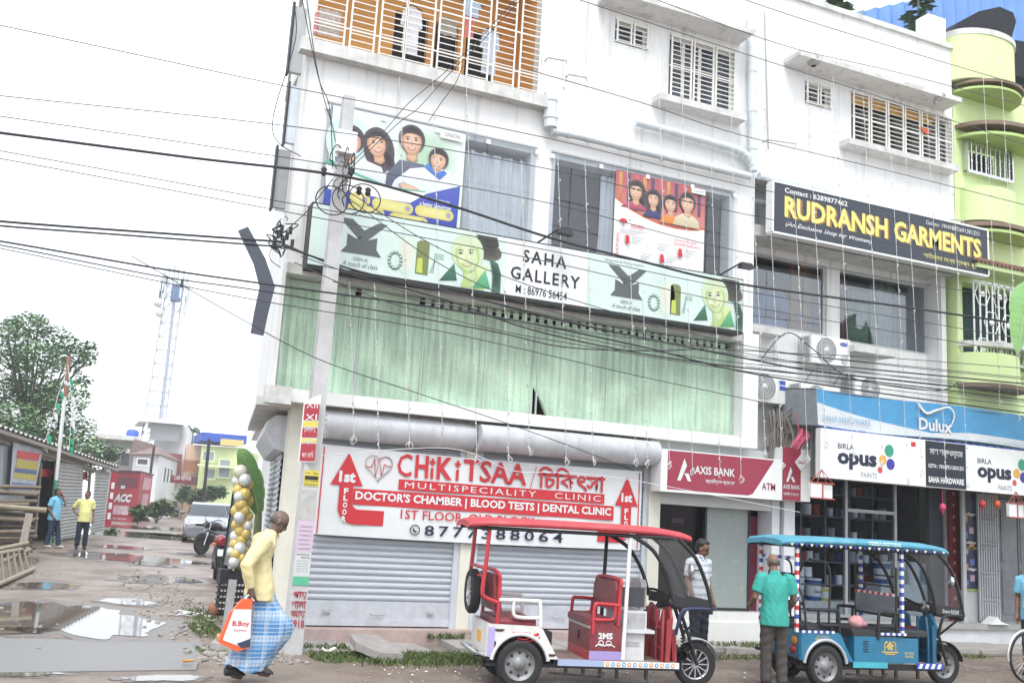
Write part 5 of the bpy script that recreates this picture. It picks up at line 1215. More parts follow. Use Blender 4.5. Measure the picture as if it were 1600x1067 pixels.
p = W(1470,152,13.5); mb = MB(); mb.tube([(p.x-.08,13.55,p.z-.05),(p.x+.03,13.45,p.z+.05)], .05, 10); mb.box(p.x-.1, p.x-.06, 13.52, 13.6, p.z-.14, p.z-.03); mb.build('wall_lamp', GREYP, label='small grey spotlight on the right end of the wide window canopy', cat='lamp')
# ---------------------------------------------------------------- roof: blue shed, dark net, plants
mb = MB(); vs = []; n_ = 220; ya = 16.5; xa = W(1328,20,ya).x; xb = 24
for i in range(n_+1):
    x = xa+(xb-xa)*i/n_; yy = ya+.06*math.sin(i*.62); vs += [(x,yy,ZT-.2),(x,yy,W(1330,22,ya).z+.45*(x-xa))]
mb.add(vs, [(2*i,2*i+2,2*i+3,2*i+1) for i in range(n_)]); 
mb.box(xa, xb, ya+.1, 21, ZT-.2, ZT+1.8)
mb.build('rooftop_shed', mat('blue_tin', lin('#6c9ae2', .85), .45, var=.12, scale=2), label='bright blue corrugated tin shed on the roof at the top right', cat='shed')
yn = 14.9
pts = [(1486,62),(1492,40),(1515,22),(1545,12),(1575,15),(1586,30),(1582,58),(1584,62),(1640,70),(1640,110),(1580,110),(1530,80),(1478,82),(1462,52)]
mb = MB(); q4 = [W(a,b,yn) for a, b in [(1474,56),(1500,34),(1530,18),(1562,11),(1583,20),(1588,34),(1580,62),(1640,72),(1640,130),(1478,96)]]
mb.prism([(p.x,p.z) for p in q4], yn, yn+.9); mb.build('dark_net', mat('black_net', (.012,.014,.02), .95), label='black sagging net sheet stretched over the top of the green balcony drum', cat='net')
LEAF = mat('leaf_dark', (.042,.085,.036), .7, var=.4, scale=9); LEAFM = mat('leaf_mid', (.07,.14,.05), .65, var=.4, scale=9); LEAFL = mat('leaf_light', (.12,.22,.07), .6, var=.3, scale=9)
def potplant(px, py, y, h, lab, seed):
    p = W(px,py,y); t = thing('potted_plant', lab, 'plant', (p.x,y,ZT+.1)); r = random.Random(seed)
    sub('pot', mat('terracotta', (.22,.10,.06), .8), t, lambda mb: mb.lathe([(.12,0),(.18,.25),(.19,.27)], (p.x,y,ZT+.1), 'z', 12))
    z0 = ZT+.35; st = [(p.x+.04*math.sin(i),y+.03*math.cos(i*2),z0+h*i/5) for i in range(6)]
    sub('stem', WOOD, t, lambda mb: mb.tube(st, .02, 6))
    def f(mb):
        for k in range(26):
            u = r.uniform(.15,1); c = V(p.x,y,z0+h*u); a = r.uniform(0,6.3); L = (.5-.32*u)*r.uniform(.7,1.2)*h*.8
            d = V(math.cos(a),math.sin(a),r.uniform(-.1,.5)); d.normalize(); s_ = d.cross(V(0,0,1)).normalized()
            for j in range(9):
                b = c+d*L*(j+1)/9-V(0,0,.12*((j/9)**2)*L)
                for sg in (-1,1): mb.add([b, b+s_*sg*.07+d*.05, b+s_*sg*.13+d*.12-V(0,0,.02), b+d*.06], [(0,1,2,3)], r.choice((0,0,1)))
    sub('foliage', [LEAF, LEAFM], t, f)
potplant(1306,12,14.6,.75,'small dark leafy plant on the parapet left of the blue shed',1); potplant(1437,40,14.5,1.15,'taller fern leaved plant on the parapet in front of the blue shed',2)
p = W(1325,14,14.6); mb = MB(); [mb.tube([(p.x+dx,14.6,ZT),(p.x+dx+.03,14.6,ZT+.75)], .012, 5) for dx in (0,.35)]; mb.build('roof_stick', WOOD, label='pair of thin bare sticks on the parapet beside the small roof plant', cat='stick')
# ---------------------------------------------------------------- green building on the right
GB = thing('green_building', 'lime green house with stacked rounded balconies at the right edge', 'building', (16.6,14.2,0))
LIME = mat('lime_wall', lin('#dcf0b2', .86), .8, var=.06, scale=2, dirt=.12, dirtcol=(.35,.42,.22)); BRN = mat('brown_trim', lin('#94806f', .72), .7, var=.15); LIME2 = mat('lime_shade', lin('#bfdc8c', .8), .8, var=.06)
gx = W(1490,300,14.0).x+.03
ygf = 14.0
def drum(pxl, pxr, pyt, pyb, nm, m, bulge, y=ygf, over=0, hh=None):
    py = (pyt+pyb)/2; a, b = W(pxl,py,y), W(pxr,py,y); c = (a.x+b.x)/2; rx = (b.x-a.x)/2+over; z1, z0 = W((pxl+pxr)/2,pyt,y-.3).z, W((pxl+pxr)/2,pyb,y-.3).z
    if hh: z0 = z1-hh
    n_ = 20; outer = [(c+rx*math.cos(t), y-bulge*math.sin(t)) for t in [math.pi*(1-i/n_) for i in range(n_+1)]]
    mb = MB(); k = len(outer); vs = [(x,yy,z0) for x,yy in outer]+[(x,yy,z1) for x,yy in outer]
    mb.add(vs, [(i,i+1,i+1+k,i+k) for i in range(k-1)], 0, True); mb.poly([(x,yy,z0) for x,yy in outer][::-1]); mb.poly([(x,yy,z1) for x,yy in outer])
    mb.build(nm, m, GB); return c, rx, z0, z1
mb = MB(); wr = RC((1506,222), (1573,285), ygf); wr2 = RC((1503,440), (1620,585), ygf)
mb.holes(gx, 22, 3.3, 11.25, ygf, ygf+.25, [wr, wr2]); mb.box(gx, 22, ygf+1.5, 20, 0, 11.2); mb.box(gx, gx+.2, ygf+.25, ygf+1.5, 3.3, 11.2); mb.box(gx, 22, ygf+.25, ygf+1.5, 3.3, 3.5); mb.build('wall', LIME, GB)
drum(1478,1573,60,128,'balcony_drum',LIME,.55); drum(1477,1574,52,60,'drum_coping',WALLD,.57,hh=.12)
c_, rx_, z0_, z1_ = drum(1486,1580,133,141,'canopy_rim',BRN,.72,hh=.06); 
drum(1486,1578,143,150,'canopy_slab',LIME2,.68,hh=.05)
drum(1492,1612,200,212,'canopy_rim',BRN,.75,hh=.08); drum(1494,1610,216,222,'canopy_slab',LIME2,.72,hh=.06)
drum(1500,1578,292,345,'balcony_drum',LIME,.45); drum(1494,1600,352,360,'canopy_rim',BRN,.6,hh=.08); drum(1498,1598,362,366,'canopy_slab',LIME2,.57,hh=.06)
drum(1497,1582,552,600,'balcony_drum',LIME,.5); drum(1495,1588,600,610,'canopy_rim',BRN,.6,hh=.08); drum(1497,1640,538,550,'balcony_sill',WALLD,.5,hh=.1)
mb = MB()
for i in range(9):
    x = wr[0]+(wr[1]-wr[0])*(i+.5)/9; mb.tube([(x,ygf-.12,wr[2]),(x,ygf-.12,wr[3])], .018, 8)
    for v_ in (.3,.55): mb.lathe([(.019,-.03),(.03,0),(.019,.03)], (x,ygf-.12,wr[2]+(wr[3]-wr[2])*v_), 'z', 8)
mb.box(wr[0]-.05, wr[1]+.05, ygf-.14, ygf-.1, wr[2]-.06, wr[2]); mb.box(wr[0]-.05, wr[0]-.01, ygf-.14, ygf, wr[2], wr[3]); mb.box(wr[1]+.01, wr[1]+.05, ygf-.14, ygf, wr[2], wr[3])
wo_ = mb.build('window', STEEL, GB); mb = MB(); mb.box(wr[0]-.2, wr[1]+.2, ygf+.5, ygf+.55, wr[2]-.1, wr[3]+.1); mb.build('pane', mat('plum_dark', (.04,.02,.025), .5), wo_)
x0, x1, z0, z1 = wr2; mb = MB()
for i in range(13):
    x = x0+(x1-x0)*i/12; mb.box(x-.012, x+.012, ygf-.28, ygf-.256, z0, z1)
for k in range(4):
    for j in range(3):
        cx, cz = x0+(x1-x0)*(k+.5+.5*(j%2))/4.3, z0+(z1-z0)*(j+.5)/3; mb.tube([(cx+.2*math.cos(a),ygf-.27,cz+.24*math.sin(a)) for a in [q*math.pi/3 for q in range(6)]], .012, 5, closed=True); mb.lathe([(.001,-.29),(.06,-.288),(.06,-.26)], (cx,ygf,cz), 'y', 8)
for z in (z0+.03, z1-.03): mb.box(x0, x1, ygf-.28, ygf-.25, z-.02, z+.02)
wo_ = mb.build('window', WHITE, GB); mb = MB(); mb.box(x0-.2, x1+.2, ygf+.6, ygf+.65, z0-.1, z1+.1); mb.build('room_wall', mat('teal_room', (.03,.07,.075), .7), wo_)
mb = MB(); mb.box(gx, 22, ygf-.5, ygf-.02, wr2[3]+.18, wr2[3]+.26); mb.build('canopy_slab', LIME, GB)
mb = MB(); n_ = 60
for i in range(n_): x = gx+(22-gx)*i/n_; mb.tube([(x,ygf-.55,wr2[3]+.3),(x,ygf-.02,wr2[3]+.42)], .05, 6)
mb.build('roof_tiles', mat('clay_tiles', (.30,.16,.11), .8, var=.3), GB)
# banana plants
BLF = mat('banana_leaf', (.20,.40,.13), .45, var=.2, scale=3, stretch=(1,1,6)); BLR = mat('banana_rib', (.38,.48,.22), .5)
def bleaf(t, pts, wd, ragged=0, seed=1, side=V(1,0,0)):
    P = smooth_path(pts, 5); n_ = len(P); r = random.Random(seed); mb = MB(); vs = []
    for i in range(n_):
        d = P[min(i+1,n_-1)]-P[max(i-1,0)]; d.normalize(); s_ = (side-d*side.dot(d)).normalized(); nn = s_.cross(d); u = i/(n_-1)
        k = wd*(math.sin(math.pi*min(1,.08+u*.95))**.55)*(1-(ragged*r.random() if i % 2 else 0))
        vs += [P[i]-s_*k+nn*k*.25, P[i]-s_*k*.5+nn*k*.06, P[i], P[i]+s_*k*.5+nn*k*.06, P[i]+s_*k+nn*k*.25]
    mb.add(vs, [(5*i+j,5*i+j+1,5*i+5+j+1,5*i+5+j) for i in range(n_-1) for j in range(4)], 0, True); o = mb.build('leaf', BLF, t)
    mb = MB(); mb.tube([p+V(0,-.006,0) for p in P], [.022*(1-.8*i/n_) for i in range(n_)], 6); mb.build('midrib', BLR, o)
yb_ = 12.2; b0 = G(1660,1040); b0 = V(W(1680,900,yb_).x, yb_, 0)
BP = thing('banana_plant', 'banana plant whose big leaf reaches in at the right edge of the view', 'plant', b0)
sub('trunk', mat('banana_trunk', (.25,.30,.14), .7, var=.25), BP, lambda mb: mb.tube([b0, b0+V(.02,0,1.8), b0+V(-.02,0,3.4)], [.13,.11,.07], 10))
tip = W(1566,505,yb_-.1)
bleaf(BP, [b0+V(-.02,0,3.4), W(1650,470,yb_), W(1612,470,yb_), W(1598,500,yb_), W(1590,555,yb_)], .36, .12, 3, V(1,0,.1))
bleaf(BP, [b0+V(-.02,0,3.4), b0+V(.4,.1,4.4), b0+V(1.2,.2,4.6)], .3, .2, 4, V(0,1,0))
# ---------------------------------------------------------------- concrete pole
pb = V(2.83, 13.0, 0); pt = W(545,153,13.0)
CP = thing('utility_pole', 'square tapered concrete utility pole plastered with bills at the lane corner', 'pole', pb)
PC = mat('pole_concrete', (.50,.505,.51), .85, var=.12, scale=4, dirt=.35, dirtcol=(.22,.21,.2), bump=.2)
pz = pt.z; px_ = lambda z: pb.x+(pt.x-pb.x)*z/pz; pw = lambda z: .112-.034*z/pz
sub('shaft', PC, CP, lambda mb: mb.hexa([(px_(0)-pw(0),13-pw(0),-.1),(px_(0)+pw(0),13-pw(0),-.1),(px_(0)+pw(0),13+pw(0),-.1),(px_(0)-pw(0),13+pw(0),-.1)], [(px_(pz)-pw(pz),13-pw(pz),pz),(px_(pz)+pw(pz),13-pw(pz),pz),(px_(pz)+pw(pz),13+pw(pz),pz),(px_(pz)-pw(pz),13+pw(pz),pz)]))
def bill(z0, z1, x0f, x1f, m, nm, dy=.006, sk=0):
    mb = MB(); q4 = []
    for xf_, z in ((x0f,z0),(x1f,z0+sk),(x1f,z1+sk),(x0f,z1)): q4.append((px_(z)+pw(z)*xf_, 13-pw(z)-dy, z))
    mb.poly(q4); o = mb.build(nm, m, CP); return o
def btext(t, z0, z1, x0f, x1f, m, dy=.012, **k): 
    mb = MB(); zc = (z0+z1)/2; mb.letter(t, (px_(zc)+pw(zc)*x0f, 13-pw(z0)-dy+.004, z0), (pw(zc)*(x1f-x0f),0,0), (0,.0,z1-z0), 0, **k); mb.build('lettering', m, CP)
zz = lambda py, px=455: W(px,py,12.85).z
PYEL = flat('bill_yellow','#e6d658'); PGRY = flat('bill_grey','#d8dcdc'); PLAV = flat('bill_lilac','#d8c4d8'); PGRN = flat('bill_green','#5fc09a'); PMAG = mat('red_paint', lin('#b8344c', .8), .7)
bill(zz(758,470), zz(733,470), -.9, 1.05, PYEL, 'yellow_bill'); bill(zz(748,470), zz(742,470), -.8, .9, INK, 'black_band', .01); btext('9331399743', zz(752,470), zz(749,470), -.8, .95, INK); btext('9062964837', zz(757,470), zz(753.5,470), -.8, .95, INK); btext('Tution      Bengali', zz(740,470), zz(736,470), -.8, .9, INK)
bill(zz(812,465), zz(764,465), -1.0, .8, mat('torn_paper', (.45,.45,.44), .8, var=.25, scale=9), 'torn_bill')
bill(zz(862,462), zz(812,462), -1.0, 1.0, PLAV, 'lilac_bill'); 
for k in range(6): btext('COACHING CLASSES'[:9+k], zz(858-7*k,462), zz(855-7*k,462), -.75, .75, GRN)
bill(zz(914,458), zz(862,458), -.95, .95, PGRY, 'white_bill'); bill(zz(914,458), zz(900,458), -.94, .94, PGRN, 'green_band', .009)
btext('PHYSICS &\n      MATHS', zz(872,458), zz(864,458), -.8, .8, INK)
for k in range(5): btext('class xi xii boards'[:12+k], zz(893-4.2*k,458), zz(891-4.2*k,458), -.7, .7, GRN)
btext('9002587708', zz(911,458), zz(904,458), -.85, .85, INK)
for k, t in enumerate(('পায়','খালা','আয়','9918')): btext(t, zz(936+15*k,452), zz(923+15*k,452), -.75, .9, PMAG, bold=.02)
mb = MB(); q4 = (W(463,620,12.7), W(482,600,12.7), W(470,716,12.7), W(449,722,12.7))
zb0, zb1 = W(460,720,12.78).z, W(465,612,12.78).z; xb0, xb1 = px_(2.6)-.17, px_(2.6)+.0
LB = thing('hanging_board', 'tall red and white lettered board strapped to the left of the concrete pole', 'sign', (xb0,12.8,zb0))
sub('board', WHITE, LB, lambda mb: mb.hexa([(xb0,12.98,zb0),(xb1,12.78,zb0),(xb1,12.80,zb0),(xb0,13.0,zb0)], [(xb0,12.98,zb1-.1),(xb1,12.78,zb1),(xb1,12.80,zb1),(xb0,13.0,zb1-.1)]))
def f(mb):
    o = V(xb0,12.972,zb0); ux = V(xb1-xb0,-.2,0); 
    for a0, a1, mi in ((.02,.3,0),(.32,.38,1),(.4,.55,0),(.57,.66,1),(.68,.94,0)): mb.poly([o+ux*.04+V(0,-.004,.8*a0), o+ux*.96+V(0,-.004,.8*a0), o+ux*.96+V(0,-.004,.8*a1), o+ux*.04+V(0,-.004,.8*a1)], mi)
    for k, t in enumerate(('কোচিং','ভর্তি','চলছে','XI','XII')): mb.letter(t, o+ux*.15+V(0,-.008,.06+.16*k), ux*.7, (0,0,.08), 2)
sub('print', [mat('board_red', lin('#b83a48', .8), .6), PYEL, BWHITE], LB, f)
sub('wrap', mat('meter_white', (.8,.82,.84), .5), CP, lambda mb: mb.box(px_(6.6)-.14, px_(6.6)+.13, 12.79, 12.89, W(537,238,12.8).z, W(537,203,12.8).z))
# insulators, wire loops on the pole
def f(mb):
    r = random.Random(5)
    for k in range(18):
        z = W(530,r.uniform(235,300),12.85).z; a = r.uniform(0,6.3); L = r.uniform(.06,.22); c = V(px_(z)+r.uniform(-.09,.10),12.82,z)
        mb.tube(smooth_path([c, c+V(L*math.cos(a)*.6,-.06,.1*math.sin(a)), c+V(L*math.cos(a),-.04,-L*.7), c+V(L*.4*math.cos(a),0,-L*1.1)], 4), r.choice((.006,.008,.011)), 5)
    for k in range(3):
        c = W(520+24*k,300,12.8); mb.tube([(c.x+.22*math.cos(t),12.8-.05*k,c.z-.12+.2*math.sin(t)) for t in [i*math.pi/10 for i in range(20)]], .009, 5, closed=True)
sub('wire_tangle', WIRE, CP, f)
def f(mb):
    for px, py in ((506,268),(548,268),(561,298),(575,300)): p = W(px,py,12.8); mb.lathe([(.02,-.06),(.045,-.03),(.03,0),(.045,.03),(.02,.06)], (p.x,12.8,p.z), 'z', 8)
sub('insulator', BLACK, CP, f)
# junction of cables on the corner, dark tin sheet
JB = W(440,372,13.6)
CT = thing('cable_tangle', 'knot of black cables fixed at the left corner of the white building', 'cable', (JB.x,13.6,JB.z-.3))
def f(mb):
    r = random.Random(8)
    for k in range(17):
        c = JB+V(r.gauss(0,.05),r.uniform(-.1,.1),r.gauss(0,.12)); a = r.uniform(0,6.3); L = r.uniform(.06,.2)
        mb.tube(smooth_path([c, c+V(L*math.cos(a),-.05,L*.5*math.sin(a)), c+V(L*.7*math.cos(a+.7),-.03,-L*.5), c+V(L*.2,0,-L)], 4), r.choice((.006,.009,.013)), 5, r.choice((0,0,0,1)))
    for k in range(7): mb.box(JB.x-.12+.04*k, JB.x-.08+.04*k, 13.5, 13.56, JB.z-.12+.09*(k%3), JB.z-.02+.09*(k%3), 0)
sub('loops', [WIRE, mat('grey_cable', (.45,.45,.45), .6)], CT, f)
q = [W(380,357,13.4), W(406,408,13.4), W(418,448,13.4), W(408,490,13.4), W(402,522,13.4)]; wq = [.07,.085,.1,.09,.085]
mb = MB(); L_ = []
for i, p in enumerate(q):
    d = (q[min(i+1,4)]-q[max(i-1,0)]).normalized(); s_ = V(d.z,0,-d.x); L_.append([p-s_*wq[i], p+s_*wq[i], p+s_*wq[i]+V(0,.05,0), p-s_*wq[i]+V(0,.05,0)])
mb.loft(L_, 0, True, False); mb.build('bent_tin_sheet', mat('dark_tin', (.075,.085,.11), .5, metal=.3), label='dark bent metal strip hanging off the lane corner of the building', cat='metal strip')
p = W(1202,650,14.2)
def f(mb):
    r = random.Random(3)
    for k in range(24):
        a = V(p.x+r.gauss(0,.1),14.05+r.uniform(-.1,.1),W(1205,648,14.1).z+r.uniform(-.1,.1)); b = V(p.x+r.gauss(-.02,.1),14.0,W(1205,728,14.1).z+r.uniform(-.12,.12)); m_ = (a+b)/2+V(r.gauss(0,.1),-.08,0)
        mb.tube(smooth_path([a,m_,b], 5), r.choice((.008,.012,.02)), 5, r.choice((0,1,1)))
    for k in range(10):
        a = V(p.x,14.0,p.z-.15+r.uniform(-.2,.1)); mb.tube(smooth_path([a, a+V(.35,-.1,.15+r.uniform(-.2,.2)), a+V(.85,0,.35+r.uniform(-.2,.3))], 5), .008, 5, r.choice((0,1)))
t = thing('wire_bundle', 'ragged grey brown bundle of old wires under the lowest air conditioner', 'cable', (p.x,14.0,p.z-.6)); sub('strands', [mat('grey_wire', (.24,.23,.22), .8), mat('brown_wire', (.20,.165,.14), .8)], t, f)
# ---------------------------------------------------------------- three wheelers
def lsub(name, mats, parent, fn, sx=1):
    mb = MB(); fn(mb)
    if sx != 1: mb.v = [V(v.x*sx, v.y, v.z) for v in mb.v]
    return mb.build(name, mats, parent, local=True)
def tyre(mb, c, r, w, ax='y', n=28, m=0):
    ri = r*.68
    mb.lathe([(ri,-w*.7),(r*.9,-w),(r*.985,-w*.75),(r,0),(r*.985,w*.75),(r*.9,w),(ri,w*.7),(ri,-w*.7)], c, ax, n, m)
    for k in range(n*2):
        a = 2*math.pi*k/(n*2); p = Vector(c)+{'y':V(r*math.cos(a),0,r*math.sin(a)),'x':V(0,r*math.cos(a),r*math.sin(a))}[ax]; e = {'y':V(0,w*.6,0),'x':V(w*.6,0,0)}[ax]
        mb.bar(p-e, p+e, .012, .012, m)
def rim(mb, c, r, w, ax='y', sp=0, m=0, m2=1):
    s_ = -1
    mb.lathe([(r*.70,-w*.72),(r*.66,-w*.62),(r*.58,-w*.1),(r*.50,-w*.05),(r*.34,-w*.30),(r*.26,-w*.34),(r*.22,-w*.62),(.001,-w*.64)] if not sp else [(r*.70,-w*.72),(r*.64,-w*.66),(r*.62,0)], c, ax, 28, m)
    if sp:
        mb.lathe([(r*.14,-w*.7),(r*.14,w*.3)], c, ax, 14, m); mb.lathe([(.001,-w*.72),(r*.14,-w*.7)], c, ax, 14, m)
        mb.lathe([(r*.64,w*.3),(.001,w*.3)], c, ax, 20, m2)
    for k in range(sp or 8):
        a = 2*math.pi*k/(sp or 8); u = V(math.cos(a),0,math.sin(a)) if ax == 'y' else V(0,math.cos(a),math.sin(a)); off = (V(0,1,0) if ax == 'y' else V(1,0,0))*(-w*.62)
        if sp: mb.bar(Vector(c)+u*r*.12+off, Vector(c)+u*r*.66+off, r*.055, r*.05, m)
        else: mb.ball(Vector(c)+u*r*.47+off*.2, r*.07, r*.06, r*.07, 8, 5, m2)
RIMS = mat('steel_rim', (.24,.245,.25), .5, metal=.5, var=.25, dirt=.6, dirtcol=(.14,.12,.10)); ALLOY = mat('alloy_rim', (.55,.56,.58), .3, metal=.7)
def rickshaw(name, label, loc, th, sx, st):
    t = thing(name, label, 'rickshaw', loc, 'battery rickshaws at the kerb', th)
    B, A, Sx = st['body'], st['accent'], sx
    P = lambda n, m_, f, par=None: lsub(n, m_, par or t, f, Sx)
    arch = [(.31*math.cos(a), .25+.315*math.sin(a)) for a in [math.pi-.22-i*(math.pi-.44)/14 for i in range(15)]]
    prof = [(-.37,.33)]+arch+[(.44,.32),(.33,.46),(.24,.64),(.19,.665),(-.37,.675)]
    def f(mb):
        for y in (-.455, .43): mb.prism(prof, y, y+.025)
        mb.box(-.385, -.36, -.44, .44, .33, .675); mb.box(-.36, .2, -.43, .43, .63, .655); mb.hexa([(.40,-.43,.32),(.44,-.43,.32),(.44,.43,.32),(.40,.43,.32)], [(.2,-.43,.655),(.24,-.43,.655),(.24,.43,.655),(.2,.43,.655)])
    tub = P('rear_tub', B, f)
    [P('wheel_arch', st['arch'], lambda mb: mb.tube([(.325*math.cos(a),y,.25+.325*math.sin(a)) for a in [math.pi-.15-i*(math.pi-.3)/16 for i in range(17)]], .022, 8)) for y in (-.455,.455)]
    P('inner_arch', DARK, lambda mb: mb.box(-.33, .38, -.36, .36, .25, .60))
    if st['red']:
        P('corner_strip', flat('lilac_strip','#b8aede'), lambda mb: mb.box(-.375, -.30, -.462, -.457, .34, .64), tub)
        P('rust_patch', mat('rust', (.07,.045,.03), .95, var=.4, scale=30), lambda mb: [mb.poly([(x+r_*math.cos(a)*(1+.3*math.sin(3*a)),-.4585,z+r2*math.sin(a)*(1+.3*math.cos(2*a))) for a in [k*math.pi/7 for k in range(14)]]) for x, z, r_, r2 in ((-.25,.61,.055,.02),(-.295,.45,.015,.06),(.36,.36,.05,.02))], tub)
    P('number_plate', flat('plate_yellow','#f2b738') if st['red'] else GREYP, lambda mb: mb.box(-.393, -.386, -.12, .08, .44, .56), tub)
    if not st['red']:
        for y in (-.33,.33):
            for z, m_ in ((.55, mat('lamp_amber', (.6,.25,.03), .25)), (.44, mat('lamp_red', (.35,.02,.02), .25))): P('tail_light', m_, lambda mb: mb.lathe([(.001,-.415),(.05,-.41),(.055,-.385)], (0,y+(.03*(1 if y<0 else -1) if z < .5 else 0),z), 'x', 12), tub)
    P('bumper', GREYP if st['red'] else BLACK, lambda mb: mb.tube([(-.38,-.40,.34),(-.50,-.42,.36),(-.50,.42,.36),(-.38,.40,.34)], .022, 8))
    # wheels
    for y, nm in ((-.42,0), (.42,1)):
        w_ = P('wheel', RUBBER, lambda mb: tyre(mb, (0,y,.255), .255, .065)); lsub('rim', [RIMS, BLACK], w_, lambda mb: rim(mb, (0,y,.255), .255, .065 if y < 0 else -.065), Sx)
    P('axle', BLACK, lambda mb: (mb.tube([(0,-.38,.25),(0,.38,.25)], .035, 8), mb.ball((0,0,.25), .12)))
    # chassis and floor
    def f(mb):
        mb.box(.40, 1.86, -.40, .40, .255, .30)
        for y in (-.36,.36): mb.box(-.36, 1.9, y-.03, y+.03, .22, .255)
        for x in (.55,.75,.95,1.15,1.5): mb.box(x-.018, x+.018, -.40, -.37, .12+.03*(x<.9), .23)
        mb.tube([(.35,-.4,.17),(.9,-.4,.14),(1.0,-.4,.18)], .012, 6)
    P('chassis', BLACK, f)
    P('floor', mat('floor_boards', (.24,.19,.16), .8, var=.3), lambda mb: mb.box(.42, 1.86, -.42, .42, .30, .312))
    def f(mb):
        mb.box(.44, .98, -.435, -.42, .25, .32, 0)
        if st['red']:
            mb.box(.98, 1.88, -.437, -.42, .25, .315, 1)
            for i in range(13): x = 1.02+.065*i; mb.lathe([(.001,-.441),(.024,-.441)], (x,0,.283), 'y', 10, 2 if i % 2 else 3)
            for i in range(13): x = 1.02+.065*i; mb.lathe([(.001,-.443),(.012,-.443)], (x,0,.283), 'y', 8, 1)
        else:
            mb.box(1.45, 1.88, -.437, -.42, .25, .32, 1)
            for i in range(4): mb.hexa([(1.47+.1*i,-.441,.255),(1.52+.1*i,-.441,.255),(1.52+.1*i,-.438,.255),(1.47+.1*i,-.438,.255)], [(1.50+.1*i,-.441,.315),(1.55+.1*i,-.441,.315),(1.55+.1*i,-.438,.315),(1.50+.1*i,-.438,.315)], 2)
    P('side_strip', st['strip'], f)
    # rear bench
    P('seat', st['seat'], lambda mb: mb.loft([[V(x,y,z) for y, z in ((-.42,.655),(.42,.655),(.43,.70),(.40,.735),(-.40,.735),(-.43,.70))] for x in (-.30,-.27,.12,.17)], 0, True, False))
    if st['red']:
        P('backrest', st['seat'], lambda mb: mb.hexa([(-.30,-.40,.80),(-.22,-.40,.80),(-.22,.40,.80),(-.30,.40,.80)], [(-.34,-.37,1.20),(-.28,-.37,1.20),(-.28,.37,1.20),(-.34,.37,1.20)]))
        P('backrest_frame', A, lambda mb: mb.tube(smooth_path([(-.27,-.43,.66),(-.27,-.43,1.12),(-.29,-.36,1.23),(-.29,.36,1.23),(-.27,.43,1.12),(-.27,.43,.66)], 4), .022, 8))
        w_ = P('spare_wheel', RUBBER, lambda mb: tyre(mb, (-.47,.10,.98), .245, .06, 'x')); lsub('rim', [ALLOY, BLACK], w_, lambda mb: rim(mb, (-.47,.10,.98), .245, .06, 'x', 10), Sx)
    else:
        P('backrest', st['seat'], lambda mb: (mb.box(-.36, -.33, -.36, .36, 1.18, 1.36), mb.box(-.34, -.31, -.40, .40, .98, 1.02)))
        P('lettering', BWHITE, lambda mb: (mb.letter('বসুন', (-.365,-.02,1.29), (0,-.22,0), (0,0,.045)), mb.letter('BATTRIS', (-.365,.0,1.22), (0,-.28,0), (0,0,.055))))
        P('backrest_frame', BLACK, lambda mb: [mb.tube(smooth_path([(-.33,s_*.43,1.5),(-.33,s_*.36,1.40),(-.34,s_*.34,1.36),(-.34,s_*.36,1.18),(-.32,s_*.42,1.05),(-.28,s_*.44,.70)], 4), .016, 8) for s_ in (-1,1)]+[mb.tube(smooth_path([(-.25,s_*.44,1.55),(.02,s_*.44,1.50),(.08,s_*.44,1.3),(.06,s_*.44,.8),(.12,s_*.44,.70)],4), .014, 8) for s_ in (-1,1)]+[mb.tube([(-.36,s_*.43,1.24),(.06,s_*.44,1.24)], .012, 6) for s_ in (-1,1)]+[mb.tube([(-.36,s_*.43,.94),(.06,s_*.44,.94)], .012, 6) for s_ in (-1,1)])
    for s_ in (-1,1):
        P('armrest', st['arm'], lambda mb: mb.tube(smooth_path([(-.27,s_*.445,.935),(.14,s_*.445,.935),(.20,s_*.445,.91),(.22,s_*.445,.66)], 4), .022, 8) and mb.tube(smooth_path([(-.10,s_*.445,.93),(-.10,s_*.445,.80),(-.04,s_*.445,.755),(.20,s_*.445,.755)], 4), .02, 8))
        # posts
        if st['red']:
            P('rear_post', A, lambda mb: mb.tube(smooth_path([(-.42,s_*.42,1.72),(-.44,s_*.42,1.3),(-.46,s_*.42,1.02),(-.42,s_*.42,.95),(-.27,s_*.43,.90)], 4), .024, 8))
        else:
            P('rear_post', [WHITE, RED, BLUE], lambda mb: [mb.box(-.445, -.405, s_*.43-.02, s_*.43+.02, .66+.053*k, .66+.053*(k+1), (0,1,0,2)[k % 4]) for k in range(20)])
        P('front_post', st['post'] if s_ < 0 else st['post2'], (lambda mb: mb.tube([(1.20,s_*.43,.33),(1.24,s_*.43,1.72)], .024, 8)) if st['red'] else (lambda mb: [mb.box(1.20, 1.24, s_*.43-.02, s_*.43+.02, .66+.053*k, .66+.053*(k+1), (0,2)[k % 2]) for k in range(20)]))
    P('cross_bar', A if st['red'] else [WHITE, BLUE], lambda mb: mb.tube([(-.45,-.42,1.17),(-.45,.42,1.17)], .016, 8) and mb.tube([(-.45,-.42,1.27),(-.45,.42,1.27)], .02, 8) if st['red'] else [mb.box(-.44, -.41, -.40+.1*k, -.30+.1*k, 1.53, 1.57, k % 2) for k in range(8)])
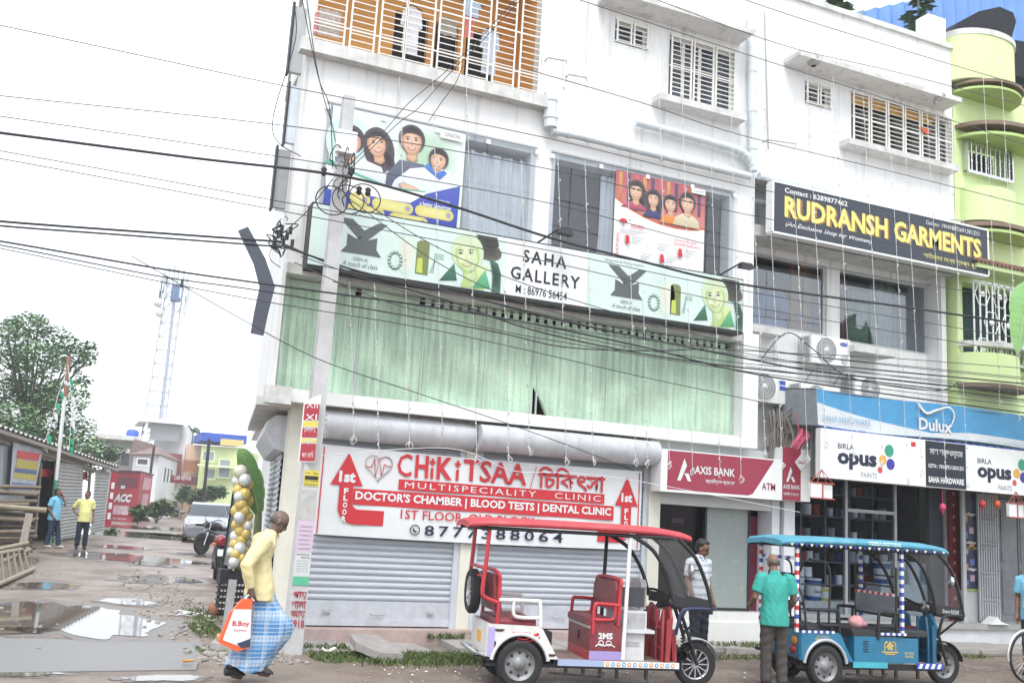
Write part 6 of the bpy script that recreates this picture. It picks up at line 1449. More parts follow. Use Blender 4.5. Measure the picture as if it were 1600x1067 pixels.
    # middle bench facing the rear
    if st['red']:
        P('bench_box', st['bench'], lambda mb: (mb.box(.80, 1.18, -.43, .43, .42, .70), mb.box(.80, 1.18, -.43, .43, .312, .42, 1)))
        P('trim_strip', flat('trim_silver','#cfc8c4'), lambda mb: mb.box(.793, .80, -.43, .43, .66, .69))
        P('latch', BLACK, lambda mb: mb.box(.787, .793, -.03, .01, .50, .60))
        P('seat', st['seat'], lambda mb: mb.loft([[V(x,y,z) for y, z in ((-.43,.70),(.43,.70),(.43,.74),(.38,.775),(-.38,.775),(-.43,.74))] for x in (.78,.82,1.05,1.08)], 0, True, False))
        P('backrest', st['seat'], lambda mb: mb.loft([[V(x+.05*(z-.85),y,z) for y, z in ((-.41,.86),(.41,.86),(.42,1.10),(.36,1.19),(-.36,1.19),(-.42,1.10))] for x in (1.08,1.15)], 0, True, False))
        P('backrest_frame', A, lambda mb: mb.tube(smooth_path([(1.13,-.43,.70),(1.14,-.43,1.10),(1.15,-.37,1.205),(1.15,.37,1.205),(1.14,.43,1.10),(1.13,.43,.70)], 4), .024, 8))
        P('emblem', BWHITE, lambda mb: (mb.letter('2MS', (.90,-.4345,.55), (.17,0,0), (0,0,.07), bold=.04), [mb.tube([(.935+.07*k+.03*math.cos(a),-.4345,.505+.028*math.sin(a)) for a in [q*math.pi/6 for q in range(12)]], .006, 4, closed=True) for k in (0,1.3)], mb.tube(smooth_path([(.87,-.4345,.47),(.92,-.4345,.495),(.97,-.4345,.475),(1.03,-.4345,.495),(1.10,-.4345,.465)],4), .007, 4)))
        P('lilac_panel', flat('lilac_panel','#a79ad2'), lambda mb: mb.box(.80, 1.18, -.434, -.431, .325, .42))
        P('lettering', RED, lambda mb: (mb.letter('BUTTERFLY', (-.10,-.4565,.565), (.21,0,0), (0,0,.035), bold=.02), mb.poly([(.13,-.4565,.57),(.19,-.4565,.60),(.21,-.4565,.575),(.18,-.4565,.555)]), mb.tube(smooth_path([(-.04,-.4565,.53),(.06,-.4565,.52),(.12,-.4565,.56),(.20,-.4565,.53),(.21,-.4565,.56)],4), .005, 4), mb.tube(smooth_path([(-.06,-.4565,.505),(.07,-.4565,.50),(.2,-.4565,.525)],4), .004, 4)))
        P('driver_box', BW, lambda mb: (mb.box(1.22, 1.50, -.30, .36, .312, .62), mb.box(1.22, 1.60, -.36, .40, .62, .655), mb.box(1.24, 1.52, -.30, .34, .655, .86)))
        P('drawer_face', mat('drawer_grey', (.40,.41,.42), .6, var=.25, scale=14), lambda mb: (mb.box(1.25, 1.5, -.308, -.30, .67, .84), mb.box(1.28, 1.44, -.307, -.301, .47, .52)))
        P('slate', [mat('slate_board', (.05,.055,.065), .5), WOOD], lambda mb: (mb.box(1.24, 1.52, -.2, -.18, .90, 1.12), mb.box(1.52, 1.54, -.2, -.18, .89, 1.13, 1)))
        P('white_pad', BW, lambda mb: mb.loft([[V(x,y,z) for y, z in ((.0,.86),(.4,.86),(.4,1.17),(.3,1.20),(.05,1.20),(.0,1.15))] for x in (1.55,1.62)], 0, True, False))
    else:
        P('bench_box', st['bench'], lambda mb: (mb.box(.46, 1.25, -.43, .43, .312, .63), mb.box(1.25, 1.50, -.40, .40, .312, .62)))
        P('seat', st['seat'], lambda mb: mb.loft([[V(x,y,z) for y, z in ((-.43,.63),(.43,.63),(.43,.68),(.38,.715),(-.38,.715),(-.43,.68))] for x in (.44,.48,1.10,1.13)], 0, True, False))
        P('driver_seat', st['seat'], lambda mb: mb.loft([[V(x,y,z) for y, z in ((-.40,.64),(.40,.64),(.40,.69),(.36,.72),(-.36,.72),(-.40,.69))] for x in (1.2,1.24,1.6,1.66)], 0, True, False))
        P('backrest', mat('dull_metal', (.22,.25,.29), .5, metal=.4, var=.3, scale=5), lambda mb: mb.box(1.12, 1.15, -.40, .42, .90, 1.13))
        P('striped_bar', [BWHITE, RED], lambda mb: [mb.box(1.115, 1.155, -.42+.06*k, -.36+.06*k, 1.13, 1.165, k % 2) for k in range(14)])
        P('backrest_frame', BLACK, lambda mb: [mb.tube([(1.13,s_*.43,.70),(1.13,s_*.43,1.5)], .016, 8) for s_ in (-1,1)]+[mb.tube([(1.13,-.43,z),(1.13,.43,z)], .012, 6) for z in (1.25,1.38)]+[mb.tube([(1.13,-.43,.88),(1.13,.43,.88)], .018, 6)])
        P('striped_edge', [BWHITE, BLUE], lambda mb: [mb.box(x0+.045*k, x0+.045*(k+1), -.462, -.45, .655, .685, k % 2) for x0 in (-.36,.86) for k in range(9 if x0 > 0 else 11)])
        P('emblem', flat('gold_print','#c8b06a'), lambda mb: (mb.poly([V(1.02+.055*math.cos(a)*(1+.25*math.sin(6*a)),-.4345,.52+.05*math.sin(a)*(1+.2*math.sin(5*a))) for a in [k*math.pi/20 for k in range(40)]]), mb.tube(smooth_path([(.93,-.4345,.46),(.94,-.4345,.55),(.98,-.4345,.57)],4), .012, 4), mb.tube(smooth_path([(1.11,-.4345,.46),(1.10,-.4345,.55),(1.06,-.4345,.57)],4), .012, 4), mb.box(.89, 1.15, -.4345, -.434, .435, .455), mb.box(.94, 1.10, -.4345, -.434, .415, .428)))
        P('lettering', flat('gold_letters','#d8c060'), lambda mb: (mb.letter('JAI MATADI', (-.13,-.4565,.605), (.18,0,0), (0,0,.02), bold=.02), mb.letter('TERRA MOTORS', (-.16,-.4565,.57), (.26,0,0), (0,0,.026), bold=.03), mb.letter('BATTERY\nVEHICLE', (1.28,-.4015,.38), (.16,0,0), (0,0,.07), bold=.02)))
        P('louvre', DARK, lambda mb: [mb.box(.60, .68, -.4335, -.4305, .44+.03*k, .452+.03*k) for k in range(5)])
        P('hanging_strap', BLACK, lambda mb: [mb.tube([(x,-.2,1.7),(x-.05,-.2,1.56),(x+.06,-.2,1.56),(x,-.2,1.7)], .008, 5) for x in (.2,1.0)])
    for s_ in (-1,1):
        P('armrest', A if st['red'] else BLACK, lambda mb: mb.tube(smooth_path([(.83,s_*.44,.60),(.84,s_*.44,.90),(.90,s_*.44,.935),(1.15,s_*.44,.925)], 4), .021, 8) and mb.tube(smooth_path([(.85,s_*.44,.76),(1.04,s_*.44,.765),(1.08,s_*.44,.80),(1.09,s_*.44,.92)], 4), .019, 8))
    # roof
    sts = [(-.66,.40,-.02),(-.62,.47,.0),(-.45,.50,.02),(.3,.50,.03),(1.2,.49,.03),(1.6,.44,.02),(1.95,.34,-.02),(2.06,.28,-.04)]
    if not st['red']: sts = [(-.66,.42,-.02),(-.60,.50,.0),(-.40,.52,.02),(.3,.52,.03),(1.3,.52,.03),(1.7,.46,.02),(2.0,.38,-.01),(2.1,.32,-.03)]
    rings = []; rr = random.Random(4)
    for x, w_, dz in sts:
        z0 = 1.72+dz; j = lambda: rr.uniform(-.006,.006)
        rings.append([V(x,y*w_,z0+z) for y, z in ((-1,-.01),(-1.02,.035+j()),(-.9,.065+j()),(-.5,.082+j()),(0,.088),(.5,.082+j()),(.9,.065+j()),(1.02,.035+j()),(1,-.01),(.95,.0),(0,.025),(-.95,.0))])
    rf = P('roof', st['roof'], lambda mb: mb.loft(rings, 0, True, True))
    if not st['red']:
        P('lettering', BWHITE, lambda mb: mb.letter('TERRA MOTORS', (.62,-.5315,1.765), (.52,0,0), (0,.012,.042), bold=.04), rf)
        P('fringe', [BWHITE, BLUE], lambda mb: [mb.add([(x,-.535,1.735),(x+.06,-.535,1.735),(x+.03,-.53,1.70)], [(0,1,2)], k % 2) for k, x in enumerate([-.6+.075*i for i in range(33)])], rf)
    P('roof_frame', BLACK, lambda mb: [mb.tube([(-.6,y,1.705),(1.7,y,1.71),(2.02,y*.6,1.67)], .02, 6) for y in (-.45,.45)]+[mb.tube([(x,-.45,1.70),(x,.45,1.70)], .018, 6) for x in (-.5,.3,1.2,1.7)])
    # windscreen
    cA = lambda s_: smooth_path([(1.28,s_*.44,1.70),(1.52,s_*.43,1.56),(1.70,s_*.41,1.30),(1.80,s_*.40,1.0)], 5)
    cB = lambda s_: smooth_path([(1.84,s_*.42,1.70),(2.06,s_*.40,1.50),(2.22,s_*.37,1.20),(2.30,s_*.35,.93)], 5)
    [P('windscreen_frame', BLACK, lambda mb: mb.tube(c(s_), .024, 8)) for c in (cA,cB) for s_ in (-1,1)]
    CLR = glass('scratched_plastic', (.93,.94,.95), .02, .12, .08, (.45,.46,.47))
    def f(mb):
        for s_ in (-1,1):
            a, b = cA(s_), cB(s_); n_ = len(a)
            mb.add(a+b, [(i,i+1,n_+i+1,n_+i) for i in range(n_-1)], 0, True)
        a, b = cB(-1), cB(1); n_ = len(a); mb.add(a+b, [(i,i+1,n_+i+1,n_+i) for i in range(n_-1)], 0, True)
    P('windscreen', CLR, f)
    P('dash_panel', BLACK, lambda mb: [mb.hexa([(1.80,s_*.40-.01,.94),(2.30,s_*.35-.01,.88),(2.30,s_*.35+.01,.88),(1.80,s_*.40+.01,.94)], [(1.80,s_*.40-.01,1.06),(2.28,s_*.355-.01,1.0),(2.28,s_*.355+.01,1.0),(1.80,s_*.40+.01,1.06)]) for s_ in (-1,1)]+[mb.hexa([(2.29,-.35,.86),(2.32,-.35,.86),(2.32,.35,.86),(2.29,.35,.86)], [(2.27,-.36,1.02),(2.30,-.36,1.02),(2.30,.36,1.02),(2.27,.36,1.02)])])
    if not st['red']: P('lettering', BWHITE, lambda mb: mb.letter('Smart RIDER', (1.9,-.412,.955), (.3,.03,-.02), (0,0,.05), shear=.2))
    # leg shield
    shp = [(-.42,.27),(.42,.27),(.42,.80),(.30,.93),(.12,.88),(.07,.72),(-.07,.72),(-.12,.88),(-.30,.93),(-.42,.80)]
    def f(mb):
        mb.loft([[V(x+.10*(z-.5),y,z) for y, z in shp] for x in (1.74,1.77)], 0, True, False)
        for s_ in (-1,1): mb.hexa([(1.71,s_*.42-.012,.27),(1.76,s_*.42-.012,.27),(1.76,s_*.42+.012,.27),(1.71,s_*.42+.012,.27)], [(1.73,s_*.40-.012,.78),(1.80,s_*.40-.012,.82),(1.80,s_*.40+.012,.82),(1.73,s_*.40+.012,.78)])
    sd = P('leg_shield', st['shield'], f)
    P('shield_rib', st['shield'], lambda mb: [mb.tube(smooth_path([(1.70,y,.30),(1.70,y,.62),(1.73,y*.8,.88)],4), .022, 6) for y in (-.36,-.16,.16,.36)]+[mb.tube([(1.71,-.36,z),(1.71,-.14,z)], .018, 6) for z in (.45,.68)]+[mb.tube([(1.71,.14,z),(1.71,.36,z)], .018, 6) for z in (.45,.68)], sd)
    P('shield_side', st['shield'], lambda mb: mb.hexa([(1.86,-.30,.24),(1.93,-.26,.24),(1.93,.26,.24),(1.86,.30,.24)], [(1.80,-.36,.62),(1.90,-.26,.66),(1.90,.26,.66),(1.80,.36,.62)]), sd)
    # steering
    P('fork', BLACK, lambda mb: [mb.tube([(1.98,s_*.07,.98),(2.12,s_*.085,.62),(2.25,s_*.09,.255)], .022, 8) for s_ in (-1,1)]+[mb.tube(smooth_path([(2.06+.03*math.cos(k*2.0),-.10+.02*math.sin(k*2.0),.72-.012*k) for k in range(26)], 1), .008, 4)])
    P('handlebar', BLACK, lambda mb: mb.tube(smooth_path([(1.70,-.38,1.06),(1.84,-.30,1.08),(1.97,-.10,1.0),(1.97,.10,1.0),(1.84,.30,1.08),(1.70,.38,1.06)], 4), .016, 8) and [mb.tube([(1.70,s_*.38,1.06),(1.78,s_*.335,1.075)], .026, 8) for s_ in (-1,1)])
    P('headlamp', [BLACK, STEEL], lambda mb: (mb.ball((2.02,-.02,.99), .085, .10, .07, 12, 8, 0), mb.lathe([(.001,.0),(.07,.0),(.08,.03)], (1.93,-.02,1.0), 'x', 14, 1)))
    P('mirror', [BLACK, STEEL], lambda mb: (mb.tube([(2.12,-.41,1.36),(1.98,-.50,1.36)], .008, 5, 0), mb.lathe([(.001,0),(.075,.005),(.06,.03),(.001,.05)], (1.95,-.50,1.36), 'x', 16, 1)))
    P('front_guard', BLACK if not st['red'] else mat('dark_blue_frame', (.03,.04,.10), .4), lambda mb: [mb.tube(smooth_path([(1.86,s_*.36,.62),(1.90,s_*.40,.86),(2.0,s_*.40,.92),(2.32,s_*.34,.92),(2.36,s_*.2,.92)],4), .02, 8) for s_ in (-1,1)]+[mb.tube([(2.30,s_*.33,.91),(2.05,s_*.12,.62)], .016, 6) for s_ in (-1,1)]+[mb.tube([(2.36,-.2,.92),(2.36,.2,.92)], .02, 8)])
    w_ = P('wheel', RUBBER, lambda mb: tyre(mb, (2.25,0,.255), .255, .05)); lsub('rim', [ALLOY if st['red'] else RIMS, BLACK], w_, lambda mb: rim(mb, (2.25,0,.255), .255, .05, 'y', 12 if st['red'] else 0), Sx)
    def f(mb):
        n_ = 14; vs = []
        for i in range(n_+1):
            a = R(8+118*i/n_)
            for y, r_ in ((-.075,.29),(-.04,.305),(.04,.305),(.075,.29)): vs.append((2.25+r_*math.cos(a),y,.255+r_*math.sin(a)))
        mb.add(vs, [(4*i+j,4*i+4+j,4*i+5+j,4*i+1+j) for i in range(n_) for j in range(3)], 0, True)
    P('mudguard', st['guard'], f)
    P('engine', BLACK, lambda mb: (mb.ball((1.95,-.05,.42), .08), mb.lathe([(.06,-.12),(.06,.0)], (2.03,-.04,.36), 'y', 12)))
    return t
MAR = mat('maroon_seat', (.20,.028,.04), .45, var=.3, scale=9, dirt=.55, dirtcol=(.26,.17,.16)); REDP = mat('red_frame', (.46,.03,.045), .35, var=.15, dirt=.15, dirtcol=(.2,.1,.08))
RS_red = dict(red=True, body=mat('worn_white_paint', (.68,.68,.66), .4, var=.08, scale=5, dirt=.5, dirtcol=(.30,.26,.22)), accent=REDP, arch=mat('white_arch', (.62,.62,.62), .4), seat=MAR, bench=[MAR, REDP], arm=mat('arm_white', (.75,.75,.75), .35), post=mat('post_white', (.78,.78,.78), .4), post2=BLACK, strip=[flat('strip_blue','#a8b8d8'), BWHITE, flat('strip_teal','#6aa8c8'), flat('strip_orange','#e0a060')], roof=mat('red_canopy', lin('#cc4c56', .8), .55, var=.2, scale=4, dirt=.45, dirtcol=(.50,.27,.27)), shield=mat('red_shield', (.30,.03,.04), .45, var=.2, scale=6, dirt=.3, dirtcol=(.12,.03,.03)), guard=BW)
CY = mat('cyan_body', lin('#2b86ae', .7), .4, var=.18, scale=5, dirt=.45, dirtcol=(.10,.15,.17))
RS_blue = dict(red=False, body=CY, accent=BLACK, arch=mat('grey_arch', (.45,.48,.52), .4, metal=.3), seat=mat('black_rexine', (.025,.025,.03), .5, var=.2), bench=[CY, CY], arm=BLACK, post=[BWHITE, RED, BLUE], post2=[BWHITE, RED, BLUE], strip=[mat('cyan_strip', lin('#4fc0d0', .75), .4), BLUE, BWHITE], roof=mat('blue_canopy', lin('#56a6c0', .75), .6, var=.2, scale=4, dirt=.4, dirtcol=(.45,.6,.65)), shield=mat('deep_cyan', lin('#1f6f98', .6), .4, var=.2), guard=BLACK)
rickshaw('battery_rickshaw', 'open battery rickshaw with red canopy, maroon seats and white rear tub carrying a spare wheel', (4.876,10.83,0), R(-11), 1.0, RS_red)
rickshaw('battery_rickshaw', 'blue battery rickshaw with candy striped posts parked in front of the paint shop', (8.89,10.58,0), R(-7.5), .93, RS_blue)
mb = MB(); mb.ball((0,0,.07), .11, .09, .08, 12, 8); mb.ball((.1,.02,.05), .09, .07, .05, 12, 8); rj = random.Random(2); mb.v = [v+V(rj.uniform(-.012,.012),rj.uniform(-.012,.012),rj.uniform(-.012,.012)) for v in mb.v]
p = Matrix.Rotation(R(-7.5),3,'Z') @ V(.62,-.2,0)+V(8.89,10.58,.71); mb.v = [v+p for v in mb.v]; mb.build('pink_cloth', mat('pink_cloth', (.62,.32,.34), .9, var=.2), label='crumpled pink cloth lying on the middle bench of the blue rickshaw', cat='cloth')
p = Matrix.Rotation(R(-7.5),3,'Z') @ V(1.62,.0,.62)+V(8.89,10.58,0); mb = wavy(-.1,.1,-.25,.12,0,.03,.12,10,8,4); mb.v = [v+p for v in mb.v]; mb.build('red_cloth', mat('red_cloth', (.30,.02,.05), .9), label='dark red cloth hanging behind the leg shield of the blue rickshaw', cat='cloth')
# ---------------------------------------------------------------- motorcycles
def motorbike(label, loc, rz, tank, s_=1.0, tail=False):
    t = thing('motorcycle', label, 'motorcycle', loc, None, rz); P = lambda n, m_, f, par=None: lsub(n, m_, par or t, f)
    CH_ = mat('chrome', (.6,.6,.62), .2, metal=.9)
    for x in (-.65,.65):
        w_ = P('wheel', RUBBER, lambda mb: tyre(mb, (x,0,.30), .30, .055, 'y', 22)); lsub('rim', [ALLOY, BLACK], w_, lambda mb: rim(mb, (x,0,.30), .30, .05, 'y', 6))
    P('fuel_tank', tank, lambda mb: mb.ball((.18,0,.88), .28, .15, .14, 14, 8)); P('seat', BLACK, lambda mb: mb.loft([[V(x,y,z+dz) for y, z in ((-.11,.76),(.11,.76),(.13,.82),(.08,.86),(-.08,.86),(-.13,.82))] for x, dz in ((-.02,0),(-.3,-.01),(-.55,.03),(-.72,.06))], 0, True, True))
    P('engine', mat('engine_grey', (.12,.12,.13), .4, metal=.6), lambda mb: (mb.box(-.12, .28, -.12, .12, .32, .58), mb.lathe([(.13,-.16),(.13,.16)], (.0,0,.40), 'y', 14), [mb.box(.08, .30, -.14, .14, .56+.035*k, .575+.035*k) for k in range(6)]))
    P('frame', BLACK, lambda mb: (mb.tube([(.42,0,.92),(.32,0,.42),(-.2,0,.34),(-.65,.08,.30)], .022, 6), mb.tube([(.42,0,.86),(-.1,0,.74),(-.7,0,.80)], .022, 6), [mb.tube([(-.45,y,.75),(-.62,y,.34)], .03, 8) for y in (-.12,.12)]))
    P('fork', CH_, lambda mb: [mb.tube([(.44,y,.98),(.65,y,.30)], .024, 8) for y in (-.09,.09)]); P('exhaust', CH_, lambda mb: mb.tube(smooth_path([(.22,-.14,.4),(.0,-.17,.28),(-.3,-.17,.30),(-.75,-.17,.38)],4), [.025]*6+[.045]*7, 8))
    P('handlebar', BLACK, lambda mb: mb.tube(smooth_path([(.26,-.38,1.06),(.36,-.28,1.08),(.45,-.06,1.0),(.45,.06,1.0),(.36,.28,1.08),(.26,.38,1.06)],4), .015, 6)); P('headlight', [BLACK, STEEL], lambda mb: (mb.ball((.54,0,.92), .10, .12, .11, 12, 8), mb.lathe([(.001,.105),(.085,.095)], (.54,0,.92), 'x', 14, 1)))
    P('mudguard', BLACK, lambda mb: [mb.tube([(x+.33*math.cos(R(a)),0,.30+.33*math.sin(R(a))) for a in range(30,151,12)], .05, 6, sx=.3) for x in (-.65,.65)])
    P('mirror', BLACK, lambda mb: [mb.tube([(.36,y,1.08),(.33,y*1.1,1.24)], .007, 5) or mb.ball((.33,y*1.1,1.27), .02, .06, .04) for y in (-.28,.28)])
    P('tail_light', mat('lamp_deep_red', (.22,.01,.02), .2), lambda mb: mb.loft([[V(x,y*k,z) for y, z in ((-.11,.82),(.11,.82),(.14,.92),(.07,.98),(-.07,.98),(-.14,.92))] for x, k in ((-.70,1),(-.80,.85),(-.83,.6))], 0, True, True))
    P('indicator', mat('lamp_orange', (.7,.2,.03), .3), lambda mb: [mb.ball((-.76,y,.84), .03, .05, .03) for y in (-.21,.21)]); P('number_plate', BWHITE, lambda mb: mb.hexa([(-.84,-.12,.60),(-.83,-.12,.60),(-.83,.12,.60),(-.84,.12,.60)], [(-.81,-.12,.74),(-.80,-.12,.74),(-.80,.12,.74),(-.81,.12,.74)]))
    P('stand', BLACK, lambda mb: mb.tube([(-.05,-.1,.34),(-.1,-.3,.01)], .015, 6))
    return t
g1 = G(342,912); motorbike('red tailed motorcycle with orange indicators seen from behind beside the balloon garland', (g1.x+.05,g1.y+.62,g1.z), R(86), mat('tank_red', (.25,.02,.03), .25))
g2 = G(318,866); motorbike('black motorcycle standing askew with its front wheel turned to the lane', (g2.x+.45,g2.y+.4,g2.z), R(215), mat('tank_black', (.02,.02,.022), .25))
# ---------------------------------------------------------------- cars in the lane
def car(name, label, loc, rz, paint, low):
    t = thing(name, label, 'car', loc, 'cars in the lane', rz); P = lambda n, m_, f, par=None: lsub(n, m_, par or t, f)
    sec = lambda x, w_, zb, zt, k=.88: [V(x,-w_*.92,zb), V(x,-w_,zb+.12), V(x,-w_,zt-.18), V(x,-w_*k,zt-.02), V(x,-w_*.5,zt), V(x,w_*.5,zt), V(x,w_*k,zt-.02), V(x,w_,zt-.18), V(x,w_,zb+.12), V(x,w_*.92,zb)]
    P('body', [paint, low], lambda mb: (mb.loft([sec(1.95,.70,.42,.74), sec(1.90,.80,.28,.86), sec(1.5,.86,.24,.98), sec(.95,.87,.22,1.04), sec(-1.6,.87,.24,1.08), sec(-1.95,.82,.30,1.04), sec(-2.0,.78,.42,.9)], 0, True, True), mb.loft([sec(2.0,.74,.24,.60), sec(1.95,.85,.20,.68), sec(1.4,.90,.18,.52), sec(-1.9,.89,.2,.5)], 1, True, True)))
    P('cabin', paint, lambda mb: mb.loft([[V(x,s_*w_,z) for s_, z in ((-1,zb),(1,zb),(.80,zt),(-.80,zt))] for x, w_, zb, zt in ((.98,.80,1.02,1.04),(.30,.80,1.02,1.48),(-.4,.80,1.04,1.56),(-1.3,.80,1.05,1.53),(-1.85,.78,1.05,1.10))], 0, True, True))
    P('windscreen', glass('car_glass', (.25,.30,.33), .12, .03, .6, (.05,.065,.075)), lambda mb: mb.poly([(1.0,-.74,1.06),(1.0,.74,1.06),(.34,.64,1.475),(.34,-.64,1.475)]))
    P('side_window', glass('car_glass', (.25,.30,.33), .25), lambda mb: [mb.poly([(.85,s_*.81,1.08),(.25,s_*.70,1.44),(-1.2,s_*.68,1.48),(-1.6,s_*.80,1.10)]) for s_ in (-1,1)])
    P('headlight', BWHITE, lambda mb: [mb.hexa([(1.93,s_*.48,.68),(1.93,s_*.78,.70),(1.70,s_*.84,.74),(1.90,s_*.48,.70)], [(1.88,s_*.50,.80),(1.86,s_*.78,.86),(1.60,s_*.86,.92),(1.86,s_*.50,.82)]) for s_ in (-1,1)])
    P('grille', BLACK, lambda mb: (mb.box(1.94, 1.975, -.42, .42, .60, .74), mb.box(1.94, 1.985, -.55, .55, .30, .40))); P('number_plate', BWHITE, lambda mb: mb.box(1.98, 1.995, -.24, .24, .48, .58)); P('mirror', low, lambda mb: [mb.ball((.75,s_*.98,1.12), .09, .13, .08) for s_ in (-1,1)])
    for x in (1.25,-1.25):
        for s_ in (-1,1): w_ = P('wheel', RUBBER, lambda mb: tyre(mb, (x,s_*.80,.31), .31, .09)); lsub('rim', [ALLOY, BLACK], w_, lambda mb: rim(mb, (x,s_*.80,.31), .31, .09*(-s_), 'y', 6))
    return t
SILV = mat('silver_paint', (.40,.42,.46), .22, metal=.3, var=.03); DGREY = mat('grey_bumper', (.18,.19,.22), .4)
gc = G(300,848); gc2 = W(308,820,38.5)
car('parked_car', 'silver car with a dark grey bumper facing us in the lane behind the motorcycles', (gc.x+.75,gc.y+2.2,gz(2,40)), R(-97), SILV, DGREY)
gc = G(262,806); car('parked_car', 'dark grey boxy car far down the lane beside the bushes', (gc.x+.2,gc.y+1.5,.25), R(-95), mat('slate_paint', (.14,.15,.17), .3), BLACK)
gc = G(352,815); car('parked_car', 'white car with a red roof band standing behind the silver car', (W(352,800,50).x,50,.25), R(-95), mat('white_paint', (.7,.7,.7), .3), mat('red_band_paint', (.4,.03,.05), .4))
# ---------------------------------------------------------------- people
SKINB = mat('brown_skin', (.20,.105,.07), .5, var=.08); SKIND = mat('dark_skin', (.135,.085,.068), .45, var=.08)
HAIRB = mat('black_hair', (.012,.011,.011), .6, var=.3, scale=40); EYE = mat('eye_dark', (.01,.008,.008), .3)
def ell(c, ax, ay, rx, ry, n=18, p=1):
    return [Vector(c)+Vector(ax)*rx*math.copysign(abs(math.cos(t))**p, math.cos(t))+Vector(ay)*ry*math.copysign(abs(math.sin(t))**p, math.sin(t)) for t in [2*math.pi*i/n for i in range(n)]]
def hand(mb, wr, d, inn, s_=1, curl=.5):
    d = Vector(d).normalized(); inn = Vector(inn); inn = (inn-d*inn.dot(d)).normalized(); side = d.cross(inn)
    mb.tube([wr-d*.02, wr+d*.03, wr+d*.085], [.024,.033,.034], 10, sx=1)
    for k, L in enumerate((.070,.080,.076,.060)):
        b = wr+d*.08+side*(.026-.0175*k)*s_; c = b+d*L*.5+inn*L*.15*curl; e = c+(d*(1-curl*.8)+inn*curl).normalized()*L*.55
        mb.tube([b, c, e], [.0105,.0098,.0085], 8)
    b = wr+d*.03+side*.028*s_; mb.tube([b, b+d*.035+side*.022*s_+inn*.012, b+d*.068+side*.016*s_+inn*.03], [.013,.0115,.0095], 8)
def person(label, loc, rz, sc, J, shirt, sleeve, leg=None, skin=SKINB, hair='full', legmat=None, belly=1.0, shoes=BLACK, lungi=None, collar=None, group=None):
    t = thing('person', label, 'person', loc, group, rz); X, Y, Z = V(1,0,0), V(0,1,0), V(0,0,1)
    K = {k: Vector(v) for k, v in J.items()}
    wd = (K['shL']-K['shR']).normalized(); up = (K['neck']-K['pel']).normalized(); dp = wd.cross(up).normalized()*1; fw = wd.cross(up).normalized()
    if fw.x < 0: fw = -fw
    hd = K['hd'].normalized(); hup = K['hup'].normalized(); hs = hup.cross(hd).normalized(); hup = hd.cross(hs).normalized(); H = K['head']
    Rm = Matrix((hd, hs, hup)).transposed()
    at = lambda a, b, c: H+hd*a+hs*b+hup*c
    mb = MB()
    mb.tube([K['pel'], (K['pel']+K['chest'])/2, K['chest'], K['neck']], [.10,.10,.11,.06], 14)
    mb.tube([K['neck']-up*.05, (K['neck']+H)/2, H-hup*.02], [.06,.052,.052], 12)
    mb.ball(at(-.01,0,.03), .094, .074, .090, 18, 14, rot=Rm); mb.ball(at(.018,0,-.04), .066, .058, .072, 14, 10, rot=Rm); mb.ball(at(.045,0,-.088), .030, .032, .024, 10, 8, rot=Rm)
    mb.tube([at(.078,0,.025), at(.094,0,-.005), at(.100,0,-.020)], [.010,.014,.015], 8); mb.ball(at(.088,0,-.026), .016, .022, .010, 8, 6, rot=Rm)
    mb.ball(at(.076,0,-.058), .014, .026, .013, 8, 6, rot=Rm); mb.ball(at(.068,0,.040), .018, .052, .012, 10, 6, rot=Rm)
    for s_ in (-1,1): mb.ball(at(-.008,s_*.076,-.008), .020, .010, .032, 8, 8, rot=Rm)
    lk = .6 if lungi else 1
    for S_, sg in (('L',1),('R',-1)):
        mb.tube([K['sh'+S_], (K['sh'+S_]+K['el'+S_])/2, K['el'+S_], (K['el'+S_]*.6+K['wr'+S_]*.4), K['wr'+S_]], [.052,.046,.038,.038,.026], 12)
        hand(mb, K['wr'+S_], K.get('hdir'+S_, K['wr'+S_]-K['el'+S_]), K.get('hin'+S_, V(.3,-sg,0)), sg, J.get('curl'+S_, (.4,))[0] if isinstance(J.get('curl'+S_), tuple) else .45)
        hip = K['pel']+wd*(.04 if lungi else .085)*sg-Z*.04; mb.tube([hip, K['kn'+S_], (K['kn'+S_]*.6+K['an'+S_]*.4), K['an'+S_]], [.085*lk,.055*lk,.056*lk,.036], 12)
        toe = K['toe'+S_]; mb.tube([K['an'+S_]-Z*.02, K['an'+S_]*.6+toe*.4-Z*.025, toe], [.038,.042,.028], 10)
    b = remesh(mb, .0085, 2); b.v = [v*sc for v in b.v]; bo = b.build('body', skin, t, local=True)
    ey = MB()
    for s_ in (-1,1):
        ey.ball(at(.074,s_*.031,.008), .010, .014, .0075, 8, 6, rot=Rm); ey.tube([at(.082,s_*.014,.030), at(.080,s_*.034,.036), at(.066,s_*.052,.028)], .0055, 6)
    if hair in ('full','tash'): ey.tube([at(.090,-.026,-.045), at(.098,0,-.040), at(.090,.026,-.045)], [.005,.008,.005], 6)
    ey.tube([at(.086,-.022,-.058), at(.0915,0,-.058), at(.086,.022,-.058)], .0028, 5)
    ey.v = [v*sc for v in ey.v]; ey.build('eyes', EYE, t, local=True)
    hb = MB(); r = random.Random(len(label))
    if hair in ('full','tash'):
        hb.ball(at(-.036,0,.056), .089, .081, .083, 18, 14, rot=Rm); hb.ball(at(-.05,0,.0), .066, .078, .085, 14, 10, rot=Rm); hb.ball(at(.012,0,.104), .058, .054, .026, 12, 8, rot=Rm)
    else:
        for s_ in (-1,1): hb.ball(at(-.035,s_*.046,.0), .058, .029, .040, 12, 8, rot=Rm)
        hb.ball(at(-.070,0,-.01), .028, .050, .042, 12, 8, rot=Rm)
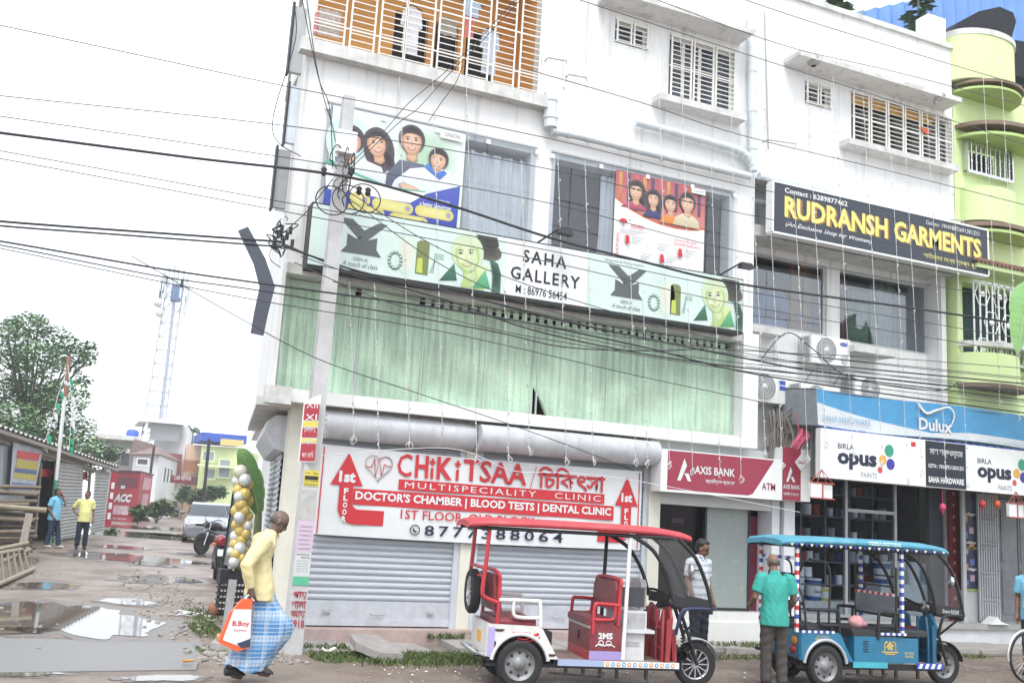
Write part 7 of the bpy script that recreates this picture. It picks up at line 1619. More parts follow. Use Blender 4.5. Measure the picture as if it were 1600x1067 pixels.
    hm = remesh(hb, .011, 1); hm.v = [(v+V(r.uniform(-.003,.003),r.uniform(-.003,.003),r.uniform(-.003,.003)))*sc for v in hm.v]
    hm.build('hair', HAIRB if hair != 'bald' else mat('grey_stubble', (.10,.08,.075), .7), t, local=True)
    # shirt
    c = MB(); w_ = (K['shL']-K['shR']).length/2; pel, ch, nk = K['pel'], K['chest'], K['neck']
    mid = (pel+ch)/2; drop = J.get('hem', (.14,))[0] if isinstance(J.get('hem'), tuple) else .14
    rings = [ell(pel-Z*drop, wd, fw, .192, .150*belly), ell(pel, wd, fw, .184, .145*belly), ell(mid+fw*.02*(belly-1)*4, wd, fw, .168, .128*belly), ell(ch, wd, fw, w_*.98, .128), ell(ch*.45+nk*.55, wd, fw, w_*.98, .105, p=.85), ell(ch*.12+nk*.88, wd, fw, w_*.62, .078), ell(nk+up*.015, wd, fw, .066, .066)]
    c.loft(rings, 0)
    for S_, sg in (('L',1),('R',-1)):
        sh, el, wr = K['sh'+S_], K['el'+S_], K['wr'+S_]
        if sleeve == 'long': c.tube([sh-wd*sg*.05, sh, (sh+el)/2, el, (el+wr)/2, wr], [.075,.078,.070,.064,.058,.045], 14)
        else: c.tube([sh-wd*sg*.05, sh, sh*.25+el*.75], [.075,.078,.074], 14)
    c.tube([nk-up*.01+fw*.0, nk+up*.045], [.075,.064], 14)
    sm_ = remesh(c, .014, 2)
    for i, v in enumerate(sm_.v):
        n_ = .0022*math.sin(v.z*22+v.x*40+v.y*51)+.002*math.sin(v.y*62-v.z*18+v.x*30)+.0015*math.sin(v.z*65-v.y*80); q = v-(pel+Z*(v.z-pel.z)); q.z = 0
        if q.length > .03: sm_.v[i] = v+q.normalized()*n_
    sm_.v = [v*sc for v in sm_.v]; so_ = sm_.build('shirt', shirt, t, local=True)
    bt = MB(); fr = fw*.128
    if collar:
        for sg in (-1,1): bt.add([v*sc for v in (nk+wd*.012*sg+fw*.078+up*.02, nk+wd*.062*sg+fw*.06+up*.05, nk+wd*.068*sg+fw*.088-up*.015, nk+wd*.03*sg+fw*.108-up*.035)], [(0,1,2,3)])
        bt.build('collar', collar, so_, local=True)
    if lungi is None:
        c = MB(); c.loft([ell(pel-Z*.10, wd, fw, .15, .115*belly), ell(pel+Z*.0, wd, fw, .16, .12*belly), ell(pel+Z*.06, wd, fw, .155, .115*belly)], 0)
        for S_, sg in (('L',1),('R',-1)):
            hip = pel+wd*.082*sg-Z*.06; kn, an = K['kn'+S_], K['an'+S_]; c.tube([hip+Z*.04, hip*.5+kn*.5, kn, kn*.5+an*.5, an+Z*.01], [.098,.092,.076,.074,.070], 14)
        tr = remesh(c, .014, 2)
        for i, v in enumerate(tr.v): tr.v[i] = v+V(.004*math.sin(v.z*55+v.y*20), .003*math.sin(v.z*48+v.x*30), 0)
        tr.v = [v*sc for v in tr.v]; tr.build('trousers', legmat, t, local=True)
    else: lungi(t, sc)
    if shoes:
        for S_ in 'LR':
            c = MB(); an, toe = K['an'+S_], K['toe'+S_]; d = (toe-an); d.z = 0; d.normalize(); c.tube([an-d*.045-Z*.035, an+Z*-.03+d*.04, toe-d*.02+Z*.012, toe+d*.03], [.044,.050,.043,.022], 12)
            m_ = remesh(c, .01, 2); m_.v = [V(v.x,v.y,max(v.z,an.z-.075))*sc for v in m_.v]; m_.build('shoe', shoes, t, local=True)
    return t
def stand(**k):
    J = dict(pel=(0,0,.93), chest=(.0,0,1.22), neck=(-.01,0,1.44), head=(.02,0,1.575), hd=(1,0,0), hup=(0,0,1), shL=(-.01,.185,1.385), shR=(-.01,-.185,1.385), elL=(-.03,.235,1.11), elR=(-.03,-.235,1.11), wrL=(.03,.235,.87), wrR=(.03,-.235,.87),
             knL=(.02,.10,.50), knR=(.02,-.10,.50), anL=(-.01,.105,.085), anR=(-.01,-.105,.085), toeL=(.15,.12,.03), toeR=(.15,-.12,.03)); J.update(k); return J
JEAN = mat('blue_jeans', lin('#3a5272', .5), .9, var=.2, scale=20); DARKT = mat('dark_trousers', (.022,.024,.035), .85, var=.25); BROWNT = mat('brown_trousers', (.055,.048,.044), .85, var=.2)
def check_mat():
    M = mat('blue_check', lin('#72aada', .8), .85, var=.12, scale=8); t = M.node_tree; b = t.nodes['Principled BSDF']; N, L = t.nodes.new, t.links.new
    src = [l.from_socket for l in t.links if l.to_socket == b.inputs['Base Color']][0]; g = N('ShaderNodeTexCoord'); sp = N('ShaderNodeSeparateXYZ'); L(g.outputs['Object'], sp.inputs[0]); out = src
    def band(ax, fr, th, col, out, mixf, ph=0):
        a = N('ShaderNodeMath'); a.operation = 'MULTIPLY_ADD'; a.inputs[1].default_value = fr; a.inputs[2].default_value = ph; L(sp.outputs[ax], a.inputs[0]); s_ = N('ShaderNodeMath'); s_.operation = 'SINE'; L(a.outputs[0], s_.inputs[0])
        c_ = N('ShaderNodeMath'); c_.operation = 'GREATER_THAN'; c_.inputs[1].default_value = th; L(s_.outputs[0], c_.inputs[0]); d = N('ShaderNodeMath'); d.operation = 'MULTIPLY'; d.inputs[1].default_value = mixf; L(c_.outputs[0], d.inputs[0])
        m_ = N('ShaderNodeMixRGB'); L(d.outputs[0], m_.inputs[0]); L(out, m_.inputs[1]); m_.inputs[2].default_value = (*col, 1); return m_.outputs[0]
    wht, dk = lin('#e6eef4', .8), lin('#3f86c8', .75)
    out = band('Z', 26, .1, dk, out, .6); out = band('X', 40, .6, wht, out, .3); out = band('Y', 44, .6, wht, out, .25); out = band('Z', 26, .65, wht, out, .4, 2.6); out = band('X', 160, .75, dk, out, .5); out = band('Z', 150, .8, wht, out, .6)
    L(out, b.inputs['Base Color']); return M
def lungi(t, sc):
    spec = [(.90,-.02,.135,.125,0), (.80,-.02,.160,.14,.3), (.68,.02,.200,.15,.6), (.58,.065,.255,.155,.8), (.52,.075,.275,.155,1), (.44,.045,.265,.155,1.2), (.34,-.005,.235,.155,1.5), (.22,-.06,.205,.15,1.8), (.12,-.10,.190,.145,2.0)]
    n_ = 56; rings = []
    for z, cx, rx, ry, f_ in spec:
        rg_ = []
        for i in range(n_):
            a = 2*math.pi*i/n_; k = 1+f_*(.024*math.sin(7*a+z*7)+.020*math.sin(12*a-z*13)+.014*math.sin(19*a+z*18)); rg_.append(V(cx+rx*k*math.cos(a), ry*k*math.sin(a), z-.035*math.cos(a)*(f_ > 1.1)-.02*math.sin(3*a)*(f_ > 1.4))*sc)
        rings.append(rg_)
    mb = MB(); mb.loft(rings, 0, False, True); mb.build('lungi', check_mat(), t, local=True)
YSH = mat('yellow_shirt', lin('#efe3ae', .8), .85, var=.07, scale=6)
gm = V(2.03, 11.0, 0); msc = 1.06
J = stand(pel=(-.03,0,.92), chest=(-.075,0,1.20), neck=(.02,0,1.425), head=(.095,0,1.545), hd=(.80,-.10,-.60), hup=(.60,0,.80), shL=(-.04,.17,1.37), shR=(-.05,-.175,1.365), elR=(-.235,-.235,1.12), wrR=(-.165,-.21,.905), hinR=(.4,.8,0), elL=(-.08,.25,1.10), wrL=(.02,.24,.88),
          knR=(.20,-.04,.53), anR=(.0,-.05,.15), toeR=(.14,-.06,.07), knL=(-.08,.05,.50), anL=(-.24,.06,.12), toeL=(-.10,.07,.03))
pm = person('bald man in pale yellow shirt and blue checked lungi walking with a shopping bag', gm, R(2), msc, J, YSH, 'long', skin=SKIND, hair='bald', lungi=lungi, shoes=mat('black_sandal', (.03,.028,.03), .5), collar=YSH)
# shopping bag in his near hand
hb_ = gm+V(-.20,-.23,.83)*1.0
BG = thing('shopping_bag', 'orange and white printed shopping bag hanging from the walking man\'s hand', 'bag', hb_-V(0,0,.55))
bo_ = [(-.04,.02),(.06,.02),(.06,-.10),(.08,-.46),(-.05,-.50),(-.24,-.41),(-.15,-.12)]
sub('bag', mat('bag_orange', lin('#f06a3a', .8), .5, var=.1), BG, lambda mb: mb.prism([(hb_.x+a, hb_.z+b) for a, b in bo_], hb_.y-.03, hb_.y+.05))
sub('print', mat('bag_white', (.72,.72,.74), .5), BG, lambda mb: mb.poly([V(hb_.x+a, hb_.y-.034, hb_.z+b) for a, b in [(-.12,-.08),(.055,-.08),(.075,-.36),(.0,-.455),(-.20,-.385)]]))
sub('print_band', mat('bag_navy', (.03,.04,.09), .5), BG, lambda mb: mb.poly([V(hb_.x+a, hb_.y-.0345, hb_.z+b) for a, b in [(-.06,-.42),(.074,-.37),(.078,-.45),(.0,-.465)]]))
sub('lettering', RED, BG, lambda mb: (mb.letter('B.Boy', (hb_.x-.12,hb_.y-.037,hb_.z-.26), (.17,0,0), (0,0,.065), bold=.02), mb.letter('SHOPPING', (hb_.x-.10,hb_.y-.037,hb_.z-.30), (.13,0,0), (0,0,.02))))
sub('handle', mat('bag_white', (.72,.72,.74), .5), BG, lambda mb: mb.tube(smooth_path([V(hb_.x-.02,hb_.y,hb_.z), hb_+V(.02,0,.06), V(hb_.x+.08,hb_.y,hb_.z)],4), .009, 6))
# man at the cash machine
def stripe_mat():
    M = mat('striped_shirt', (.66,.70,.74), .85, var=.1, scale=8); t = M.node_tree; b = t.nodes['Principled BSDF']; N, L = t.nodes.new, t.links.new
    src = [l.from_socket for l in t.links if l.to_socket == b.inputs['Base Color']][0]; g = N('ShaderNodeTexCoord'); sp = N('ShaderNodeSeparateXYZ'); L(g.outputs['Object'], sp.inputs[0])
    a = N('ShaderNodeMath'); a.operation = 'MULTIPLY'; a.inputs[1].default_value = 62; L(sp.outputs['Z'], a.inputs[0]); s_ = N('ShaderNodeMath'); s_.operation = 'SINE'; L(a.outputs[0], s_.inputs[0]); r = N('ShaderNodeMapRange'); r.inputs[1].default_value = .0; r.inputs[2].default_value = .9; r.inputs[4].default_value = .45; L(s_.outputs[0], r.inputs[0])
    m_ = N('ShaderNodeMixRGB'); L(r.outputs[0], m_.inputs[0]); L(src, m_.inputs[1]); m_.inputs[2].default_value = (.25,.30,.36,1); L(m_.outputs[0], b.inputs['Base Color']); return M
ga = W(1090,1000,12.2); ga = V(ga.x, 12.2, .0)
J = stand(head=(.05,0,1.57), hd=(.82,.35,-.35), hup=(.3,0,.95), neck=(.0,0,1.44), wrL=(.06,.25,.86), wrR=(.08,-.22,.88))
person('moustached man in a pale striped shirt standing at the cash machine behind the red rickshaw', ga, R(-70), 1.0, J, stripe_mat(), 'short', legmat=DARKT, hair='tash', collar=stripe_mat(), belly=1.05)
# man in teal, from behind
gt = V(7.98, 10.05, 0)
J = stand(head=(.06,.0,1.56), hd=(.85,-.1,-.5), hup=(.45,0,.88), neck=(.0,0,1.43), elL=(-.02,.27,1.13), wrL=(.20,.24,1.04), elR=(-.02,-.265,1.12), wrR=(.16,-.25,.98))
person('balding man in a teal polo and brown trousers seen from behind at the blue rickshaw', gt, R(74), .945, J, mat('teal_polo', lin('#3fb0a4', .75), .85, var=.08, scale=7), 'short', legmat=BROWNT, hair='bald', belly=1.08)
# two men in the lane
g1 = G(78,856); g2 = G(125,858)
J = stand(head=(.03,0,1.57), hd=(1,.15,.05), elL=(.16,.26,1.22), wrL=(.10,.14,1.47), hdirL=(-.3,-.45,.8), hinL=(-.3,-1,0), elR=(-.06,-.25,1.11), wrR=(.06,-.20,.92), knL=(.10,.12,.5), anL=(.16,.14,.085), toeL=(.31,.16,.03), knR=(.0,-.09,.5), anR=(-.08,-.1,.085), toeR=(.08,-.11,.03))
person('man in light blue shirt and jeans holding a phone to his ear', g1, R(-28), 1.04, J, mat('sky_shirt', lin('#86cdee', .8), .85), 'short', legmat=JEAN, belly=1.15, shoes=mat('pale_shoes', (.45,.42,.38), .6))
p = g1+Matrix.Rotation(R(-28),3,'Z') @ (V(.09,.105,1.58)*1.04); mb = MB(); mb.box(p.x-.01, p.x+.01, p.y-.035, p.y+.035, p.z-.07, p.z+.07); mb.build('mobile_phone', mat('pink_phone', (.6,.2,.22), .3), label='small pinkish phone held against the ear of the man in light blue', cat='phone')
J = stand(head=(.02,.01,1.57), hd=(.9,-.42,0), elR=(-.10,-.33,1.13), wrR=(.02,-.19,1.0), hdirR=(.5,.6,-.3), elL=(-.03,.24,1.11), wrL=(.04,.25,.88))
person('stout man in lemon polo and dark jeans standing with a hand on his hip', g2, R(-85), 1.03, J, mat('lemon_polo', lin('#f0eda0', .8), .85), 'short', legmat=mat('dark_jeans', lin('#2c3c54', .5), .9, var=.2), belly=1.25)
# bicycle and its owner at the right edge
bp = V(W(1606,1050,10.3).x, 10.3, 0)
BC = thing('bicycle', 'old black bicycle with a steel mudguard half cut off by the right edge', 'bicycle', bp)
for x, nm in ((.0,0),(1.05,1)):
    w_ = sub('wheel', RUBBER, BC, lambda mb: mb.tube([bp+V(x+.33*math.cos(a),0,.345+.33*math.sin(a)) for a in [k*math.pi/18 for k in range(36)]], .02, 8, closed=True))
    sub('spokes', STEEL, w_, lambda mb: [mb.tube([bp+V(x,0,.345), bp+V(x+.32*math.cos(k*math.pi/12),0,.345+.32*math.sin(k*math.pi/12))], .0025, 4) for k in range(24)]+[mb.tube([bp+V(x,-.05,.345), bp+V(x,.05,.345)], .022, 8)])
    sub('mudguard', STEEL, BC, lambda mb: mb.tube([bp+V(x+.365*math.cos(R(a)),0,.345+.365*math.sin(R(a))) for a in range(20,200,12)], .03, 6, sx=.3))
sub('frame', BLACK, BC, lambda mb: [mb.tube([bp+V(*a), bp+V(*b)], .016, 8) for a, b in (((0,0,.345),(.16,0,.92)),((.14,0,.85),(.62,0,.85)),((.15,0,.75),(.55,0,.32)),((.62,0,.92),(.55,0,.32)),((.55,0,.32),(1.05,0,.345)),((.62,0,.85),(1.05,0,.345)))])
sub('handlebar', STEEL, BC, lambda mb: mb.tube(smooth_path([bp+V(.30,-.28,1.0), bp+V(.18,-.22,1.02), bp+V(.16,0,.98), bp+V(.18,.22,1.02), bp+V(.30,.28,1.0)],4), .012, 6)); sub('saddle', BLACK, BC, lambda mb: mb.ball(bp+V(.66,0,.95), .13, .08, .04))
person('person in a light blue shirt standing with the bicycle, mostly beyond the right edge', V(W(1617,1000,10.9).x, 10.9, 0), R(200), 1.0, stand(), mat('sky_shirt', lin('#86cdee', .8), .85), 'short', legmat=DARKT)
# ---------------------------------------------------------------- the lane: shed, kiosk, houses, tower
def WP(px, py, A, d):
    n_ = V(-d[1], d[0], 0); q = ray(px, py); t = n_.dot(Vector(A)-V(0,0,CH)+V(0,0,CH)-V(0,0,Vector(A).z)*0-V(0,0,0)-V(0,0,0))/n_.dot(q)
    return V(0,0,CH)+q*t
CORR = mat('rusty_tin', (.40,.40,.39), .6, metal=.2, var=.2, scale=3, dirt=.5, dirtcol=(.22,.17,.13))
SHA = V(-2.07,31.2,0); SHD = (V(1.5,42.5,0)-SHA).normalized()
sp = lambda a, b: WP(a, b, SHA, SHD)
SN = V(SHD.y,-SHD.x,0)                                # towards the lane
SH = thing('tin_shed', 'long low shed of weathered corrugated tin along the left of the lane', 'shed', sp(60,850))
def corr(nm, pxs, m, off=0.0, n_=24, horiz=True, amp=.035):
    a, b, c, d = [sp(*q)+SN*off for q in pxs]           # tl, tr, br, bl
    mb = MB(); vs = []
    for i in range(n_*4+1):
        u = i/(n_*4); k = SN*amp*math.sin(u*n_*2*math.pi)
        p, q = (a.lerp(d,u), b.lerp(c,u)) if horiz else (a.lerp(b,u), d.lerp(c,u)); vs += [p+k, q+k]
    mb.add(vs, [(2*i,2*i+1,2*i+3,2*i+2) for i in range(n_*4)], 0, True); return mb.build(nm, m, SH)
corr('wall_panel', [(92,722),(129,728),(124,836),(84,845)], CORR, .02, 22)
corr('wall_panel', [(127,729),(141,732),(137,836),(126,838)], CORR, -.25, 20)
corr('wall_panel', [(147,733),(169,737),(160,828),(139,834)], CORR, .05, 20)
corr('wall_panel', [(-60,690),(46,700),(40,800),(-60,800)], mat('blue_grey_tin', (.36,.40,.42), .6, var=.15), -.05, 14, False)
def sq(nm, pxs, m, off=.0, dep=.06):
    P = [sp(*q)+SN*off for q in pxs]; mb = MB(); mb.hexa([P[3]-SN*dep, P[2]-SN*dep, P[2], P[3]], [P[0]-SN*dep, P[1]-SN*dep, P[1], P[0]]); return mb.build(nm, m, SH)
sq('opening_shade', [(-60,700),(150,728),(145,836),(-60,870)], DARK, -.6)  # near-black sheet paints the shade inside the shed, behind its panels
sq('red_band', [(52,730),(103,735),(100,746),(50,744)], mat('red_board', lin('#c83a34', .75), .6), -.3); sq('red_band', [(137,736),(150,738),(150,750),(137,749)], mat('red_board', lin('#c83a34', .75), .6), -.3)
for a in (100,131,144,90,66): 
    mb = MB(); mb.tube([sp(a,724)+SN*-.05, sp(a-9,842 if a > 90 else 836)+SN*-.05], .06, 6); mb.build('post', WOOD, SH)
e0, e1 = sp(-120,630), sp(171,728); bk = -SN*4.2+V(0,0,.25)
mb = MB(); vs = []; n_ = 160
for i in range(n_+1):
    p = e0.lerp(e1, i/n_)+SN*.35+V(0,0,.05*math.sin(i*1.6)); vs += [p, p+bk]
mb.add(vs, [(2*i,2*i+1,2*i+3,2*i+2) for i in range(n_)], 0, True); mb.build('roof', CORR, SH)
mb = MB(); mb.bar(e0+SN*.3-V(0,0,.14), e1+SN*.3-V(0,0,.14), .12, .10); mb.bar(e0-V(0,0,.32), e1-V(0,0,.32), .10, .08); mb.build('eave_beam', WOOD, SH)
HB = thing('banner', 'faded blue and yellow printed banner hung on the tin shed behind the bamboo', 'banner', sp(35,768))
def hb(nm, pxs, m, off): P = [sp(*q)+SN*off for q in pxs]; mb = MB(); mb.poly(P); return mb.build(nm, m, HB)
hb('sheet', [(14,690),(61,703),(47,772),(8,768)], mat('banner_pale', (.42,.45,.50), .7, var=.25, scale=2), .12)
hb('print_band', [(20,716),(53,722),(49,750),(14,746)], mat('banner_yellow', lin('#d8c860', .7), .7, var=.2), .13); hb('print_band', [(17,730),(51,734),(50,741),(15,737)], mat('banner_blue', lin('#7a86b8', .7), .7), .135); hb('print_band', [(20,703),(56,708),(53,720),(19,715)], mat('banner_red', lin('#c8828a', .7), .7, var=.2), .13); hb('print_band', [(12,752),(48,756),(47,770),(9,767)], mat('banner_violet', lin('#8a90b8', .7), .7, var=.2), .13)
o_ = sp(17,738)+SN*.15; ux = (sp(50,741)-sp(17,737)); mb = MB(); mb.letter('সিমেন্ট বালি', o_, ux, V(0,0,.14)); mb.build('lettering', mat('banner_blue', (.2,.2,.4), .7), HB)
# red kiosk
def quadbox(t, nm, m, P1, P2, P3, z0, z1, grow=0):
    P4 = P1+P3-P2; c = (P1+P3)/2; Q = [p+(p-c).normalized()*grow for p in (P1,P2,P3,P4)]
    mb = MB(); mb.hexa([V(p.x,p.y,z0) for p in Q], [V(p.x,p.y,z1) for p in Q]); return mb.build(nm, m, t)
K1, K2, K3 = W(166,800,72.5), W(213,800,70), W(232,800,76.5); kz1 = W(215,738,70).z
for p in (K1,K2,K3): p.z = 0
KI = thing('kiosk', 'red painted steel kiosk with white lettering at the far left of the lane', 'kiosk', K2)
KR = mat('kiosk_red', lin('#b5283c', .75), .5, var=.1, scale=1); quadbox(KI, 'wall', KR, K1, K2, K3, .1, kz1); quadbox(KI, 'roof', mat('kiosk_roof', (.12,.05,.06), .7), K1, K2, K3, kz1, kz1+.12, .12)
fx = (K2-K1); fn_ = V(fx.y,-fx.x,0).normalized()
def kf(u0, u1, v0, v1, nm, m, off=.02): mb = MB(); q = lambda u, v_: K1+fx*u+fn_*off+V(0,0,.1+(kz1-.1)*v_); mb.poly([q(u0,v0),q(u1,v0),q(u1,v1),q(u0,v1)]); mb.build(nm, m, KI)
kf(.08,.92,.72,.90,'dark_band',mat('kiosk_dark', (.14,.02,.035), .5)); kf(.12,.74,.18,.35,'poster',mat('kiosk_poster', lin('#e6c8cc', .75), .6, var=.3, scale=3)); kf(.40,.55,.68,.74,'plate',BWHITE,.04)
mb = MB(); mb.letter('ACC', K1+fx*.22+fn_*.05+V(0,0,.1+(kz1-.1)*.42), fx*.60, V(0,0,(kz1-.1)*.16), 0, bold=.06, shear=.3); mb.letter('CEMENT HOUSE', K1+fx*.14+fn_*.06+V(0,0,.1+(kz1-.1)*.29), fx*.56, V(0,0,.1)); mb.letter('MOB 98300', K1+fx*.12+fn_*.05+V(0,0,.1+(kz1-.1)*.08), fx*.6, V(0,0,.12)); mb.build('lettering', BWHITE, KI)
sxv = K3-K2; sn_ = V(sxv.y,-sxv.x,0).normalized(); mb = MB()
for a, b, c, d in ((.12,.5,.06,.20),(.2,.7,.30,.62),(.15,.8,.7,.93)): mb.poly([K2+sxv*a+sn_*.03+V(0,0,kz1*c), K2+sxv*b+sn_*.03+V(0,0,kz1*c), K2+sxv*(b+.1)+sn_*.03+V(0,0,kz1*d), K2+sxv*(a+.1)+sn_*.03+V(0,0,kz1*d)])
mb.build('poster', mat('kiosk_side_poster', lin('#e0a8b0', .75), .6, var=.3), KI)
a = W(171,800,60); RSB = thing('standing_board', 'narrow tall red board with white marks standing left of the red kiosk', 'sign', (a.x,60,.25)); xw = W(177,760,60).x-W(167,760,60).x
sub('panel', KR, RSB, lambda mb: mb.box(a.x-xw*.5, a.x+xw*.5, 60, 60.1, .25, W(172,738,60).z)); sub('marks', BWHITE, RSB, lambda mb: [mb.box(a.x-xw*.25, a.x+xw*.25, 59.97, 59.99, .6+.55*k, .95+.55*k) for k in range(4)])
# houses at the end of the lane
def house(nm, lab, P, z1, wallm, y=None):
    t = thing(nm, lab, 'house', P[1]); quadbox(t, 'wall', wallm, *P, 0, z1); return t
def pq(px, y): p = W(px, 760, y); p.z = 0; return p
def wins(t, y, rects, m, fr=None, off=.06):
    for a, b, c, d in rects:
        p, q = W(a,b,y), W(c,d,y); mb = MB(); mb.box(p.x, q.x, y-off, y-off+.05, q.z, p.z); w_ = mb.build('window', m, t)
        if fr: 
            mb = MB(); e = .1
            mb.box(p.x-e, q.x+e, y-off-.05, y-off, q.z-e, q.z); mb.box(p.x-e, q.x+e, y-off-.05, y-off, p.z, p.z+e); mb.box(p.x-e, p.x, y-off-.05, y-off, q.z, p.z); mb.box(q.x, q.x+e, y-off-.05, y-off, q.z, p.z); mb.build('frame', fr, w_)
WINK = mat('far_window', (.08,.09,.10), .4); FW = mat('far_white', (.72,.73,.73), .85, var=.08, scale=.8, dirt=.25, dirtcol=(.4,.4,.38)); FG = mat('far_grey', (.40,.41,.42), .85, var=.15, scale=.8, dirt=.3, dirtcol=(.2,.2,.2)); TILE = mat('far_tiles', (.21,.14,.125), .85, var=.3, scale=4)
P = (pq(203,92), pq(243,88), pq(273,100)); zt_ = W(243,708,88).z
hw = house('tiled_house', 'white house with a brown tiled hip roof behind the red kiosk', P, zt_, FW)
P4 = P[0]+P[2]-P[1]; c = (P[0]+P[2])/2; Q = [p+(p-c).normalized()*1.0 for p in (P[0],P[1],P[2],P4)]; a1 = W(211,690,92); a2 = W(248,695,96)
mb = MB(); z_ = zt_-.1; vs = [V(p.x,p.y,z_) for p in Q]+[V(a1.x,93,a1.z+.3), V(a2.x,97,a2.z)]
mb.add(vs, [(0,1,5,4),(1,2,5),(2,3,4,5),(3,0,4),(3,2,1,0)]); mb.build('roof', TILE, hw); wins(hw, 88.8, [(213,718,227,727)], WINK, FW, 2.2)
d_ = (P[2]-P[1]); 
for k in range(3): mb = MB(); p = P[1]+d_*(.35+.17*k); n2 = V(d_.y,-d_.x,0).normalized(); mb.hexa([p+n2*.05+V(0,0,zt_-2.2), p+d_*.04+n2*.05+V(0,0,zt_-2.2), p+d_*.04+V(0,0,zt_-2.2), p+V(0,0,zt_-2.2)], [p+n2*.05+V(0,0,zt_-1.0), p+d_*.04+n2*.05+V(0,0,zt_-1.0), p+d_*.04+V(0,0,zt_-1.0), p+V(0,0,zt_-1.0)]); mb.build('window', WINK, hw)
hg = house('grey_house', 'grey concrete house with a flat slab roof left of the tiled house', (pq(158,104), pq(205,102), pq(222,112)), W(190,682,102).z, FG); yq = 101.5
mb = MB(); a, b = W(150,676,yq), W(205,680,yq); mb.box(a.x, b.x+1, yq-1.2, yq+9, a.z-.5, a.z-.1); mb.box(a.x, b.x, yq-1.0, yq-.7, W(170,706,yq).z, W(170,700,yq).z); mb.build('roof', WALLD, hg); wins(hg, yq, [(168,709,183,721),(190,706,200,728)], WINK, None, .3)
mb = MB(); p = W(209,676,103); mb.lathe([(.001,0),(.55,0),(.6,.2),(.6,.7),(.4,.9),(.001,.95)], (p.x,105,p.z-.5), 'z', 14); mb.build('water_tank', mat('blue_tank', lin('#3a6ae0', .7), .5), label='bright blue water tank on the roof of the grey house', cat='water tank')
ht_ = house('tower_house', 'tall white block with a big grey panel and flat roof under the telecom tower', (pq(232,112), pq(283,110), pq(291,120)), W(270,664,110).z, FW); yq = 109.7
mb = MB(); a, b = W(218,650,yq), W(287,660,yq); mb.box(a.x, b.x, yq-.8, yq+8, b.z-.3, b.z+.1); mb.build('roof', FW, ht_); wins(ht_, yq, [(236,660,279,690)], mat('grey_panel', (.34,.35,.36), .7, var=.1, scale=.5), None, .1); mb = MB(); mb.box(W(222,700,yq).x, W(226,700,yq).x, yq-.6, yq-.3, 0, b.z); mb.build('column', FW, ht_)
mb = MB(); a, b = W(240,706,yq-.2), W(281,745,yq-.2); mb.box(a.x, b.x, yq-.25, yq-.1, b.z, a.z); mb.build('red_wall', mat('far_brick_red', lin('#a85a58', .7), .8), ht_)
ho = house('peach_house', 'narrow peach and white house with a terrace wall right of the white block', (pq(284,106), pq(314,105), pq(318,112)), W(300,694,105).z, mat('far_peach', lin('#e8c8b0', .8), .85, var=.1)); wins(ho, 104.8, [(287,718,312,738)], mat('clay_band', lin('#c88a68', .7), .8), None); wins(ho, 104.6, [(287,744,308,758)], WINK, None)
hyl = house('lime_house', 'pale yellow green two storey house with blue sheet roof at the lane end', (pq(308,100), pq(372,99), pq(400,110)), W(345,697,99).z, mat('far_lime', lin('#e0eeb0', .85), .85, var=.06)); yq = 98.8
wins(hyl, yq, [(318,705,333,720),(344,718,357,746),(320,733,334,748)], mat('far_pane', (.25,.30,.33), .4), mat('far_lime_frame', lin('#e8f0c8', .85), .8)); mb = MB(); a, b = W(316,676,yq), W(386,684,yq); mb.box(a.x, b.x, yq, yq+7, b.z-.6, b.z+.2); mb.build('roof', mat('blue_roof', lin('#3566d8', .7), .5), hyl)
mb = MB(); a, b = W(308,728,yq), W(385,732,yq); mb.box(a.x, b.x, yq-.7, yq, b.z-.1, b.z+.1); a, b = W(345,685,yq), W(380,698,yq); mb.box(a.x, b.x, yq-.1, yq, b.z, a.z, 1); mb.build('floor_band', [mat('far_lime_frame', lin('#e8f0c8', .85), .8), mat('yellow_parapet', lin('#ecd890', .8), .8)], hyl)
mb = MB(); a, b = W(268,742,80), W(302,756,80); bs = thing('shop_sign', 'small dark red shop sign sticking out over the far lane', 'sign', (a.x,80,b.z)); sub('panel', mat('dark_red_sign', lin('#8a3040', .7), .6), bs, lambda mb: mb.box(a.x, b.x, 80, 80.2, b.z, a.z)); sub('lettering', BWHITE, bs, lambda mb: mb.letter('CAR REPAIR', (a.x+.2,79.97,b.z+.25), (b.x-a.x-.4,0,0), (0,0,.3)))
# telecom tower
yt = 113; TL = thing('telecom_tower', 'tall pale steel lattice telecom tower with antennas rising over the lane', 'tower', W(250,760,yt))
LAT = mat('tower_steel', (.50,.54,.58), .5, metal=.3)
bl_, br_, tl_, tr_ = W(222,660,yt), W(258,655,yt), W(262,440,yt), W(288,440,yt)
def f(mb):
    dep = (br_.x-bl_.x); dt = tr_.x-tl_.x
    legs = [(V(bl_.x,yt,bl_.z-4),V(tl_.x,yt+.3,tl_.z)), (V(br_.x,yt,bl_.z-4),V(tr_.x,yt+.3,tl_.z)), (V((bl_.x+br_.x)/2+.6,yt+dep*.8,bl_.z-4),V((tl_.x+tr_.x)/2+.3,yt+dt,tl_.z))]
    for a, b in legs: mb.tube([a,b], .10, 6)
    N_ = 13
    for i in range(N_):
        for k in range(3):
            a, b = legs[k], legs[(k+1) % 3]; u, v_ = i/N_, (i+1)/N_
            mb.tube([a[0].lerp(a[1],u), b[0].lerp(b[1],v_)], .045, 4, cap=False); mb.tube([b[0].lerp(b[1],u), a[0].lerp(a[1],v_)], .03, 4, cap=False); mb.tube([a[0].lerp(a[1],u), b[0].lerp(b[1],u)], .04, 4, cap=False)
sub('lattice', LAT, TL, f)
sub('ladder', mat('ladder_steel', (.35,.40,.48), .5), TL, lambda mb: mb.tube([V(bl_.x+1.9,yt-.1,bl_.z-3), W(272,470,yt)], .16, 5))
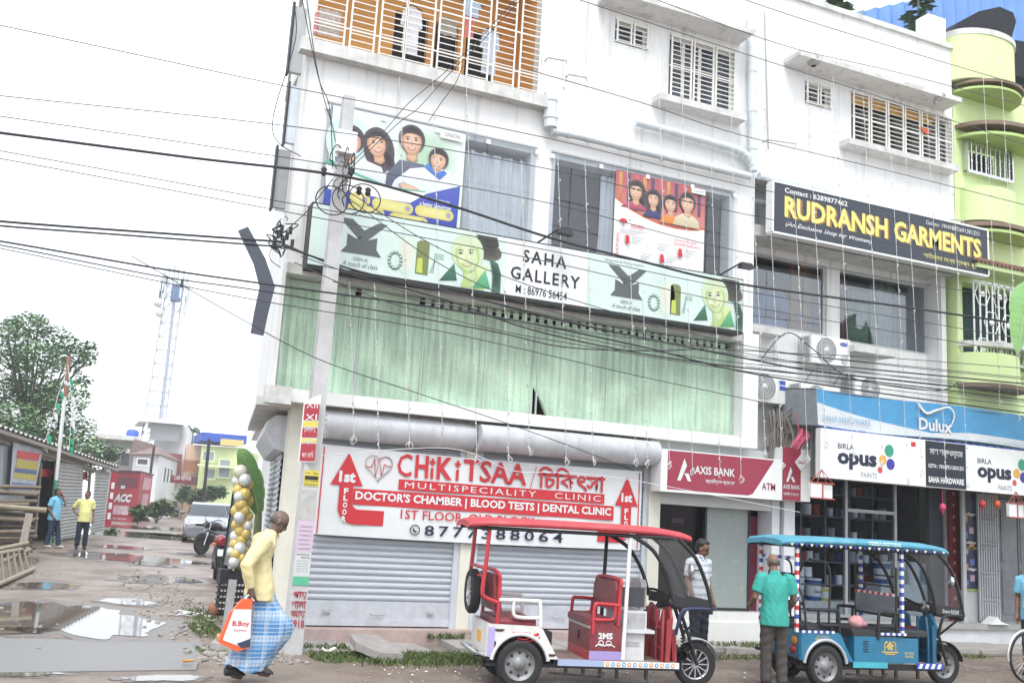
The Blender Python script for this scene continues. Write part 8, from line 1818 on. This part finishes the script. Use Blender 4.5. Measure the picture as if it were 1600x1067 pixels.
ra = random.Random(2)
for k in range(12):
    px, py = ra.choice(((254,440),(262,432),(270,428),(276,432),(284,436),(290,444),(250,452),(292,458),(258,450),(282,452),(248,470),(288,478))) if k > 11 else ((254,440),(262,432),(270,428),(276,432),(284,436),(290,444),(250,452),(292,458),(258,450),(282,452),(249,470),(287,478))[k]
    p = W(px,py,yt); mb = MB(); mb.box(p.x-.12, p.x+.12, yt-.6, yt-.4, p.z-1.1, p.z+1.0); mb.tube([(p.x+.2,yt-.3,p.z-1.3),(p.x+.2,yt-.3,p.z+1.2)], .05, 5); mb.build('antenna', mat('antenna_grey', (.55,.58,.62), .5), TL)
for px, py in ((246,474),(249,490)): p = W(px,py,yt); mb = MB(); mb.lathe([(.001,-.3),(.45,-.25),(.5,0),(.45,.2),(.001,.25)], (p.x,yt-.5,p.z), 'y', 14); mb.build('dish', BW, TL)
p = W(275,458,yt); mb = MB(); mb.box(p.x-.5, p.x+.5, yt-.5, yt+.5, p.z-.9, p.z+.9); mb.build('radio_cabinet', mat('cabinet_blue', (.10,.16,.30), .5), TL)
# ---------------------------------------------------------------- trees and bushes
BARK = mat('bark', (.12,.10,.085), .9, var=.3, scale=12)
def leaves(mb, c, rx, ry, rz, n_, size, r, droop=.2):
    for _ in range(n_):
        while True:
            q = V(r.uniform(-1,1), r.uniform(-1,1), r.uniform(-1,1))
            if .25 < q.length < 1: break
        p = c+V(q.x*rx, q.y*ry, q.z*rz); a = r.uniform(0,6.3); d = V(math.cos(a), math.sin(a), r.uniform(-.7,.4)-droop).normalized(); s_ = d.cross(V(r.uniform(-.5,.5),r.uniform(-.5,.5),1)).normalized(); L = size*r.uniform(.6,1.4); wv = L*.34
        mb.add([p, p+d*L*.5+s_*wv, p+d*L, p+d*L*.5-s_*wv], [(0,1,2,3)], r.choices((0,1,2), (3,5,3))[0])
def tree(nm, lab, base, h, clumps, seed, size, dens, tr=.25, mats=None, cat='tree', group=None):
    r = random.Random(seed); t = thing(nm, lab, cat, base, group); top = base+V(r.uniform(-.5,.5),0,h*.6)
    def f(mb):
        mb.tube(smooth_path([base-V(0,0,.2), base+V(.2,0,h*.25), top],4), [tr*(1-.09*i) for i in range(9)], 8)
        for c, rx, ry, rz in clumps: s0 = base.lerp(top, r.uniform(.45,1)); mb.tube(smooth_path([s0, s0.lerp(c,.5)+V(0,0,-.3), c],3), [tr*.4,tr*.34,tr*.3,tr*.25,tr*.2,tr*.14,tr*.08], 6)
    sub('trunk', BARK, t, f)
    def f(mb):
        for c, rx, ry, rz in clumps: leaves(mb, c, rx, ry, rz, int(dens*rx*rz), size, r)
    sub('crown', mats or [LEAF, LEAFM, LEAFL], t, f); return t
TREEM = [mat('tree_dark', (.075,.15,.065), .7, var=.4, scale=3), mat('tree_mid', (.14,.26,.11), .65, var=.4, scale=3), mat('tree_light', (.24,.37,.17), .6, var=.3, scale=3)]
yt_ = 58; cl = []
ra = random.Random(21)
for px, py, rp in ((12,520,30),(45,510,32),(85,530,34),(20,560,36),(60,560,40),(105,560,34),(135,545,22),(5,610,40),(50,610,44),(100,620,40),(20,660,46),(70,665,46),(115,670,36),(130,700,30),(-40,560,40),(-50,640,50),(40,705,46),(95,712,40),(138,560,14),(128,592,16),(60,500,16),(20,500,14),(-60,700,50)):
    p = W(px,py,yt_+ra.uniform(-3.5,3)); rr_ = rp/1558*54; cl.append((p, rr_, rr_*.9, rr_*.72))
tree('broadleaf_tree', 'big dense green broadleaf tree behind the tin shed', W(30,790,yt_)*1.0, 9.0, cl, 3, .21, 760, .32, TREEM)
cl = [(W(a,b,70), .05*c, .05*c, .045*c) for a, b, c in ((150,705,22),(168,712,16),(120,725,26),(180,705,12))]; tree('broadleaf_tree', 'lower green tree in front of the grey house right of the big tree', W(150,790,70), 4, cl, 5, .26, 420, .15)
def bush(lab, pts, y, seed, size, dens, mats=None):
    base = W(pts[0][0], pts[0][1]+10, y); base.z = .25; k = y/1558; r = random.Random(seed); t = thing('bush', lab, 'bush', base)
    sub('foliage', mats or [LEAF, LEAFM, LEAFL], t, lambda mb: [leaves(mb, W(a,b,y), c*k, c*k*.9, c*k*.8, int(dens), size, r, 0) for a, b, c in pts]); sub('stem', BARK, t, lambda mb: [mb.tube([base, W(a,b,y)], .03, 5) for a, b, c in pts])
DRY = [mat('dry_leaf', (.20,.19,.08), .8, var=.3), LEAFL, LEAFM]
bush('round yellowish green bush at the right foot of the red kiosk', [(245,795,14),(255,790,14),(238,798,10),(262,797,9)], 72, 1, .28, 420, DRY)
bush('dark green bush by the black post in front of the lime house', [(312,775,14),(328,770,14),(342,768,12),(300,780,8)], 85, 2, .34, 420)
bush('green bush at the foot of the tin shed and red board', [(176,830,8),(170,832,6)], 46, 3, .16, 160, DRY)
bush('small banana like shrub growing beside the red kiosk', [(215,805,8),(220,795,7)], 66, 4, .5, 60)
bush('leafy green bush by the lane side before the peach house', [(285,775,10),(290,765,8)], 92, 6, .34, 260)
pp = W(300,690,128); pt_ = thing('palm_tree', 'small palm tree peeping over the peach house roof', 'palm', V(pp.x,128,0)); tp = W(300,672,128)
sub('trunk', BARK, pt_, lambda mb: mb.tube([V(pp.x,128,0), tp], .25, 8))
def f(mb):
    r = random.Random(4)
    for k in range(16):
        a = 2*math.pi*k/16; L = r.uniform(1.8,2.4); d = V(math.cos(a),math.sin(a)*.8,r.uniform(.1,.9)); prev = tp
        for j in range(1,8):
            q = tp+d*L*j/7-V(0,0,1.5*(j/7)**2); s_ = d.cross(V(0,0,1)).normalized()*.35*(1-j/8)
            mb.add([prev, prev+s_+V(0,0,-.2), q+s_*.8+V(0,0,-.3), q], [(0,1,2,3)], j % 2); mb.add([prev, prev-s_+V(0,0,-.2), q-s_*.8+V(0,0,-.3), q], [(0,1,2,3)], j % 2); prev = q
sub('crown', [LEAF, LEAFM], pt_, f)
# poles, flags
def post(lab, a, b, y, r_, m, nm='pole', z0=None, mi2=None):
    p, q = W(*a,y), W(*b,y); q = V(q.x, y, z0 if z0 is not None else .2); t = thing(nm, lab, 'pole', q); sub('shaft', m, t, lambda mb: mb.tube([q, p], r_, 8)); return t, q, p
post('thin black iron post standing before the lime house', (327,686), (317,795), 70, .11, BLACK)
post('thin dark lamp post behind the red kiosk', (241,697), (233,745), 84, .10, BLACK)
ft, q, p = post('flagpole, rusty at the top, white in the middle and green below, by the tin shed', (108,556), (78,845), 34.5, .055, mat('pole_white', (.65,.67,.68), .5), 'flagpole')
sub('painted_band', mat('pole_green', (.05,.25,.16), .5), ft, lambda mb: mb.tube([q, q.lerp(p,.34)], .06, 8)); sub('painted_band', mat('pole_rust', (.28,.14,.09), .8), ft, lambda mb: mb.tube([q.lerp(p,.78), p], .058, 8))
def f(mb):
    r = random.Random(1)
    for ln in ([(104,580),(90,620),(80,660),(66,700)], [(106,570),(112,630),(110,670),(108,700)]):
        P = smooth_path([W(a,b,34.4) for a, b in ln], 5); mb.tube(P, .008, 4, 0)
        for k in range(2, len(P), 2): s_ = r.uniform(.1,.2); mb.add([P[k], P[k]+V(.02,.05,-s_), P[k]+V(.15,.02,-s_*1.8), P[k]+V(.12,0,-.05)], [(0,1,2,3)], r.choice((0,1,1)))
bt_ = thing('bunting', 'strings of small green and white flags tied to the flagpole', 'bunting', W(90,660,34.4)); sub('flags', [BWHITE, mat('flag_green', (.04,.35,.20), .7)], bt_, f)
# ---------------------------------------------------------------- bamboo
BAM = mat('old_bamboo', (.17,.14,.105), .7, var=.3, scale=5, dirt=.4, dirtcol=(.13,.11,.08)); BAM2 = mat('pale_bamboo', (.28,.24,.175), .6, var=.25, scale=5)
def bamboo(a, b, r_, lab, y0, y1, m=BAM, grp='bamboo poles in the stack'):
    p, q = W(*a,y0), W(*b,y1); t = MB(); n_ = 9; rs_ = []; P = []
    for i in range(n_*2+1): u = i/(n_*2); P.append(p.lerp(q,u)); rs_.append(r_*(1.12 if i % 2 == 0 else 1))
    t.tube(P, rs_, 8); o = t.build('bamboo_pole', m, label=lab, cat='bamboo', group=grp)
rb_ = random.Random(6)
bamboo((-90,784), (72,797), .062, 'pale thick bamboo rail across the top of the stack, pointing at the man in blue', 26.5, 27, BAM2)
for k in range(30):
    py = 762+4.4*k+rb_.uniform(-3,3); ex = 62-.5*k+rb_.uniform(-16,5); bamboo((-80+rb_.uniform(-10,10), py+rb_.uniform(-16,4)+4), (ex, py+rb_.uniform(-2,5)), rb_.uniform(.032,.052), 'weathered grey brown bamboo pole in the stack at the left edge', 27.4+.25*rb_.random()+(.5 if k % 2 else 0), 28+.3*rb_.random()+(.5 if k % 2 else 0), BAM)
for k, (a, b) in enumerate((((-60,905),(48,858)), ((-60,918),(30,880)), ((-50,868),(44,848)))): bamboo(a, b, .05, ('pale bamboo pole slanting up to the right in front of the stack, upper of two', 'pale bamboo pole slanting up to the right in front of the stack, lower of two', 'crooked bamboo pole lying low along the front of the stack')[k], 25.6, 26.2, BAM2)
for a, b, lb in (((46,802),(32,858),'grey wooden prop leaning against the bamboo stack'), ((-14,800),(-22,880),'second wooden prop of the bamboo stack at the left edge')): p, q = W(*a,26.4), W(*b,26.2); mb = MB(); mb.bar(V(q.x,q.y,.12), p, .16, .10); mb.build('wooden_prop', WOOD, label=lb, cat='prop')
LD = thing('bamboo_ladder', 'short bamboo ladder lying on the ground in front of the bamboo stack', 'ladder', G(20,905))
l0, l1, l2, l3 = G(-40,905)+V(0,0,.42), G(40,880)+V(0,0,.35), G(-40,935)+V(0,0,.06), G(52,893)+V(0,0,.06)
sub('rail', BAM2, LD, lambda mb: mb.tube([l0,l1], .05, 8)); sub('rail', BAM2, LD, lambda mb: mb.tube([l2,l3], .05, 8)); sub('rungs', BAM, LD, lambda mb: [mb.tube([l0.lerp(l1,u), l2.lerp(l3,u)], .03, 6) for u in (.3,.42,.54,.66,.78,.9)])
# ---------------------------------------------------------------- balloon garland, banana leaf, cloth screen at the corner
yg_ = 17.0
GL = thing('balloon_garland', 'column of gold and silver balloons tied up beside the banana leaf at the lane corner', 'balloons', V(W(372,885,yg_).x, yg_, .05))
GOLD = mat('gold_balloon', (.60,.45,.13), .3, metal=.15, var=.06); SILB = mat('silver_balloon', (.62,.63,.60), .28, metal=.2, var=.06); PALE = mat('pale_balloon', (.62,.60,.50), .35)
sub('cord', BLACK, GL, lambda mb: mb.tube([V(W(371,886,yg_).x,yg_,.03)]+[W(a,b,yg_) for a, b in ((370,872),(374,840),(378,800),(376,760),(378,730))], .015, 6))
BP_ = [(376,737,2,11),(371,752,1,9),(383,750,1,10),(389,757,0,8),(372,766,0,9),(382,772,0,10),(374,776,1,9),(388,782,0,9),(377,788,0,10),(370,798,0,10),(382,797,0,9),(388,806,0,8),(374,808,1,9),(380,816,0,10),(370,820,0,9),(387,821,1,8),(376,829,0,10),(369,838,1,10),(384,834,0,9),(378,843,0,9),(367,850,0,9),(387,846,1,8),(375,857,1,10),(383,861,0,9),(369,866,0,9),(378,872,0,9),(386,874,1,8),(366,878,1,9),(374,884,0,8),(362,862,1,8)]
for px, py, c_, r_ in BP_:
    c = W(px,py,yg_+rb_.uniform(-.12,.06)); rad = r_/98; mb = MB(); mb.ball(c, rad, rad, rad*1.08, 16, 11); mb.lathe([(.001,.0),(.012,-.02),(.018,-.035)], c-V(0,0,rad*1.05), 'z', 6); mb.build('balloon', (GOLD,SILB,PALE)[c_], GL)
bl2 = thing('banana_plant', 'banana stem with a wide green leaf fixed beside the balloon column', 'plant', V(W(404,880,17.3).x,17.3,.0)); b_ = V(W(402,880,17.3).x,17.3,0)
sub('trunk', mat('banana_trunk', (.25,.30,.14), .7), bl2, lambda mb: mb.tube([b_, W(404,800,17.3)], [.09,.06], 8))
bleaf(bl2, [W(404,800,17.3), W(396,770,17.2), W(388,735,17.1), W(380,712,17.0), W(374,700,17.0)], .17, .1, 7, V(1,.15,.25)); bleaf(bl2, [W(404,800,17.3), W(402,770,17.4), W(400,745,17.45), W(398,724,17.5)], .13, .2, 8, V(1,.2,0))

CS = thing('cloth_screen', 'narrow white cloth screen on a dark frame beside the balloon column', 'screen', V(W(352,880,17.6).x,17.6,.05)); P = [W(*q,17.6) for q in ((378,735),(372,735),(346,880),(366,884))]; P2 = [W(361,880,17.5), W(382,760,17.9)]
sub('cloth', mat('screen_cloth', (.66,.67,.70), .9, var=.08), CS, lambda mb: mb.hexa([W(346,882,17.6),W(372,884,17.75),W(372,884,17.8),W(346,882,17.65)], [W(371,735,17.6),W(384,735,17.75),W(384,735,17.8),W(371,735,17.65)])); sub('frame', BLACK, CS, lambda mb: mb.tube([V(W(344,885,17.55).x,17.55,.04), W(370,733,17.55)], .02, 6))
# crate, post, odds and ends at the corner
cp = G(361,962); CRT = thing('plastic_crate', 'tall black slotted plastic crate standing on the mud at the lane corner', 'crate', cp); h_ = .72; hw_ = .235
def f(mb):
    mb.box(cp.x-hw_, cp.x+hw_, cp.y, cp.y+.4, cp.z+h_-.22, cp.z+h_); mb.box(cp.x-hw_+.02, cp.x+hw_-.02, cp.y+.03, cp.y+.37, cp.z, cp.z+.03)
    for k in range(5): mb.box(cp.x-hw_+.01, cp.x+hw_-.01, cp.y+.01, cp.y+.03, cp.z+.03+.095*k, cp.z+.06+.095*k); mb.box(cp.x-hw_+.01, cp.x-hw_+.03, cp.y+.03, cp.y+.39, cp.z+.03+.095*k, cp.z+.06+.095*k); mb.box(cp.x-hw_+.03, cp.x+hw_-.01, cp.y+.37, cp.y+.39, cp.z+.03+.095*k, cp.z+.06+.095*k)
    for k in range(9): x = cp.x-hw_+.02+(hw_*2-.04)*k/8; mb.box(x-.009, x+.009, cp.y+.003, cp.y+.009, cp.z, cp.z+h_-.22)
sub('shell', BLACK, CRT, f)
a = G(352,987); b = W(364,905,a.y+.05); mb = MB(); mb.bar(a-V(0,0,.05), b, .10, .10); mb.build('stone_post', mat('grey_post', (.34,.34,.35), .85, var=.2), label='short grey concrete post leaning in front of the black crate', cat='post')
a = G(326,962); mb = MB(); mb.lathe([(.001,0),(.06,.01),(.10,.06),(.11,.11),(.10,.115),(.09,.06),(.001,.02)], (0,0,0), 'z', 14); Mx = Matrix.Translation(a+V(0,0,.07)) @ Matrix.Rotation(R(55),4,'Y'); mb.xf(Mx); mb.build('clay_bowl', mat('clay', (.30,.13,.07), .8), label='broken brown clay bowl lying on the grass by the crate', cat='bowl')
a = G(352,1012); mb = MB(); mb.tube([a+V(-.12,0,.13), a+V(.14,-.02,.13)], .05, 10); mb.build('clay_pipe', mat('orange_clay', (.50,.26,.14), .8), label='short orange clay pipe lying on the rubble by the walking man', cat='pipe')
a = G(350,1018); mb = MB(); mb.hexa([a+V(-.2,0,-.05),a+V(.45,-.1,-.05),a+V(.55,.4,-.05),a+V(-.1,.5,-.05)], [a+V(-.17,.02,.10),a+V(.42,-.06,.09),a+V(.5,.38,.11),a+V(-.06,.46,.10)]); mb.build('concrete_block', CONC, label='flat broken concrete block at the end of the wet concrete strip', cat='block')
a = G(293,1035,.03); mb = MB(); mb.tube([a+V(-.05,0,.02),a+V(.06,.03,.02)], [.02,.012], 6); mb.build('orange_peel', mat('peel', (.6,.28,.05), .7), label='small orange scrap lying on the wet concrete strip', cat='scrap')
a = V(3.28,12.86,.07); mb = MB(); mb.tube([a+V(.09*math.cos(k*math.pi/8),.05*math.sin(k*math.pi/8),.02*math.sin(k)) for k in range(16)], .012, 6, closed=True); mb.build('plastic_loop', LITTER, label='white plastic loop lying in the grass near the pole', cat='litter')
# hanging ornaments under the paint board
for (px, py, w_, lab) in ((1282,766,30,'white box lantern with red strings hanging under the left end of the paint board'), (1586,797,26,'white box lantern with red strings hanging at the right edge of the shop front')):
    p = W(px,py,13.15); s_ = w_/100; LN = thing('hanging_lantern', lab, 'lantern', p-V(0,0,.13)); sub('box', BWHITE, LN, lambda mb: (mb.box(p.x-s_*.8, p.x-.01, 13.1, 13.16, p.z-.12, p.z+.12), mb.box(p.x+.01, p.x+s_*.8, 13.14, 13.2, p.z-.12, p.z+.10)))
    sub('trim', mat('lantern_red', lin('#c05a48', .75), .6), LN, lambda mb: [mb.tube([(p.x+s_*.8*k,13.12,p.z+.12),(p.x,13.12,p.z+.34)], .008, 4) for k in (-1,-.4,.4,1)]+[mb.box(p.x-s_*.82, p.x+s_*.82, 13.09, 13.1, p.z+.11, p.z+.13), mb.box(p.x-s_*.82, p.x+s_*.82, 13.09, 13.1, p.z-.14, p.z-.12), mb.box(p.x-.012, p.x+.012, 13.09, 13.1, p.z-.12, p.z+.12)])
for px, py, lab in ((1473,792,'pink bead tassel hanging in front of the red pillar'), (1535,787,'red bead tassel hanging before the collapsible gate'), (1558,787,'orange bead tassel hanging beside the red one')):
    p = W(px,py,13.3); mb = MB(); mb.tube([(p.x,13.3,p.z+.02),(p.x-.01,13.3,p.z+.3)], .008, 4); mb.ball(p, .06, .06, .07, 10, 8); mb.tube([p-V(0,0,.06), p-V(0,0,.14)], [.02,.005], 6); mb.build('bead_tassel', mat('tassel_'+lab.split()[0], lin({'pink':'#e0507a','red':'#d04040','orange':'#e06a30'}[lab.split()[0]], .75), .6), label=lab, cat='tassel')
p = W(1254,690,13.3); mb = wavy(0, .22, -.16, .16, 0, .04, .09, 10, 8, 3); mb.v = [V(p.x-.04+v.x*(.35+.65*math.sin(math.pi*min(1,(v.z+.2)/.42)))+.06*math.sin(v.z*14), 13.4+v.y, p.z+.05+v.z+.03*math.sin(v.x*30)) for v in mb.v]; mb.tube([(p.x+.02,13.42,p.z+.2),(p.x-.02,13.45,p.z+.5)], .01, 5); mb.build('plastic_bag', mat('pink_plastic', lin('#d85a7a', .75), .5, var=.4, scale=12), label='pink and white plastic bag hanging above the diamond lightbox', cat='bag')
p = W(1545,925,14.0); mb = MB(); mb.hexa([(p.x,13.98,hf+.0),(p.x+.5,13.98,hf),(p.x+.5,14.2,hf),(p.x,14.2,hf)], [(p.x+.2,13.99,hf+.14),(p.x+.3,13.99,hf+.05),(p.x+.3,14.19,hf+.05),(p.x+.2,14.19,hf+.14)]); mb.build('paper_wedge', BWHITE, label='folded pale paper at the foot of the collapsible gate', cat='paper')
# ---------------------------------------------------------------- overhead cables
def cable(pts, y, r_, lab, nm='overhead_cable', cat='cable', group=None, m=WIRE, n_=6):
    P = smooth_path([W(a,b,y(a) if callable(y) else y) for a, b in pts], n_); mb = MB(); mb.tube(P, r_, 5); return mb.build(nm, m, label=lab, cat=cat, group=group)
cable([(-120,193),(0,208),(300,247),(538,276),(700,320),(860,372),(1000,408),(1150,443),(1400,478),(1600,507),(1720,525)], 12.78, .020, 'thickest black cable crossing the whole view through the top of the concrete pole')
cable([(-120,332),(0,346),(200,361),(440,378)], 13.4, .017, 'upper of two thick black cables running left from the corner cable knot')
cable([(-120,338),(0,353),(200,368),(440,386)], 13.4, .014, 'lower of two thick black cables running left from the corner cable knot')
cable([(440,384),(560,424),(700,455),(900,506),(1165,560),(1300,583),(1600,615),(1720,628)], 13.2, .016, 'thick black cable running from the corner knot across the green curtains to the right')
cable([(440,380),(560,430),(700,470),(830,515),(1000,552),(1165,575),(1400,600),(1720,640)], 13.25, .012, 'black cable sagging below the thick one across the green curtains')
cable([(-120,360),(0,377),(250,420),(430,446),(760,493),(1000,541),(1200,588),(1600,645),(1720,660)], 12.72, .013, 'black cable from the left edge passing behind the pole over the curtain tops')
cable([(-120,366),(0,383),(250,432),(430,458),(760,516),(880,542),(1010,548),(1100,545)], 12.75, .009, 'dark cable from the left edge ending in a splice above the curtains')
cable([(205,400),(380,500),(500,562),(640,610),(780,657),(900,700),(990,735)], 12.6, .006, 'thin slanting wire running down from the upper left to the bank sign')
TG = 'thin wires stretched across the front'
thin = [[(-100,22),(0,40),(450,136),(850,215),(1170,292),(1600,385)], [(-100,138),(0,150),(520,206),(860,265),(1150,332),(1600,420)], [(-100,170),(0,182),(520,258),(860,318),(1165,395),(1600,470)], [(-100,222),(0,236),(520,330),(860,392),(1165,455),(1600,530)], [(-100,235),(0,248),(520,345),(860,410),(1165,478),(1600,552)],
        [(820,108),(1000,160),(1160,212),(1400,270),(1720,350)], [(1000,-10),(1220,70),(1400,113),(1600,165),(1720,195)], [(1140,-8),(1300,45),(1600,135),(1720,170)], [(880,-8),(1150,80),(1400,160),(1720,265)], [(1160,545),(1300,560),(1600,590),(1720,602)], [(1165,560),(1300,572),(1600,600),(1720,612)], [(1165,572),(1300,590),(1600,628),(1720,640)], [(545,300),(700,395),(900,470),(1165,540),(1400,572),(1720,604)], [(545,310),(700,420),(880,492),(1165,552),(1400,588),(1720,626)], [(470,400),(620,452),(820,508),(1000,545),(1165,568),(1300,578),(1600,606)], [(460,410),(600,470),(760,512),(900,538),(1165,580),(1600,635)], [(-100,372),(0,388),(250,440),(430,474),(700,520),(1000,588),(1200,630)], [(500,415),(760,470),(1000,528),(1165,556),(1400,580),(1720,610)], [(520,440),(800,500),(1000,530),(1165,548),(1400,560),(1720,585)]]
for P in thin: cable(P, 12.66, .0068, 'thin dark wire stretched right across the front of the buildings, one of several alike', group=TG, m=mat('thin_wire', (.05,.05,.055), .6))
for P, lb in (([(541,262),(600,205),(640,160),(690,118),(748,62),(800,5),(820,-20)], 'left of two thin wires rising from the pole to the balcony'), ([(545,266),(620,195),(655,168),(700,118),(752,66),(806,8),(826,-16)], 'right of two thin wires rising from the pole to the balcony'), ([(670,190),(690,160),(712,130),(722,104)], 'short curved wire between the family poster and the balcony slab')): cable(P, 13.3, .006, lb, nm='service_wire')
for P, lb in (([(470,-10),(488,80),(500,130),(515,170),(520,265)], 'left drop wire from the balcony corner to the pole top'), ([(478,-10),(492,90),(505,150),(520,200),(530,262)], 'right drop wire from the balcony corner to the pole top'), ([(520,280),(480,330),(440,366)], 'pale wire from the pole down to the corner cable knot'), ([(455,-10),(462,60),(425,200),(470,245)], 'long looping wire outside the left signboards')): cable(P, 13.1, .007, lb, nm='service_wire')
cable([(1190,560),(1230,520),(1270,545),(1330,590),(1460,610),(1500,595)], 14.0, .010, 'loose looping wire around the air conditioners', nm='service_wire')
cable([(490,713),(700,700),(800,735),(880,738),(1000,752),(1250,800)], 13.5, .005, 'thin white cord the fairy light ends are tied to', nm='cord', cat='cord', m=BWHITE)
# ---------------------------------------------------------------- fairy lights
r = random.Random(14)
def lights(xb, yt, yb, y, lab, grp, lean=14):
    xt = xb-lean*(yb-yt)/500
    P = smooth_path([W(xt,yt,y+.25), W(xt+(xb-xt)*.55,(yt+yb)*.5,y+.05), W(xb,yb,y)], 8); mb = MB(); mb.tube(P, .0055, 4)
    L = 0
    for i in range(1, len(P)):
        if r.random() < .8: mb.ball(P[i]+V(r.uniform(-.02,.02),-.01,0), .015, .015, .02, 5, 4); mb.tube([P[i], P[i]+V(r.uniform(-.03,.03),-.01,-.05)], .004, 4)
    e = P[-1]
    for k in range(4): mb.tube(smooth_path([e, e+V(r.uniform(-.06,.06),-.02,-.05), e+V(r.uniform(-.03,.03),0,-.11)],3), .005, 4)
    mb.build('light_string', mat('fairy_cord', (.60,.62,.60), .5), label=lab, cat='light string', group=grp)
for xb, yt, yb in ((508,560,672),(553,440,682),(592,440,705),(640,120,690),(691,100,668),(745,130,715),(795,410,712),(827,250,700),(885,240,716),(927,250,716),(993,240,718),(1012,430,720),(1046,60,722),(1082,50,732),(1125,250,736),(1158,60,744)):
    lights(xb, yt, yb, 13.38, 'white fairy light string hanging down the front of the gallery part, one of many alike', 'fairy light strings on the left part')
for xb, yt, yb in ((1196,200,705),(1222,150,722),(1262,300,712),(1290,130,690),(1332,120,705),(1378,140,720),(1418,160,748),(1440,160,735),(1478,170,745),(1512,180,752),(1562,60,625),(1592,70,650)):
    lights(xb, yt, yb, 13.05, 'white fairy light string hanging before the garment shop part, one of many alike', 'fairy light strings on the right part', 26)
# ---------------------------------------------------------------- thin volume added to imitate overexposure and veiling glare
mb = MB(); mb.box(-150, 150, -6, 190, -1.0, 34)
HZ = bpy.data.materials.new('glare_veil'); HZ.use_nodes = True; t = HZ.node_tree; t.nodes.clear()
pv = t.nodes.new('ShaderNodeVolumePrincipled'); pv.inputs['Color'].default_value = (.95,.97,1,1); pv.inputs['Density'].default_value = .0013; pv.inputs['Anisotropy'].default_value = .2
o_ = t.nodes.new('ShaderNodeOutputMaterial'); t.links.new(pv.outputs[0], o_.inputs['Volume'])
mb.build('veil_haze', HZ, kind='stuff')
